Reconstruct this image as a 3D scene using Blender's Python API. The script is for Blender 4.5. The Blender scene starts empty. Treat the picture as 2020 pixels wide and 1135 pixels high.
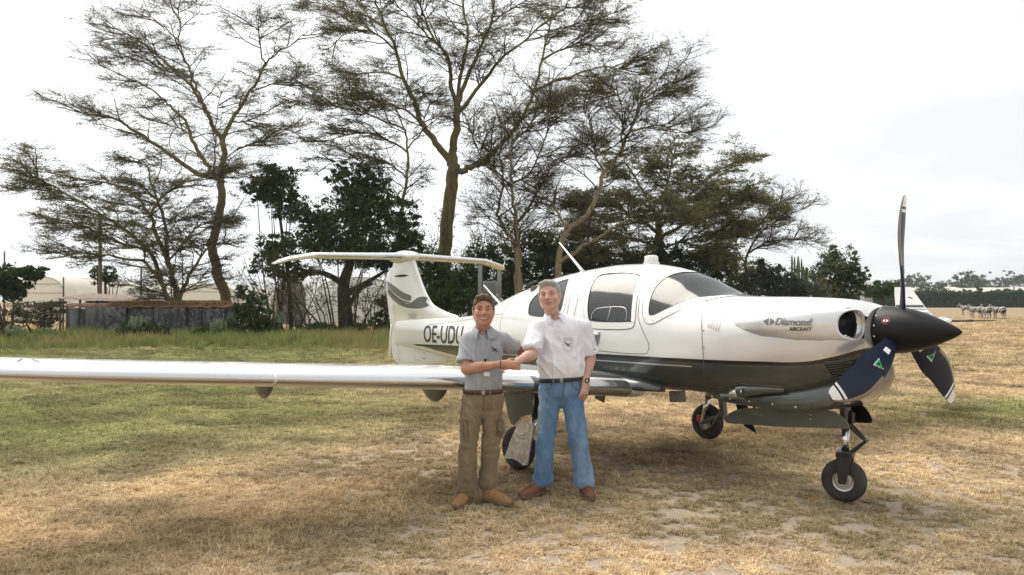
import bpy, bmesh, math, random
import numpy as np
from mathutils import Vector, Matrix, noise as mnoise
from mathutils.geometry import delaunay_2d_cdt
R = math.radians
random.seed(7); RNG = np.random.default_rng(7)
scene = bpy.context.scene
COL = scene.collection

# ---------------------------------------------------------------- camera
FPX = 1530.0                      # focal length in pixels of the 2020 px wide photograph
EYE = 1.67
PITCH = math.atan((592 - 567.5) / FPX)
cam_d = bpy.data.cameras.new('camera'); cam = bpy.data.objects.new('camera', cam_d); COL.objects.link(cam)
cam_d.sensor_width = 36.0; cam_d.lens = 36.0 * FPX / 2020.0
cam_d.clip_start = 0.1; cam_d.clip_end = 6000.0
cam.location = (0, 0, EYE); cam.rotation_euler = (math.pi / 2 + PITCH, 0, 0)
scene.camera = cam

# ---------------------------------------------------------------- sky, sun, exposure
SUN_AZ = math.atan2(-0.67, 0.74)          # measured from +Y towards +X : sun stands to the left, a little behind the trees
SUN_EL = R(58)
sun_dir = Vector((math.sin(SUN_AZ) * math.cos(SUN_EL), math.cos(SUN_AZ) * math.cos(SUN_EL), math.sin(SUN_EL)))
world = bpy.data.worlds.new('World'); scene.world = world; world.use_nodes = True
nt = world.node_tree; nt.nodes.clear()
def wn(t, **k):
    n = nt.nodes.new(t)
    for a, b in k.items(): setattr(n, a, b)
    return n
def wl(a, b): nt.links.new(a, b)
def wmath(op, a, b=None, c=None, clamp=False):
    n = wn('ShaderNodeMath', operation=op, use_clamp=clamp)
    for i, v in enumerate((a, b, c)):
        if v is None: continue
        if isinstance(v, (int, float)): n.inputs[i].default_value = v
        else: wl(v, n.inputs[i])
    return n.outputs[0]
w_out = wn('ShaderNodeOutputWorld'); w_bg = wn('ShaderNodeBackground'); w_bg.inputs[1].default_value = 1.0
w_sky = wn('ShaderNodeTexSky', sky_type='NISHITA', sun_disc=False)
w_sky.sun_elevation = SUN_EL; w_sky.sun_rotation = SUN_AZ; w_sky.air_density = 1.0; w_sky.dust_density = 2.5; w_sky.altitude = 1900
w_tc = wn('ShaderNodeTexCoord')
w_sc = wn('ShaderNodeVectorMath', operation='SCALE'); wl(w_sky.outputs[0], w_sc.inputs[0]); w_sc.inputs[3].default_value = 0.105
# cloud veil: project the direction on a flat layer so that clouds foreshorten towards the horizon
w_sep = wn('ShaderNodeSeparateXYZ'); wl(w_tc.outputs['Generated'], w_sep.inputs[0])
zz = wmath('ADD', wmath('MAXIMUM', w_sep.outputs[2], 0.0), 0.16)
cx_ = wmath('DIVIDE', w_sep.outputs[0], zz); cy_ = wmath('DIVIDE', w_sep.outputs[1], zz)
w_cmb = wn('ShaderNodeCombineXYZ'); wl(cx_, w_cmb.inputs[0]); wl(cy_, w_cmb.inputs[1])
w_no = wn('ShaderNodeTexNoise'); w_no.inputs['Scale'].default_value = 1.5; w_no.inputs['Detail'].default_value = 7; w_no.inputs['Roughness'].default_value = 0.58
w_no.inputs['Distortion'].default_value = 0.5; wl(w_cmb.outputs[0], w_no.inputs['Vector'])
w_cr = wn('ShaderNodeMapRange', interpolation_type='SMOOTHSTEP'); wl(w_no.outputs[0], w_cr.inputs[0])
w_cr.inputs[1].default_value = 0.40; w_cr.inputs[2].default_value = 0.66; w_cr.inputs[3].default_value = 0.0; w_cr.inputs[4].default_value = 1.0
# veiled sun: thin cloud glows round the real sun direction
w_dot = wn('ShaderNodeVectorMath', operation='DOT_PRODUCT'); wl(w_tc.outputs['Generated'], w_dot.inputs[0]); w_dot.inputs[1].default_value = sun_dir
cosd = wmath('MAXIMUM', w_dot.outputs['Value'], 0.0)
halo = wmath('ADD', wmath('MULTIPLY', wmath('POWER', cosd, 2.2), 0.42), wmath('MULTIPLY', wmath('POWER', cosd, 22.0), 1.1))
w_veil = wn('ShaderNodeMix', data_type='RGBA'); wl(w_cr.outputs[0], w_veil.inputs[0])
w_veil.inputs[6].default_value = (0.615, 0.625, 0.63, 1); w_veil.inputs[7].default_value = (0.73, 0.73, 0.715, 1)
w_mix = wn('ShaderNodeMix', data_type='RGBA'); w_mix.inputs[0].default_value = 0.92
wl(w_sc.outputs[0], w_mix.inputs[6]); wl(w_veil.outputs[2], w_mix.inputs[7])
w_h = wn('ShaderNodeCombineXYZ'); wl(halo, w_h.inputs[0]); wl(halo, w_h.inputs[1]); wl(wmath('MULTIPLY', halo, 0.96), w_h.inputs[2])
w_add = wn('ShaderNodeVectorMath', operation='ADD'); wl(w_mix.outputs[2], w_add.inputs[0]); wl(w_h.outputs[0], w_add.inputs[1])
wl(w_add.outputs[0], w_bg.inputs[0]); wl(w_bg.outputs[0], w_out.inputs[0])

sun_l = bpy.data.lights.new('sun', 'SUN'); sun_l.energy = 2.5; sun_l.angle = R(45); sun_l.color = (1.0, 0.93, 0.82)
sun = bpy.data.objects.new('sun', sun_l); COL.objects.link(sun)
sun.rotation_euler = sun_dir.to_track_quat('Z', 'Y').to_euler(); sun.location = sun_dir * 50
vs = scene.view_settings
vs.view_transform = 'Standard'; vs.look = 'None'; vs.gamma = 1.0; vs.exposure = 0.60; vs.use_curve_mapping = False
scene.cycles.use_denoising = True; scene.cycles.use_adaptive_sampling = True; scene.cycles.adaptive_threshold = 0.03
scene.cycles.max_bounces = 6; scene.cycles.diffuse_bounces = 3; scene.cycles.glossy_bounces = 3; scene.cycles.transparent_max_bounces = 12
scene.cycles.transmission_bounces = 4; scene.cycles.volume_bounces = 0; scene.cycles.sample_clamp_indirect = 6

# ---------------------------------------------------------------- helpers
def tag(o, label=None, cat=None, group=None, kind=None):
    if label: o['label'] = label
    if cat: o['category'] = cat
    if group: o['group'] = group
    if kind: o['kind'] = kind
    return o
def thing(name, label, cat, loc=(0, 0, 0), rotz=0.0, group=None):
    o = bpy.data.objects.new(name, None); COL.objects.link(o); o.empty_display_size = 0.2
    o.location = loc; o.rotation_euler = (0, 0, rotz)
    return tag(o, label, cat, group)
def mesh(name, verts, faces, mat=None, parent=None, smooth=True, auto=None, link=True):
    me = bpy.data.meshes.new(name)
    me.from_pydata([tuple(map(float, v)) for v in verts] if not isinstance(verts, np.ndarray) else verts.tolist(), [], [tuple(int(i) for i in f) for f in faces] if not isinstance(faces, np.ndarray) else faces.tolist())
    if smooth and len(me.polygons): me.polygons.foreach_set('use_smooth', np.ones(len(me.polygons), bool))
    if auto is not None and smooth: me.set_sharp_from_angle(angle=R(auto))
    me.update()
    if mat: me.materials.append(mat)
    o = bpy.data.objects.new(name, me)
    if link: COL.objects.link(o)
    if parent: o.parent = parent
    return o
class MB:
    """collects several shapes for one mesh"""
    def __init__(s): s.v = []; s.f = []
    def add(s, v, f):
        b = len(s.v); s.v += [tuple(map(float, p)) for p in v]; s.f += [tuple(int(i) + b for i in q) for q in f]; return s
    def build(s, name, mat, parent=None, smooth=True, auto=40): return mesh(name, s.v, s.f, mat, parent, smooth, auto)
def g_tube(path, radii, n=8, cap=True, flat=1.0):
    path = [Vector(p) for p in path]; k = len(path)
    if isinstance(radii, (int, float)): radii = [radii] * k
    v = []; f = []; up = None
    for i, p in enumerate(path):
        t = (path[min(i + 1, k - 1)] - path[max(i - 1, 0)])
        t = t.normalized() if t.length > 1e-9 else Vector((0, 0, 1))
        if up is None:
            a = Vector((0, 0, 1)) if abs(t.z) < 0.9 else Vector((1, 0, 0)); up = (a - t * a.dot(t)).normalized()
        else:
            up = (up - t * up.dot(t)); up = up.normalized() if up.length > 1e-6 else t.orthogonal().normalized()
        s = t.cross(up)
        for j in range(n):
            a = 2 * math.pi * j / n
            v.append(p + (up * math.cos(a) * flat + s * math.sin(a)) * radii[i])
    for i in range(k - 1):
        for j in range(n):
            f.append((i * n + j, i * n + (j + 1) % n, (i + 1) * n + (j + 1) % n, (i + 1) * n + j))
    if cap: f.append(tuple(reversed(range(n)))); f.append(tuple(range((k - 1) * n, k * n)))
    return v, f
def g_rings(rings, cap=True, closed=True):
    n = len(rings[0]); v = [tuple(p) for r in rings for p in r]; f = []
    for i in range(len(rings) - 1):
        for j in range(n if closed else n - 1):
            f.append((i * n + j, i * n + (j + 1) % n, (i + 1) * n + (j + 1) % n, (i + 1) * n + j))
    if cap: f.append(tuple(reversed(range(n)))); f.append(tuple(range((len(rings) - 1) * n, len(rings) * n)))
    return v, f
def g_box(c, s, rot=None):
    v = [Vector((x * s[0] / 2, y * s[1] / 2, z * s[2] / 2)) for x in (-1, 1) for y in (-1, 1) for z in (-1, 1)]
    if rot is not None: v = [rot @ p for p in v]
    v = [p + Vector(c) for p in v]
    return v, [(0, 1, 3, 2), (4, 6, 7, 5), (0, 4, 5, 1), (2, 3, 7, 6), (0, 2, 6, 4), (1, 5, 7, 3)]
def g_bbox(c, s, b=0.01, rot=None):
    """box with chamfered edges"""
    bm = bmesh.new(); bmesh.ops.create_cube(bm, size=1)
    for q in bm.verts: q.co = Vector((q.co.x * s[0], q.co.y * s[1], q.co.z * s[2]))
    bmesh.ops.bevel(bm, geom=list(bm.edges), offset=b, segments=2, affect='EDGES', profile=0.6)
    bm.verts.index_update()
    v = [((rot @ q.co) if rot is not None else q.co) + Vector(c) for q in bm.verts]; f = [[w.index for w in q.verts] for q in bm.faces]; bm.free()
    return v, f
def g_lathe(prof, n=24, axis='z', origin=(0, 0, 0), close=False):
    """prof: list of (radius, height)"""
    rings = []
    for r, h in prof:
        ring = []
        for j in range(n):
            a = 2 * math.pi * j / n; p = (r * math.cos(a), r * math.sin(a), h)
            if axis == 'x': p = (p[2], p[0], p[1])
            elif axis == 'y': p = (p[1], p[2], p[0])
            ring.append((p[0] + origin[0], p[1] + origin[1], p[2] + origin[2]))
        rings.append(ring)
    if close: rings.append(rings[0]); return g_rings(rings, cap=False)
    return g_rings(rings, cap=True)
def pchip(xs, ys):
    xs = np.array(xs, float); ys = np.array(ys, float)
    h = np.diff(xs); d = np.diff(ys) / h; m = np.zeros(len(xs)); m[0] = d[0]; m[-1] = d[-1]
    for i in range(1, len(xs) - 1):
        if d[i - 1] * d[i] > 0:
            w1 = 2 * h[i] + h[i - 1]; w2 = h[i] + 2 * h[i - 1]; m[i] = (w1 + w2) / (w1 / d[i - 1] + w2 / d[i])
    def f(x):
        x = np.clip(np.asarray(x, float), xs[0], xs[-1]); i = np.clip(np.searchsorted(xs, x) - 1, 0, len(h) - 1)
        t = (x - xs[i]) / h[i]; t2 = t * t; t3 = t2 * t
        return (2 * t3 - 3 * t2 + 1) * ys[i] + (t3 - 2 * t2 + t) * h[i] * m[i] + (-2 * t3 + 3 * t2) * ys[i + 1] + (t3 - t2) * h[i] * m[i + 1]
    return f
def smooth_loop(pts, n=8, closed=True):
    """Catmull-Rom through points"""
    P = [Vector(p) for p in pts]; k = len(P); out = []
    for i in range(k if closed else k - 1):
        if closed: a, b, c, d = P[i - 1], P[i], P[(i + 1) % k], P[(i + 2) % k]
        else: a, b, c, d = P[max(i - 1, 0)], P[i], P[i + 1], P[min(i + 2, k - 1)]
        for j in range(n):
            t = j / n
            out.append(0.5 * ((2 * b) + (c - a) * t + (2 * a - 5 * b + 4 * c - d) * t * t + (3 * b - a - 3 * c + d) * t ** 3))
    if not closed: out.append(P[-1])
    return out
def inside(poly, x, y):
    c = False; n = len(poly); j = n - 1
    for i in range(n):
        xi, yi = poly[i][0], poly[i][1]; xj, yj = poly[j][0], poly[j][1]
        if (yi > y) != (yj > y) and x < (xj - xi) * (y - yi) / (yj - yi) + xi: c = not c
        j = i
    return c
def g_patch(outlines, fn, step):
    """fill 2D outline (and holes) with triangles, map every point with fn(u, v)"""
    pts = []; edges = []
    for ol in outlines:
        b = len(pts); pts += [Vector((p[0], p[1])) for p in ol]; edges += [(b + i, b + (i + 1) % len(ol)) for i in range(len(ol))]
    o = outlines[0]; xs = [p[0] for p in o]; ys = [p[1] for p in o]
    x = min(xs) + step / 2; k = 0
    while x < max(xs):
        y = min(ys) + step / 2 + (k % 2) * step / 2
        while y < max(ys):
            if inside(o, x, y) and not any(inside(h, x, y) for h in outlines[1:]): pts.append(Vector((x, y)))
            y += step
        x += step * 0.87; k += 1
    vo, eo, fo, *_ = delaunay_2d_cdt(pts, edges, [], 2 if len(outlines) > 1 else 1, 1e-6)
    if len(outlines) > 1:
        keep = []
        for q in fo:
            cx = sum(vo[i][0] for i in q) / len(q); cy = sum(vo[i][1] for i in q) / len(q)
            if inside(o, cx, cy) and not any(inside(h, cx, cy) for h in outlines[1:]): keep.append(q)
        fo = keep
    return [fn(p[0], p[1]) for p in vo], fo

# ---------------------------------------------------------------- materials
class NT:
    def __init__(s, name):
        s.m = bpy.data.materials.new(name); s.m.use_nodes = True; s.t = s.m.node_tree
        s.b = s.t.nodes['Principled BSDF']; s.out = s.t.nodes['Material Output']
    def n(s, t, **k):
        q = s.t.nodes.new(t)
        for a, b in k.items(): setattr(q, a, b)
        return q
    def l(s, a, b): s.t.links.new(a, b)
    def v(s, sock, val):
        if hasattr(val, 'links'): s.l(val, sock)
        else: sock.default_value = val
    def math(s, op, a, b=None, c=None, clamp=False):
        q = s.n('ShaderNodeMath', operation=op, use_clamp=clamp)
        for i, x in enumerate((a, b, c)):
            if x is not None: s.v(q.inputs[i], x)
        return q.outputs[0]
    def coord(s, kind='Object'): return s.n('ShaderNodeTexCoord').outputs[kind]
    def noise(s, vec=None, scale=5.0, detail=4.0, rough=0.55, dist=0.0, sc3=None):
        if vec is None: vec = s.coord()
        if sc3:
            mp = s.n('ShaderNodeMapping'); mp.inputs['Scale'].default_value = sc3; s.l(vec, mp.inputs[0]); vec = mp.outputs[0]
        q = s.n('ShaderNodeTexNoise'); s.l(vec, q.inputs['Vector'])
        q.inputs['Scale'].default_value = scale; q.inputs['Detail'].default_value = detail; q.inputs['Roughness'].default_value = rough; q.inputs['Distortion'].default_value = dist
        return q.outputs[0]
    def ramp(s, fac, stops, interp='LINEAR'):
        q = s.n('ShaderNodeValToRGB'); q.color_ramp.interpolation = interp; e = q.color_ramp.elements
        while len(e) < len(stops): e.new(0.5)
        for el, (p, c) in zip(e, stops): el.position = p; el.color = (*c, 1) if len(c) == 3 else c
        s.l(fac, q.inputs[0]); return q.outputs[0]
    def mix(s, fac, a, b, blend='MIX'):
        q = s.n('ShaderNodeMix', data_type='RGBA', blend_type=blend); s.v(q.inputs[0], fac)
        for i, x in ((6, a), (7, b)): s.v(q.inputs[i], (*x, 1) if isinstance(x, tuple) and len(x) == 3 else x)
        return q.outputs[2]
    def maprange(s, x, a, b, c=0.0, d=1.0, smooth=False):
        q = s.n('ShaderNodeMapRange'); q.interpolation_type = 'SMOOTHSTEP' if smooth else 'LINEAR'
        for i, y in enumerate((x, a, b, c, d)): s.v(q.inputs[i], y)
        return q.outputs[0]
    def bump(s, h, strength=0.3, dist=0.01):
        q = s.n('ShaderNodeBump'); q.inputs['Strength'].default_value = strength; q.inputs['Distance'].default_value = dist
        s.l(h, q.inputs['Height']); s.l(q.outputs[0], s.b.inputs['Normal']); return q
    def set(s, **k):
        nm = dict(col='Base Color', rough='Roughness', metal='Metallic', coat='Coat Weight', coatr='Coat Roughness', spec='Specular IOR Level', sss='Subsurface Weight', sheen='Sheen Weight', alpha='Alpha', trans='Transmission Weight', ior='IOR')
        for a, b in k.items(): s.v(s.b.inputs[nm[a]], (*b, 1) if isinstance(b, tuple) and len(b) == 3 else b)
        return s
def simple(name, col, rough=0.5, metal=0.0, coat=0.0, var=0.12, scale=30.0, bump=0.0, spec=0.5, bscale=None):
    """procedural material: base colour varied by noise"""
    m = NT(name); c = m.coord()
    f = m.noise(c, scale, 4)
    lo = tuple(x * (1 - var) for x in col); hi = tuple(min(1, x * (1 + var)) for x in col)
    m.set(col=m.ramp(f, [(0.3, lo), (0.7, hi)]), rough=rough, metal=metal, coat=coat, spec=spec)
    if bump: m.bump(m.noise(c, bscale or scale * 2, 5), bump, 0.004)
    return m.m
# ================================================================ organic shapes: smooth union of tapered limbs -> surface nets
class Field:
    def __init__(s, lo, hi, h):
        s.lo = np.array(lo, float); s.h = h; s.n = np.ceil((np.array(hi) - s.lo) / h).astype(int) + 1; s.D = np.full(s.n, 9.0, np.float32)
    def region(s, lo, hi):
        a = np.clip(np.floor((np.array(lo) - s.lo) / s.h).astype(int), 0, s.n); b = np.clip(np.ceil((np.array(hi) - s.lo) / s.h).astype(int) + 1, 0, s.n)
        g = np.stack(np.meshgrid(*[s.lo[i] + np.arange(a[i], b[i]) * s.h for i in range(3)], indexing='ij'), -1); return tuple(slice(a[i], b[i]) for i in range(3)), g
    def put(s, sl, d, k, mode='u'):
        D = s.D[sl]
        if D.size == 0: return s
        if mode == 'u':
            h = np.clip(0.5 + 0.5 * (D - d) / max(k, 1e-6), 0, 1); s.D[sl] = D * (1 - h) + d * h - k * h * (1 - h)
        else:   # carve
            h = np.clip(0.5 - 0.5 * (D + d) / max(k, 1e-6), 0, 1); s.D[sl] = D * (1 - h) - d * h + k * h * (1 - h)
        return s
    def limb(s, pts, rad, k=0.02, flat=None, mode='u', caps=()):
        """pts polyline, rad per point; flat=(axis, factor) widens (>1) the section along an axis"""
        pts = [np.array(p, float) for p in pts]
        if isinstance(rad, (int, float)): rad = [rad] * len(pts)
        m = max(rad) * (flat[1] if flat and flat[1] > 1 else 1) + 2 * k + 2 * s.h
        sl, g = s.region(np.min(pts, 0) - m, np.max(pts, 0) + m); best = None
        for a, b, ra, rb in zip(pts[:-1], pts[1:], rad[:-1], rad[1:]):
            ab = b - a; t = np.clip(((g - a) @ ab) / max(ab @ ab, 1e-12), 0, 1)[..., None]; w = g - (a + t * ab)
            if flat:
                f = np.array(flat[0], float); f /= np.linalg.norm(f); w = w + (1 / flat[1] - 1) * (w @ f)[..., None] * f
            d = np.linalg.norm(w, axis=-1) - (ra + (rb - ra) * t[..., 0])
            best = d if best is None else np.minimum(best, d)
        for p, n in caps:
            n = np.array(n, float); n = n / np.linalg.norm(n); best = np.maximum(best, (g - np.array(p, float)) @ n)
        return s.put(sl, best, k, mode)
    def ball(s, c, r, k=0.02, mode='u', rot=None):
        c = np.array(c, float); r = np.array(r if hasattr(r, '__len__') else (r, r, r), float); m = r.max() + 2 * k + 2 * s.h
        sl, g = s.region(c - m, c + m); q = g - c
        if rot is not None: q = q @ np.array(rot)
        q = q / r; l = np.linalg.norm(q, axis=-1); l2 = np.linalg.norm(q / r, axis=-1); d = np.where(l2 > 1e-9, l * (l - 1) / np.maximum(l2, 1e-9), -r.min()); return s.put(sl, d, k, mode)
    def cut(s, p, n):
        """remove everything on the +n side of the plane"""
        n = np.array(n, float); n /= np.linalg.norm(n); sl, g = s.region(s.lo, s.lo + s.n * s.h); s.D = np.maximum(s.D, ((g - np.array(p)) @ n).astype(np.float32)); return s
    def mesh(s):
        D = s.D; S = D < 0
        cs = [(i, j, k) for i in (0, 1) for j in (0, 1) for k in (0, 1)]
        nx, ny, nz = D.shape; cnt = sum(S[i:nx - 1 + i, j:ny - 1 + j, k:nz - 1 + k].astype(np.int8) for i, j, k in cs)
        act = (cnt > 0) & (cnt < 8); ids = np.full(act.shape, -1, np.int64); I = np.argwhere(act); ids[act] = np.arange(len(I))
        acc = np.zeros((len(I), 3)); num = np.zeros(len(I))
        val = {c: D[I[:, 0] + c[0], I[:, 1] + c[1], I[:, 2] + c[2]] for c in cs}
        for c in cs:
            for ax in range(3):
                if c[ax] == 0:
                    e = list(c); e[ax] = 1; e = tuple(e); a, b = val[c], val[e]; x = (a < 0) != (b < 0); t = np.where(x, a / np.where(x, a - b, 1), 0)
                    p = np.array(c, float) + np.zeros((len(I), 3)); p[:, ax] += t; acc += p * x[:, None]; num += x
        V = s.lo + (I + acc / num[:, None]) * s.h; F = []
        for ax in range(3):
            o = [a for a in range(3) if a != ax]; sa = [slice(None)] * 3; sb = [slice(None)] * 3; sa[ax] = slice(0, -1); sb[ax] = slice(1, None); A = S[tuple(sa)]; Bb = S[tuple(sb)]; E = np.argwhere(A != Bb)
            ok = (E[:, o[0]] > 0) & (E[:, o[1]] > 0) & (E[:, o[0]] < D.shape[o[0]] - 1) & (E[:, o[1]] < D.shape[o[1]] - 1); E = E[ok]; ins = A[tuple(E.T)]
            q = []
            for da, db in ((0, 0), (1, 0), (1, 1), (0, 1)):
                c = E.copy(); c[:, o[0]] -= 1 - da; c[:, o[1]] -= 1 - db; q.append(ids[tuple(c.T)])
            q = np.stack(q, 1); flip = ins if ax != 1 else ~ins; q[~flip] = q[~flip][:, ::-1]; F.append(q)
        return V, np.concatenate(F)
def relax(V, F, it=2, lam=0.5):
    n = len(V); e = np.concatenate([F[:, [0, 1]], F[:, [1, 2]], F[:, [2, 3]], F[:, [3, 0]]]); deg = np.bincount(e.ravel(), minlength=n)[:, None]
    for _ in range(it):
        s = np.stack([np.bincount(e[:, 0], V[e[:, 1], i], n) + np.bincount(e[:, 1], V[e[:, 0], i], n) for i in range(3)], 1); V = V * (1 - lam) + lam * s / np.maximum(deg, 1)
    return V
def vnormals(V, F):
    N = np.zeros_like(V); a = np.cross(V[F[:, 2]] - V[F[:, 0]], V[F[:, 3]] - V[F[:, 1]])
    for i in range(4):
        for j in range(3): N[:, j] += np.bincount(F[:, i], a[:, j], len(V))
    return N / np.maximum(np.linalg.norm(N, axis=1, keepdims=True), 1e-12)
def organic(name, fld, mat, parent, it=2, disp=None):
    V, F = fld.mesh(); V = relax(V, F, it)
    if disp is not None: V = V + vnormals(V, F) * disp(V)[:, None]
    return fast_mesh(name, V, None, F, mat, parent, True)
_nl = np.random.default_rng(99).random((32, 32, 32))
def vnoise(P, sc):
    """smooth value noise, vectorised"""
    p = np.asarray(P, float) * sc; i = np.floor(p).astype(int); f = p - i; f = f * f * (3 - 2 * f); r = 0
    for a in (0, 1):
        for b in (0, 1):
            for c in (0, 1):
                w = (f[..., 0] if a else 1 - f[..., 0]) * (f[..., 1] if b else 1 - f[..., 1]) * (f[..., 2] if c else 1 - f[..., 2]); r = r + w * _nl[(i[..., 0] + a) % 32, (i[..., 1] + b) % 32, (i[..., 2] + c) % 32]
    return r
def fbm(P, sc, o=4):
    P = np.asarray(P, float); r = 0; am = 1; t = 0
    for k in range(o): r = r + am * vnoise(P + 7.3 * k, sc * 2 ** k); t += am; am *= .5
    return r / t
# ================================================================ vegetation tools
_cp, _sp = math.cos(PITCH), math.sin(PITCH)
def at(px, py, d):
    """world point at depth d (metres in front of the camera) that stands where the photograph shows it"""
    vx, vz = (px - 1010) / FPX, -(py - 567.5) / FPX
    yy = _cp - _sp * vz; s = d / yy
    return np.array([vx * s, d, EYE + (_sp + _cp * vz) * s])
def fast_mesh(name, V, F3=None, F4=None, mat=None, parent=None, smooth=False, midx=None):
    V = np.asarray(V, np.float32).reshape(-1, 3); parts = []
    n3 = 0 if F3 is None else len(F3); n4 = 0 if F4 is None else len(F4)
    me = bpy.data.meshes.new(name); me.vertices.add(len(V)); me.vertices.foreach_set('co', V.ravel())
    loops = np.concatenate([np.asarray(F3, np.int32).ravel() if n3 else np.zeros(0, np.int32), np.asarray(F4, np.int32).ravel() if n4 else np.zeros(0, np.int32)])
    me.loops.add(len(loops)); me.loops.foreach_set('vertex_index', loops)
    me.polygons.add(n3 + n4)
    st = np.concatenate([np.arange(n3) * 3, n3 * 3 + np.arange(n4) * 4]).astype(np.int32); me.polygons.foreach_set('loop_start', st)
    if smooth: me.polygons.foreach_set('use_smooth', np.ones(n3 + n4, bool))
    me.update(calc_edges=True)
    for m in (mat if isinstance(mat, (list, tuple)) else [mat]):
        if m: me.materials.append(m)
    o = bpy.data.objects.new(name, me); COL.objects.link(o)
    if parent: o.parent = parent
    return o
def norm(a): return a / np.maximum(np.linalg.norm(a, axis=-1, keepdims=True), 1e-9)
def batch_tubes(P, Rr, sides):
    """P (N,k,3), Rr (N,k) -> verts, quads"""
    N, k, _ = P.shape; T = np.empty_like(P); T[:, 1:-1] = P[:, 2:] - P[:, :-2]; T[:, 0] = P[:, 1] - P[:, 0]; T[:, -1] = P[:, -1] - P[:, -2]; T = norm(T)
    ref = np.where(np.abs(T[:, :1, 2:3]) < 0.85, np.array([0, 0, 1.0]), np.array([1.0, 0, 0])); ref = np.broadcast_to(ref, T.shape)
    U = norm(np.cross(T, ref)); W = np.cross(T, U)
    a = np.arange(sides) * 2 * math.pi / sides
    V = P[:, :, None] + (U[:, :, None] * np.cos(a)[None, None, :, None] + W[:, :, None] * np.sin(a)[None, None, :, None]) * Rr[:, :, None, None]
    idx = np.arange(N * k * sides).reshape(N, k, sides); nx = np.roll(idx, -1, axis=2)
    Q = np.stack([idx[:, :-1], nx[:, :-1], nx[:, 1:], idx[:, 1:]], -1).reshape(-1, 4)
    return V.reshape(-1, 3), Q
class Acc:
    def __init__(s): s.V = []; s.Q = []; s.n = 0
    def add(s, V, Q): s.V.append(V); s.Q.append(Q + s.n); s.n += len(V)
    def build(s, name, mat, parent, smooth=True): return fast_mesh(name, np.concatenate(s.V), None, np.concatenate(s.Q), mat, parent, smooth)
def leaves(C, size, rng, flat=0.6, aspect=2.2, droop=0.0):
    """one small folded leaf card per centre"""
    N = len(C); d = norm(rng.normal(size=(N, 3)) * np.array([1, 1, flat])); d[:, 2] -= droop; d = norm(d)
    q = norm(np.cross(d, rng.normal(size=(N, 3)))); L = (size * rng.uniform(0.6, 1.4, (N, 1))); w = L / aspect
    V = np.stack([C - d * L * .5, C + q * w * .5, C + d * L * .5, C - q * w * .5], 1).reshape(-1, 3)
    return V, np.arange(N * 4).reshape(N, 4)
def leaf_mat(name, cols, trans=0.35, scale=0.5, rough=0.6):
    m = NT(name); c = m.coord('Object'); f = m.noise(c, scale, 3); g = m.n('ShaderNodeNewGeometry'); r = g.outputs['Random Per Island']
    fac = m.math('ADD', m.math('MULTIPLY', f, 0.55), m.math('MULTIPLY', r, 0.45)); k = len(cols)
    col = m.ramp(fac, [(0.22 + 0.56 * i / (k - 1), q) for i, q in enumerate(cols)]); m.set(col=col, rough=rough, spec=0.25)
    tl = m.n('ShaderNodeBsdfTranslucent'); m.l(col, tl.inputs[0]); mx = m.n('ShaderNodeMixShader'); mx.inputs[0].default_value = trans
    m.l(m.b.outputs[0], mx.inputs[1]); m.l(tl.outputs[0], mx.inputs[2]); m.l(mx.outputs[0], m.out.inputs[0]); return m.m
def bark_mat(name, lo, hi, sc=6.0):
    m = NT(name); c = m.coord(); f = m.noise(c, sc, 6, 0.65, 0.4, (1, 1, 0.25)); m.set(col=m.ramp(f, [(0.3, lo), (0.7, hi)]), rough=0.85, spec=0.2); m.bump(f, 0.5, 0.03); return m.m
BK_fever = bark_mat('fever_tree_bark', (0.10, 0.085, 0.035), (0.22, 0.185, 0.085)); BK_dark = bark_mat('dark_bark', (0.028, 0.022, 0.016), (0.075, 0.06, 0.042)); BK_pale = bark_mat('pale_bark', (0.16, 0.13, 0.075), (0.30, 0.25, 0.15)); BK_twig = bark_mat('twig_bark', (0.035, 0.027, 0.018), (0.085, 0.066, 0.042))
LF_acacia = leaf_mat('acacia_leaf', [(0.06, 0.062, 0.022), (0.115, 0.108, 0.042), (0.185, 0.15, 0.065)], 0.5); LF_olive = leaf_mat('olive_leaf', [(0.08, 0.092, 0.026), (0.15, 0.15, 0.05), (0.22, 0.195, 0.08)], 0.5)
LF_dark = leaf_mat('dark_leaf', [(0.022, 0.040, 0.015), (0.055, 0.085, 0.030), (0.12, 0.155, 0.055)], 0.42); LF_mid = leaf_mat('green_leaf', [(0.025, 0.05, 0.014), (0.05, 0.085, 0.022), (0.09, 0.125, 0.035)], 0.3)
LF_dry = leaf_mat('dry_leaf', [(0.055, 0.052, 0.024), (0.09, 0.082, 0.038), (0.14, 0.12, 0.06)], 0.3); LF_far = leaf_mat('far_leaf', [(0.035, 0.045, 0.025), (0.06, 0.07, 0.035), (0.085, 0.09, 0.05)], 0.3, 0.1); LF_blue = leaf_mat('silvery_leaf', [(0.05, 0.065, 0.045), (0.085, 0.10, 0.07), (0.12, 0.13, 0.09)], 0.3)
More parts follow.
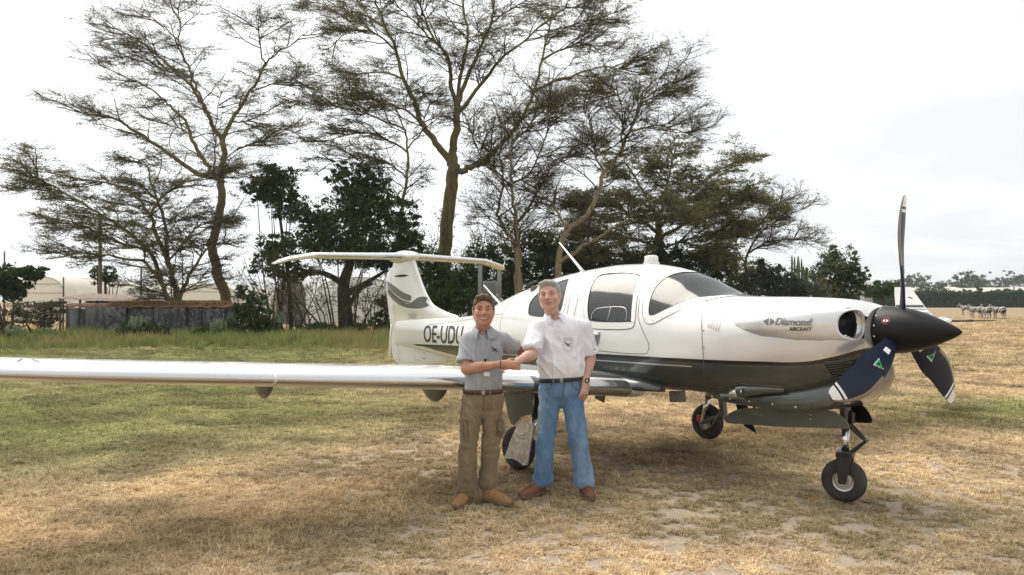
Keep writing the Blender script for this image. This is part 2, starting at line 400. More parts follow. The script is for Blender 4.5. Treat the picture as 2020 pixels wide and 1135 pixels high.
def children(P, m, rng, t0, t1, ln, along=0.7, spread=0.8, flat=0.45, up=0.10, k=4, wob=0.10, out=None):
    """m children for each branch of P (N,k0,3); ln (lo,hi)"""
    N, k0, _ = P.shape; t = rng.uniform(t0, t1, (N, m)) * (k0 - 1); i = np.minimum(t.astype(int), k0 - 2); fr = (t - i)[..., None]
    A = np.take_along_axis(P, i[..., None], 1); B = np.take_along_axis(P, (i + 1)[..., None], 1); o = (A * (1 - fr) + B * fr).reshape(-1, 3); tg = norm((B - A).reshape(-1, 3))
    rd = rng.normal(size=tg.shape); rd -= tg * (rd * tg).sum(1, keepdims=True); rd = norm(rd)
    d = tg * along + rd * spread; d[:, 2] = d[:, 2] * flat + up
    if out is not None:
        oo = o - out; oo[:, 2] = 0; d = norm(d) + norm(oo) * 0.35
    d = norm(d); L = rng.uniform(*ln, (len(o), 1)) * (1.15 - 0.5 * (t.reshape(-1, 1) / (k0 - 1)))
    pts = [o]; cur = o; dd = d
    for j in range(k - 1):
        dd = norm(dd + rng.normal(size=dd.shape) * wob * np.array([1, 1, 0.6]) + np.array([0, 0, 0.03])); cur = cur + dd * L / (k - 1); pts.append(cur)
    return np.stack(pts, 1)
def acacia(name, label, limbs, d, seed, leafm=LF_acacia, bark=BK_fever, m=(7, 7, 6), ln=((1.4, 3.0), (0.6, 1.5), (0.3, 0.75)), leaf=(9, 0.11), flat=0.38, depth=4.0, group='acacia trees behind the aeroplane', twigr=0.007, base=None, t0=0.15, lat=1.0, up=0.10):
    """limbs: list of (pixel polyline, start radius, end radius, depth drift at tip, bears foliage)"""
    rng = np.random.default_rng(seed); allP = []; rad = []
    b0 = at(*limbs[0][0][0], d) if base is None else np.array(base, float)
    root = thing(name, label, 'tree', (b0[0], b0[1], 0), 0, group); O = np.array([b0[0], b0[1], 0.0])
    acc = Acc(); L1s = []
    for pl, r0, r1, dd, fol in limbs:
        dd0, dd1 = dd if isinstance(dd, tuple) else (0.0, dd)
        k = len(pl); s = np.linspace(0, 1, k); raw = [at(p[0], p[1], d + dd0 + (dd1 - dd0) * q) for p, q in zip(pl, s)]
        sm = np.array([list(q) for q in smooth_loop(raw, 4, False)]); n = len(sm); u = np.linspace(0, 1, n)
        sm[1:-1] += rng.normal(size=(n - 2, 3)) * 0.035
        rr = r0 + (r1 - r0) * u ** 0.8
        V, Q = batch_tubes((sm - O)[None], rr[None], 10 if r0 > 0.08 else 7); acc.add(V, Q)
        if fol:
            idx = np.linspace(0, n - 1, 9); ii = np.minimum(idx.astype(int), n - 2); f_ = (idx - ii)[:, None]; P = sm[ii] * (1 - f_) + sm[ii + 1] * f_
            mm = max(2, int(m[0] * fol * 1.6)); L1s.append(children(P[None], mm, rng, t0, 1.0, (ln[0][0] * lat, ln[0][1] * lat), 0.75, 0.85, flat + 0.15, up + 0.08, 6, 0.16))
            tip = np.repeat(P[-1:][None], 1, 0)
    acc.build('trunk', bark, root)
    L1 = np.concatenate(L1s); L2 = children(L1, m[1], rng, 0.15, 1.0, ln[1], 0.75, 0.8, flat, up, 4, 0.16); L3 = children(L2, m[2], rng, 0.1, 1.0, ln[2], 0.8, 0.75, flat * 0.9, up * 0.6, 3, 0.2)
    tw = Acc()
    for P, r, sd in ((L1, 0.035, 4), (L2, 0.015, 3.0), (L3, twigr, 3)):
        P = P[:, [0, 2]] if r == twigr else P; sd = int(sd); kk = P.shape[1]; Rr = np.broadcast_to(np.linspace(r, r * 0.35, kk), P.shape[:2]) * rng.uniform(0.7, 1.2, (len(P), 1)); V, Q = batch_tubes(P - O, Rr, sd); tw.add(V, Q)
    tw.build('twigs', BK_twig if bark is not BK_pale else BK_twig, root)
    if leaf[0]:
        per = leaf[0]; tt = rng.uniform(0.1, 1.05, (len(L3), per, 1)) * 2; i = np.minimum(tt.astype(int), 1); C = np.take_along_axis(L3, i[..., 0][..., None], 1) * (1 - (tt - i)) + np.take_along_axis(L3, i[..., 0][..., None] + 1, 1) * (tt - i)
        keep = rng.random(len(L3)) < leaf[2] if len(leaf) > 2 else np.ones(len(L3), bool)
        C = C[keep].reshape(-1, 3) + rng.normal(size=(keep.sum() * per, 3)) * np.array([0.06, 0.06, 0.03]); V, Q = leaves(C - O, leaf[1], rng, 0.4, 3.0); fast_mesh('crown', V, None, Q, leafm, root)
    return root
def clump_points(blobs, n, rng, shell=0.55):
    """points spread through lumpy ellipsoids: many small clumps, more of them towards the outside"""
    out = []; vol = np.array([b[1][0] * b[1][1] * b[1][2] for b in blobs]) ** 0.75; vol /= vol.sum()
    for (c, r), f_ in zip(blobs, vol):
        k = max(8, int(n * f_)); nc = max(5, k // 55); d = norm(rng.normal(size=(nc, 3))); rad = rng.uniform(shell, 1.0, (nc, 1)) ** 0.6; cc = np.array(c) + d * rad * np.array(r)
        per = k // nc + 1; s = np.array(r).mean() * rng.uniform(0.06, 0.20, (nc, 1, 1)); P = cc[:, None] + rng.normal(size=(nc, per, 3)) * s * np.array([1, 1, 0.7]); out.append(P.reshape(-1, 3))
    return np.concatenate(out)
def bush(name, label, cat, blobs, n, size, seed, mat, stems=5, group=None, aspect=1.8, droop=0.0, bark=BK_dark, trunk=None, stem_r=0.05):
    """blobs: list of (centre, radii) in world space; stems rise from the ground into the blobs"""
    rng = np.random.default_rng(seed); c0 = np.mean([b[0] for b in blobs], 0); O = np.array([c0[0], c0[1], 0.0]); root = thing(name, label, cat, tuple(O), 0, group)
    acc = Acc()
    if trunk:
        for pts, r0, r1 in trunk:
            sm = np.array([list(q) for q in smooth_loop(pts, 4, False)]); V, Q = batch_tubes((sm - O)[None], np.linspace(r0, r1, len(sm))[None], 9); acc.add(V, Q)
    for i in range(stems):
        b = blobs[i % len(blobs)]; tip = np.array(b[0]) + norm(rng.normal(size=3)) * np.array(b[1]) * 0.75; st = O * 0.75 + np.array([b[0][0], b[0][1], 0]) * 0.25 + rng.normal(size=3) * 0.12; st[2] = 0.0
        mid = st * 0.5 + tip * 0.5 + rng.normal(size=3) * 0.15; sm = np.array([list(q) for q in smooth_loop([st, mid, tip], 4, False)]); V, Q = batch_tubes((sm - O)[None], np.linspace(stem_r, stem_r * .25, len(sm))[None], 6); acc.add(V, Q)
    if acc.V: acc.build('trunk' if cat == 'tree' else 'stems', bark, root)
    if n > 2000:
        nb = []
        for c_, r_ in blobs:
            for _ in range(13): nb.append((np.array(c_) + norm(rng.normal(size=3)) * rng.uniform(.2, 1.1) * np.array(r_), np.array(r_) * rng.uniform(.22, .5)))
        C = np.concatenate([clump_points(nb, int(n * .62), rng, .2), clump_points(blobs, int(n * .38), rng, .15)])
    else: C = clump_points(blobs, n, rng)
    C = C[C[:, 2] > 0.03]; V, Q = leaves(C - O, size, rng, 0.9, aspect, droop); fast_mesh('crown' if cat == 'tree' else 'foliage', V, None, Q, mat, root)
    return root
def Z1(pts): return [(x / 2.703, y / 2.703) for x, y in pts]          # reading scales of enlarged views
def Z8(pts): return [(x / 2.183 + 560, y / 2.183) for x, y in pts]
# ================================================================ the trees
acacia('acacia_tree', 'tall sparse umbrella thorn tree with forked yellowish trunk behind the concrete wall', [
 ([(452, 655), (447, 594), (435, 554), (425, 520), (418, 484), (425, 457), (433, 420), (437, 385), (434, 352)], 0.30, 0.19, 0.0, 0),
 (Z1([(1165, 950), (1060, 930), (950, 860), (830, 770), (720, 700), (640, 650), (520, 620), (300, 570)]), 0.15, 0.025, -2.5, 1.1),
 (Z1([(1160, 955), (1110, 890), (1060, 820), (1020, 730), (985, 640), (930, 590), (880, 540), (780, 460), (640, 400), (520, 345)]), 0.14, 0.02, 2.5, 1.3),
 (Z1([(1172, 960), (1195, 850), (1185, 750)]), 0.17, 0.14, 0.0, 0.25),
 (Z1([(1185, 750), (1140, 680), (1105, 600), (1060, 520), (1000, 440), (930, 370), (830, 290), (730, 210), (600, 150), (500, 125)]), 0.13, 0.02, -1.5, 1.6),
 (Z1([(1095, 580), (1060, 500), (1020, 400), (980, 300), (950, 220), (880, 150), (790, 80), (760, 20)]), 0.085, 0.018, 2.0, 1.3),
 (Z1([(950, 225), (960, 130), (945, 45)]), 0.05, 0.015, (1.2, 0.5), 0.7),
 (Z1([(1185, 750), (1240, 640), (1300, 540), (1370, 430), (1410, 350), (1470, 290), (1560, 230), (1640, 170)]), 0.12, 0.02, 1.5, 1.0),
 (Z1([(1410, 350), (1390, 260), (1380, 170), (1390, 90)]), 0.05, 0.015, (0.8, -0.8), 0.8),
 (Z1([(1340, 490), (1440, 455), (1560, 440), (1660, 470)]), 0.05, 0.015, (0.6, -2.0), 0.9),
 (Z1([(1240, 650), (1330, 650), (1450, 680), (1600, 710)]), 0.05, 0.015, (0.3, 2.5), 0.8),
 (Z1([(1195, 860), (1280, 790), (1380, 770), (1450, 770)]), 0.04, 0.015, -2.0, 0.6),
 (Z1([(1140, 910), (1145, 800), (1155, 700), (1160, 600), (1180, 480)]), 0.05, 0.015, 1.5, 0.8),
 (Z1([(1020, 730), (960, 690), (880, 660), (800, 640)]), 0.045, 0.012, (1.2, 3.0), 0.6),
 (Z1([(930, 370), (860, 370), (760, 330), (620, 280)]), 0.04, 0.012, (-1.0, 1.0), 0.9)],
 41.0, 11, leaf=(6, 0.085, 0.9), m=(8, 8, 7), ln=((1.5, 3.6), (0.6, 1.6), (0.35, 0.9)), flat=0.30, bark=BK_fever, lat=0.9, up=0.03)
acacia('acacia_tree', 'low spreading thorn tree with several trunks rising over the concrete wall', [
 ([(345, 655), (341, 600), (331, 588), (318, 554), (301, 534), (278, 517), (231, 507), (160, 500), (90, 512)], 0.17, 0.02, -3.0, 1.3),
 ([(350, 655), (349, 590), (341, 554), (331, 520), (308, 460), (295, 427), (270, 390), (230, 365), (150, 350), (60, 335)], 0.18, 0.02, 1.0, 1.6),
 ([(352, 655), (355, 588), (368, 554), (395, 510), (412, 487), (450, 470)], 0.14, 0.02, 2.0, 0.9),
 ([(318, 554), (300, 500), (255, 460), (225, 440), (160, 400), (100, 365), (60, 345)], 0.11, 0.02, -2.5, 1.5),
 ([(341, 554), (330, 500), (325, 430), (300, 370), (285, 320), (235, 310)], 0.10, 0.02, 3.0, 1.3),
 ([(295, 427), (330, 380), (380, 355), (440, 350)], 0.07, 0.02, -1.0, 0.9), ([(300, 500), (240, 480), (170, 450), (110, 430)], 0.07, 0.02, 2.5, 1.2), ([(331, 520), (370, 470), (400, 440), (460, 430)], 0.06, 0.02, 2.5, 1.0)],
 37.0, 12, leafm=LF_acacia, leaf=(9, 0.09, 0.95), m=(10, 8, 7), ln=((1.4, 3.0), (0.6, 1.5), (0.3, 0.8)), flat=0.28, lat=0.85, up=0.04)
acacia('acacia_tree', 'giant umbrella thorn tree rising out of the picture behind the T tail', [
 ([(868, 655), (872, 600), (874, 540), (877, 499), (883, 426), (890, 366), (896, 328)], 0.42, 0.33, 0.0, 0),
 (Z8([(725, 715), (690, 660), (640, 600), (590, 520), (560, 430), (510, 330), (480, 210), (430, 110), (400, 20), (370, -80)]), 0.22, 0.04, 1.5, 1.6),
 (Z8([(735, 715), (725, 640), (740, 560), (745, 440)]), 0.24, 0.19, 0.0, 0),
 (Z8([(745, 450), (715, 360), (710, 250), (650, 180), (600, 60), (560, -50)]), 0.14, 0.03, -2.5, 1.5),
 (Z8([(745, 450), (790, 330), (840, 220), (890, 100), (910, 0), (930, -80)]), 0.14, 0.03, 2.5, 1.5),
 (Z8([(745, 460), (765, 300), (790, 150), (770, 0), (780, -90)]), 0.12, 0.03, -1.0, 1.3),
 (Z8([(755, 480), (850, 360), (930, 260), (1030, 180), (1150, 80), (1230, 20)]), 0.12, 0.02, -1.5, 1.4),
 (Z8([(745, 740), (790, 725), (850, 700), (920, 640), (980, 570), (1040, 480), (1080, 390), (1110, 260), (1140, 130), (1160, 40)]), 0.20, 0.03, 1.0, 1.4),
 (Z8([(1080, 390), (1160, 350), (1260, 320), (1370, 290), (1480, 300)]), 0.09, 0.02, (0.6, -2.0), 1.2),
 (Z8([(1110, 260), (1180, 220), (1290, 190), (1400, 230)]), 0.08, 0.02, (0.8, 3.0), 1.2),
 (Z8([(1120, 200), (1200, 130), (1280, 100), (1350, 80)]), 0.06, 0.02, (0.8, -1.0), 1.0),
 (Z8([(590, 520), (500, 465), (420, 455), (330, 490)]), 0.07, 0.015, (0.6, -2.5), 1.0),
 (Z8([(515, 340), (420, 310), (330, 320), (270, 360)]), 0.07, 0.015, (0.9, 3.0), 1.0),
 (Z8([(485, 220), (400, 150), (300, 130), (210, 190)]), 0.07, 0.015, (1.2, -1.5), 1.1),
 (Z8([(440, 120), (330, 60), (220, 30), (90, 10)]), 0.07, 0.015, (1.4, 3.0), 1.2),
 (Z8([(1040, 480), (1120, 460), (1220, 400), (1330, 390)]), 0.06, 0.015, (0.6, 2.5), 0.9),
 (Z8([(650, 180), (560, 90), (480, 20), (400, -40)]), 0.06, 0.015, (-1.8, -4.0), 1.1),
 (Z8([(890, 100), (980, 40), (1080, -20), (1150, -50)]), 0.06, 0.015, (2.0, 4.0), 1.2)],
 42.0, 13, leaf=(8, 0.09, 0.95), m=(8, 8, 7), ln=((1.6, 3.8), (0.6, 1.7), (0.3, 0.9)), flat=0.30, lat=0.95, up=0.04)
acacia('acacia_tree', 'slender leafy thorn tree left of the giant one', [
 ([(800, 655), (793, 560), (790, 450), (794, 398), (803, 343), (805, 293), (798, 256), (780, 215)], 0.13, 0.03, 0.0, 0.9),
 ([(798, 256), (750, 235), (690, 215), (630, 205), (580, 205)], 0.06, 0.015, -1.5, 1.4), ([(803, 300), (750, 270), (700, 262), (640, 280)], 0.06, 0.015, 2.0, 1.3), ([(805, 293), (830, 260), (840, 225), (850, 200)], 0.05, 0.015, 1.0, 0.8), ([(800, 350), (760, 320), (700, 310), (640, 330)], 0.05, 0.015, -2.0, 1.2), ([(790, 230), (760, 200), (720, 190), (690, 180)], 0.04, 0.012, 1.0, 1.0)],
 39.0, 14, leaf=(8, 0.09, 0.95), m=(8, 7, 6), ln=((1.2, 2.4), (0.6, 1.3), (0.3, 0.7)), flat=0.3, lat=0.85, up=0.04)
acacia('acacia_tree', 'nearly bare many stemmed thorn tree behind the man in the white shirt', [
 (Z8([(1010, 1330), (1000, 1150), (990, 1050), (930, 950), (920, 900), (945, 780), (930, 680), (935, 560), (900, 440)]), 0.13, 0.02, 1.0, 1.2),
 (Z8([(1012, 1330), (1010, 1150), (1005, 1000), (990, 880), (980, 760), (985, 600), (1000, 450)]), 0.14, 0.02, -1.0, 1.2),
 (Z8([(1014, 1330), (1015, 1100), (1000, 980), (1060, 880), (1130, 750), (1210, 680), (1300, 640)]), 0.12, 0.02, 2.0, 1.1), (Z8([(960, 800), (1050, 760), (1110, 640), (1150, 520), (1190, 400)]), 0.07, 0.015, (1.0, 3.0), 1.2), (Z8([(985, 620), (1060, 540), (1100, 470), (1160, 440)]), 0.05, 0.015, -2.5, 1.0), (Z8([(945, 780), (860, 700), (820, 600), (790, 520)]), 0.05, 0.015, (0.6, -1.5), 0.9)],
 37.0, 15, leaf=(4, 0.09, 0.8), bark=BK_pale, m=(11, 8, 7), ln=((1.4, 3.0), (0.6, 1.5), (0.35, 0.9)), flat=0.5, lat=0.9, up=0.1)
acacia('acacia_tree', 'leaning thorn tree with pale yellow stems and bare twiggy top', [
 (Z8([(1170, 1330), (1185, 1120), (1215, 1000), (1300, 930), (1350, 840), (1380, 740), (1450, 650), (1500, 540), (1530, 450), (1560, 380), (1620, 330), (1700, 290)]), 0.17, 0.02, 1.0, 1.6),
 (Z8([(1215, 985), (1170, 900), (1110, 840), (1080, 760)]), 0.08, 0.02, 1.5, 0.8), (Z8([(1450, 650), (1460, 520), (1450, 440), (1400, 370)]), 0.06, 0.015, (0.6, -2), 1.1), (Z8([(1490, 565), (1600, 540), (1690, 560), (1750, 580)]), 0.06, 0.015, (0.6, 3), 1.1),
 (Z8([(1190, 1130), (1330, 1040), (1430, 980), (1510, 920)]), 0.10, 0.03, -2.0, 0.5), (Z8([(1380, 740), (1340, 660), (1330, 560), (1290, 480)]), 0.06, 0.015, (0.5, -1.5), 1.1), (Z8([(1530, 450), (1590, 420), (1650, 380), (1700, 340)]), 0.04, 0.012, (0.8, -0.5), 0.9)],
 36.0, 16, leaf=(4, 0.09, 0.6), bark=BK_pale, m=(10, 8, 7), ln=((1.2, 2.8), (0.6, 1.5), (0.35, 0.9)), flat=0.5, lat=0.9, up=0.1)
acacia('acacia_tree', 'olive green feathery umbrella thorn tree above the windscreen', [
 ([(1305, 655), (1303, 560), (1302, 504), (1300, 458), (1296, 420)], 0.27, 0.16, 0.0, 0.3), ([(1300, 462), (1250, 425), (1200, 405), (1155, 395)], 0.12, 0.02, -2.0, 1.7), ([(1298, 430), (1312, 390), (1320, 345), (1330, 305)], 0.11, 0.02, 1.5, 1.5), ([(1300, 450), (1350, 400), (1400, 345), (1460, 315)], 0.12, 0.02, 2.0, 1.6), ([(1301, 470), (1380, 425), (1440, 400), (1480, 395)], 0.11, 0.02, -2.5, 1.7), ([(1300, 440), (1270, 380), (1240, 330), (1225, 300)], 0.10, 0.02, 3.0, 1.3), ([(1302, 490), (1240, 470), (1190, 460), (1150, 465)], 0.08, 0.02, 1.0, 1.4), ([(1302, 490), (1370, 470), (1420, 460), (1460, 460)], 0.08, 0.02, 1.0, 1.4), ([(1303, 520), (1260, 505), (1210, 505), (1170, 520)], 0.07, 0.02, -2.5, 1.2), ([(1303, 520), (1350, 505), (1400, 505), (1440, 520)], 0.07, 0.02, -2.5, 1.2), ([(1299, 440), (1310, 430), (1330, 425), (1345, 440)], 0.07, 0.02, -4.0, 1.2)],
 43.0, 17, leafm=LF_olive, leaf=(9, 0.125, 1.0), m=(11, 8, 7), ln=((1.4, 3.2), (0.6, 1.5), (0.3, 0.8)), flat=0.30, lat=0.8, up=0.03)
acacia('acacia_tree', 'small bare grey thorn tree at the right end of the tree row', [
 ([(1462, 640), (1468, 540), (1475, 500), (1500, 460), (1540, 430), (1600, 405)], 0.11, 0.015, 1.0, 1.5), ([(1475, 500), (1510, 480), (1570, 470), (1610, 470)], 0.07, 0.015, -1.5, 1.3), ([(1500, 460), (1510, 430), (1530, 405), (1560, 395)], 0.05, 0.012, 1.0, 1.2), ([(1470, 520), (1450, 480), (1440, 440)], 0.05, 0.012, 1.0, 1.0)],
 44.0, 18, leaf=(3, 0.10, 0.5), bark=BK_dark, m=(9, 8, 7), ln=((1.0, 2.0), (0.5, 1.2), (0.3, 0.7)), flat=0.5, lat=0.8)
def B(px, py, d, rx, ry, rd=None):
    """blob from the photograph: centre pixel, depth, half sizes in pixels"""
    s = d / FPX; return (at(px, py, d), np.array([rx * s, (rd or rx) * s * 0.9, ry * s]))
def T(pts, d): return [at(x, y, d) for x, y in pts]
d = 38.5
bush('creeper_tree', 'dark leafy tree hung with creepers left of the T tail, thick black trunk', 'tree', [B(715, 355, d, 62, 50), B(690, 420, d, 75, 60), B(755, 430, d, 70, 60), B(620, 470, d, 70, 45), B(700, 495, d, 90, 32), B(545, 500, d, 45, 50), B(800, 500, d, 40, 45), B(600, 420, d, 30, 30), B(760, 520, d, 50, 25), B(575, 540, d, 50, 20)], 51000, 0.148, 31, LF_dark, 8, None, 1.8, 0.5, trunk=[(T([(684, 662), (680, 610), (678, 560), (690, 520), (705, 440)], d), .42, .16), (T([(684, 580), (720, 560), (760, 535)], d), .2, .06), (T([(678, 560), (640, 540), (600, 535), (560, 510)], d), .17, .05), (T([(690, 600), (712, 570), (735, 560)], d), .14, .05)])
bush('leafy_tree', 'dark bushy tree crown between the tall thorn tree and the creeper tree', 'tree', [B(540, 350, 40, 48, 38), B(565, 400, 40, 40, 40), B(520, 380, 40, 34, 28)], 15300, 0.133, 32, LF_dark, 5, None, trunk=[(T([(575, 655), (570, 560), (555, 450), (545, 370)], 40), .13, .05)])
bush('leafy_tree', 'dark round evergreen right behind the white shirt man and the cabin roof', 'tree', [B(1070, 490, 41, 60, 45), B(1120, 520, 41, 70, 45), B(1040, 540, 41, 50, 40), B(1180, 545, 41, 60, 35)], 25500, 0.156, 33, LF_dark, 6, None, trunk=[(T([(1090, 655), (1085, 580), (1075, 500)], 41), .2, .07)])
bush('leafy_tree', 'dense dark tree in the shade left of the T tail bracket', 'tree', [B(900, 560, 40, 60, 55), B(850, 540, 40, 50, 60), B(960, 520, 40, 55, 60), B(940, 590, 40, 60, 40)], 23800, 0.14, 34, LF_dark, 7, None, trunk=[(T([(868, 655), (862, 590), (850, 540)], 39.4), .16, .06), (T([(935, 655), (940, 590), (950, 520)], 40), .14, .05)])
bush('leafy_tree', 'dark evergreen mass under the olive green thorn tree', 'tree', [B(1260, 545, 42, 70, 45), B(1340, 540, 42, 70, 45), B(1410, 535, 42, 60, 45), B(1300, 500, 42, 55, 30), B(1230, 580, 42, 60, 30)], 28900, 0.156, 35, LF_dark, 7, None, trunk=[(T([(1330, 655), (1335, 590), (1330, 530)], 42), .2, .07)])
bush('leafy_tree', 'dark green tree behind the engine cowling, lower than its neighbour', 'tree', [B(1495, 545, 45, 45, 32), B(1540, 560, 45, 50, 30), B(1460, 570, 45, 45, 25)], 15300, 0.148, 36, LF_blue, 5, None)
bush('leafy_tree', 'round dark green tree standing alone at the right end of the row', 'tree', [B(1660, 520, 50, 40, 38), B(1690, 545, 50, 26, 30), B(1625, 545, 50, 38, 36), B(1650, 570, 50, 50, 22)], 20400, 0.148, 37, LF_dark, 6, None, trunk=[(T([(1655, 640), (1655, 580), (1658, 530)], 50), .2, .08)])
bush('shrub', 'lighter green shrub right of the round dark tree', 'shrub', [B(1725, 575, 60, 32, 16), B(1760, 572, 60, 22, 16)], 8500, 0.156, 38, LF_mid, 4, 'shrubs along the field edge')
bush('shrub', 'silvery green shrub low behind the cowling', 'shrub', [B(1590, 575, 44, 50, 18), B(1545, 585, 44, 35, 14)], 10200, 0.133, 39, LF_blue, 4, 'shrubs along the field edge')
bush('leafy_tree', 'dark tree cut by the left picture edge', 'tree', [B(15, 545, 36, 42, 26), B(55, 535, 36, 30, 18), B(-20, 570, 36, 50, 30), B(35, 570, 36, 30, 18)], 11900, 0.156, 40, LF_dark, 4, None, 1.5)
bush('shrub', 'tall dark shrub beside the right end of the concrete wall', 'shrub', [B(482, 578, 32, 22, 20), B(505, 605, 32, 30, 24), B(498, 640, 32, 40, 26), B(465, 648, 32, 26, 22), B(535, 650, 32, 24, 18), B(470, 612, 32, 18, 16)], 12000, 0.101, 41, LF_dark, 6, 'shrubs along the wall')
bush('shrub', 'round leafy shrub left of the big cactus at the wall', 'shrub', [B(250, 652, 31, 20, 16), B(238, 660, 31, 14, 11)], 4420, 0.086, 42, LF_mid, 5, 'shrubs along the wall', stem_r=.02)
bush('shrub', 'round leafy shrub right of the big cactus at the wall', 'shrub', [B(302, 650, 31, 22, 16), B(320, 658, 31, 14, 10), B(288, 660, 31, 14, 10)], 5100, 0.086, 43, LF_mid, 5, 'shrubs along the wall', stem_r=.02)
bush('shrub', 'low green shrub under the bare stems at the right end of the wall', 'shrub', [B(395, 655, 31, 20, 11), B(415, 660, 31, 14, 8)], 2550, 0.078, 44, LF_mid, 4, 'shrubs along the wall', stem_r=.02)
bush('thorn_shrub', 'grey brown flat topped thorn shrub left of the wall', 'shrub', [B(60, 605, 31, 44, 8), B(100, 600, 31, 34, 8), B(70, 620, 31, 50, 10), B(25, 618, 31, 36, 10), B(118, 615, 31, 24, 8), B(80, 635, 31, 40, 10)], 11050, 0.07, 45, LF_dry, 14, 'thorn shrubs', 2.2, stem_r=.03)
bush('thorn_shrub', 'bare thorn shrub at the left picture edge below the dark tree', 'shrub', [B(-10, 640, 30, 30, 14), B(25, 650, 30, 26, 12)], 4250, 0.07, 46, LF_dry, 10, 'thorn shrubs', 2.2, stem_r=.025)
for i, (px, py, dd, w, h, lab) in enumerate(((205, 545, 46, 26, 22, 'small sparse tree in front of the greenhouses, beside the tall pole'),)):
    bush('small_tree', lab, 'tree', [B(px, py, dd, w, h), B(px + 18, py + 6, dd, w * .6, h * .6), B(px - 14, py - 8, dd, w * .6, h * .6)], 3060, 0.125, 60 + i, LF_dark, 5, None, trunk=[(T([(px + 4, 600), (px + 2, py)], dd), .10, .04)])
bush('shrub', 'green undergrowth at the foot of the black creeper trunk', 'shrub', [B(640, 650, 35, 30, 14), B(700, 652, 35, 34, 14), B(600, 652, 35, 24, 12)], 6000, .13, 47, LF_mid, 6, 'undergrowth by the tail', stem_r=.02)
bush('shrub', 'green undergrowth close behind the rudder', 'shrub', [B(748, 640, 35, 30, 24), B(790, 630, 35, 34, 30), B(770, 600, 36, 26, 22)], 7000, .13, 48, LF_dark, 6, 'undergrowth by the tail', stem_r=.02)
bush('shrub', 'tall green thicket between the tail fin and the transformer frame', 'shrub', [B(870, 590, 36, 40, 36), B(915, 560, 37, 34, 40), B(940, 600, 36, 40, 30), B(1000, 560, 38, 34, 50)], 12000, .14, 49, LF_mid, 7, 'undergrowth by the tail', stem_r=.03)
# bare brush between the trunks left of the tail
def brush(name, label, px0, px1, py0, d, n, seed, h, leafy=0.0):
    rng = np.random.default_rng(seed); c = at((px0 + px1) / 2, 592, d); O = np.array([c[0], c[1], 0.0]); root = thing(name, label, 'shrub', tuple(O), 0, 'bare brush under the trees')
    xs_ = at(px0, 592, d)[0], at(px1, 592, d)[0]; st = np.stack([rng.uniform(*xs_, n), rng.normal(d, 0.8, n), np.zeros(n)], 1)
    P = [st]; dr = norm(np.stack([rng.normal(0, .3, n), rng.normal(0, .3, n), np.ones(n)], 1)); L = rng.uniform(0.5, 1.0, (n, 1)) * h
    cur = st
    for j in range(5): dr = norm(dr + rng.normal(size=dr.shape) * .16); cur = cur + dr * L / 5; P.append(cur)
    P = np.stack(P, 1); a = Acc(); a.add(*batch_tubes(P - O, np.broadcast_to(np.linspace(.03, .010, 6), P.shape[:2]) * rng.uniform(.5, 1.4, (n, 1)), 5))
    C1 = children(P, 6, rng, .3, 1, (.5, 1.4), .7, .8, .9, .1, 4, .2); C2 = children(C1, 4, rng, .2, 1, (.2, .6), .7, .8, .9, .1, 3, .2)
    for Q_, r, s in ((C1, .010, 4), (C2, .006, 3)): a.add(*batch_tubes(Q_ - O, np.broadcast_to(np.linspace(r, r * .4, Q_.shape[1]), Q_.shape[:2]), s))
    a.build('stems', BK_twig, root)
    if leafy:
        C = C2.reshape(-1, 3); C = C[rng.random(len(C)) < leafy] - O; C = C + rng.normal(size=C.shape) * .05; C = np.repeat(C, 2, 0) + rng.normal(size=(2 * len(C), 3)) * .07; fast_mesh('foliage', *(lambda q: (q[0], None, q[1]))(leaves(C, .13, rng)), LF_acacia, root)
brush('bare_brush', 'thicket of bare thin stems between the wall and the black trunk', 520, 660, 650, 36, 26, 71, 4.6, .3)
brush('bare_brush', 'bare thin stems right of the black trunk by the tail fin', 700, 770, 650, 36, 16, 72, 3.8, .3)
brush('bare_brush', 'tangle of twigs behind the T tail and the bracket', 800, 1010, 650, 44, 48, 73, 8.5, .9)
brush('bare_brush', 'tall dense twig thicket behind the cabin', 1020, 1240, 650, 45, 52, 74, 8.5, .95)
brush('bare_brush', 'bare stalks behind the cowling at the foot of the small grey tree', 1430, 1620, 640, 47, 20, 75, 4.5, .6)

# unseen trees added left of the frame for the glass and flank to mirror
for i, (x, y, hh, lab) in enumerate(((-27, 9, 9.0, 'unseen bushy tree added left of the view, mirrored in the cabin door window'), (-33, 17, 11.0, 'unseen tall tree added left of the view, mirrored in the fuselage flank'), (-25, 0, 8.0, 'unseen broad tree added far left of the view, mirrored in the windscreen'), (-36, 5, 10.0, 'unseen high crowned tree added left of the view behind its neighbours'))):
    bush('added_side_tree', lab, 'tree', [((x + a, y + b, hh * c), (2.6, 2.6, hh * .10)) for a, b, c in ((0, 0, .92), (-2.5, 1.5, .75), (2.2, -1.5, .78), (1.0, 2.6, .66), (-1.2, -2.8, .70), (3.2, 1.8, .55))], 3600, .22, 80 + i, LF_dark, 9, 'added trees left of the view', trunk=[([(x, y, 0), (x + .2, y, hh * .4), (x, y, hh * .85)], .25, .08), ([(x + .1, y, hh * .3), (x - 2, y + 1.2, hh * .7)], .14, .05), ([(x + .1, y, hh * .3), (x + 2, y - 1.2, hh * .74)], .14, .05)])
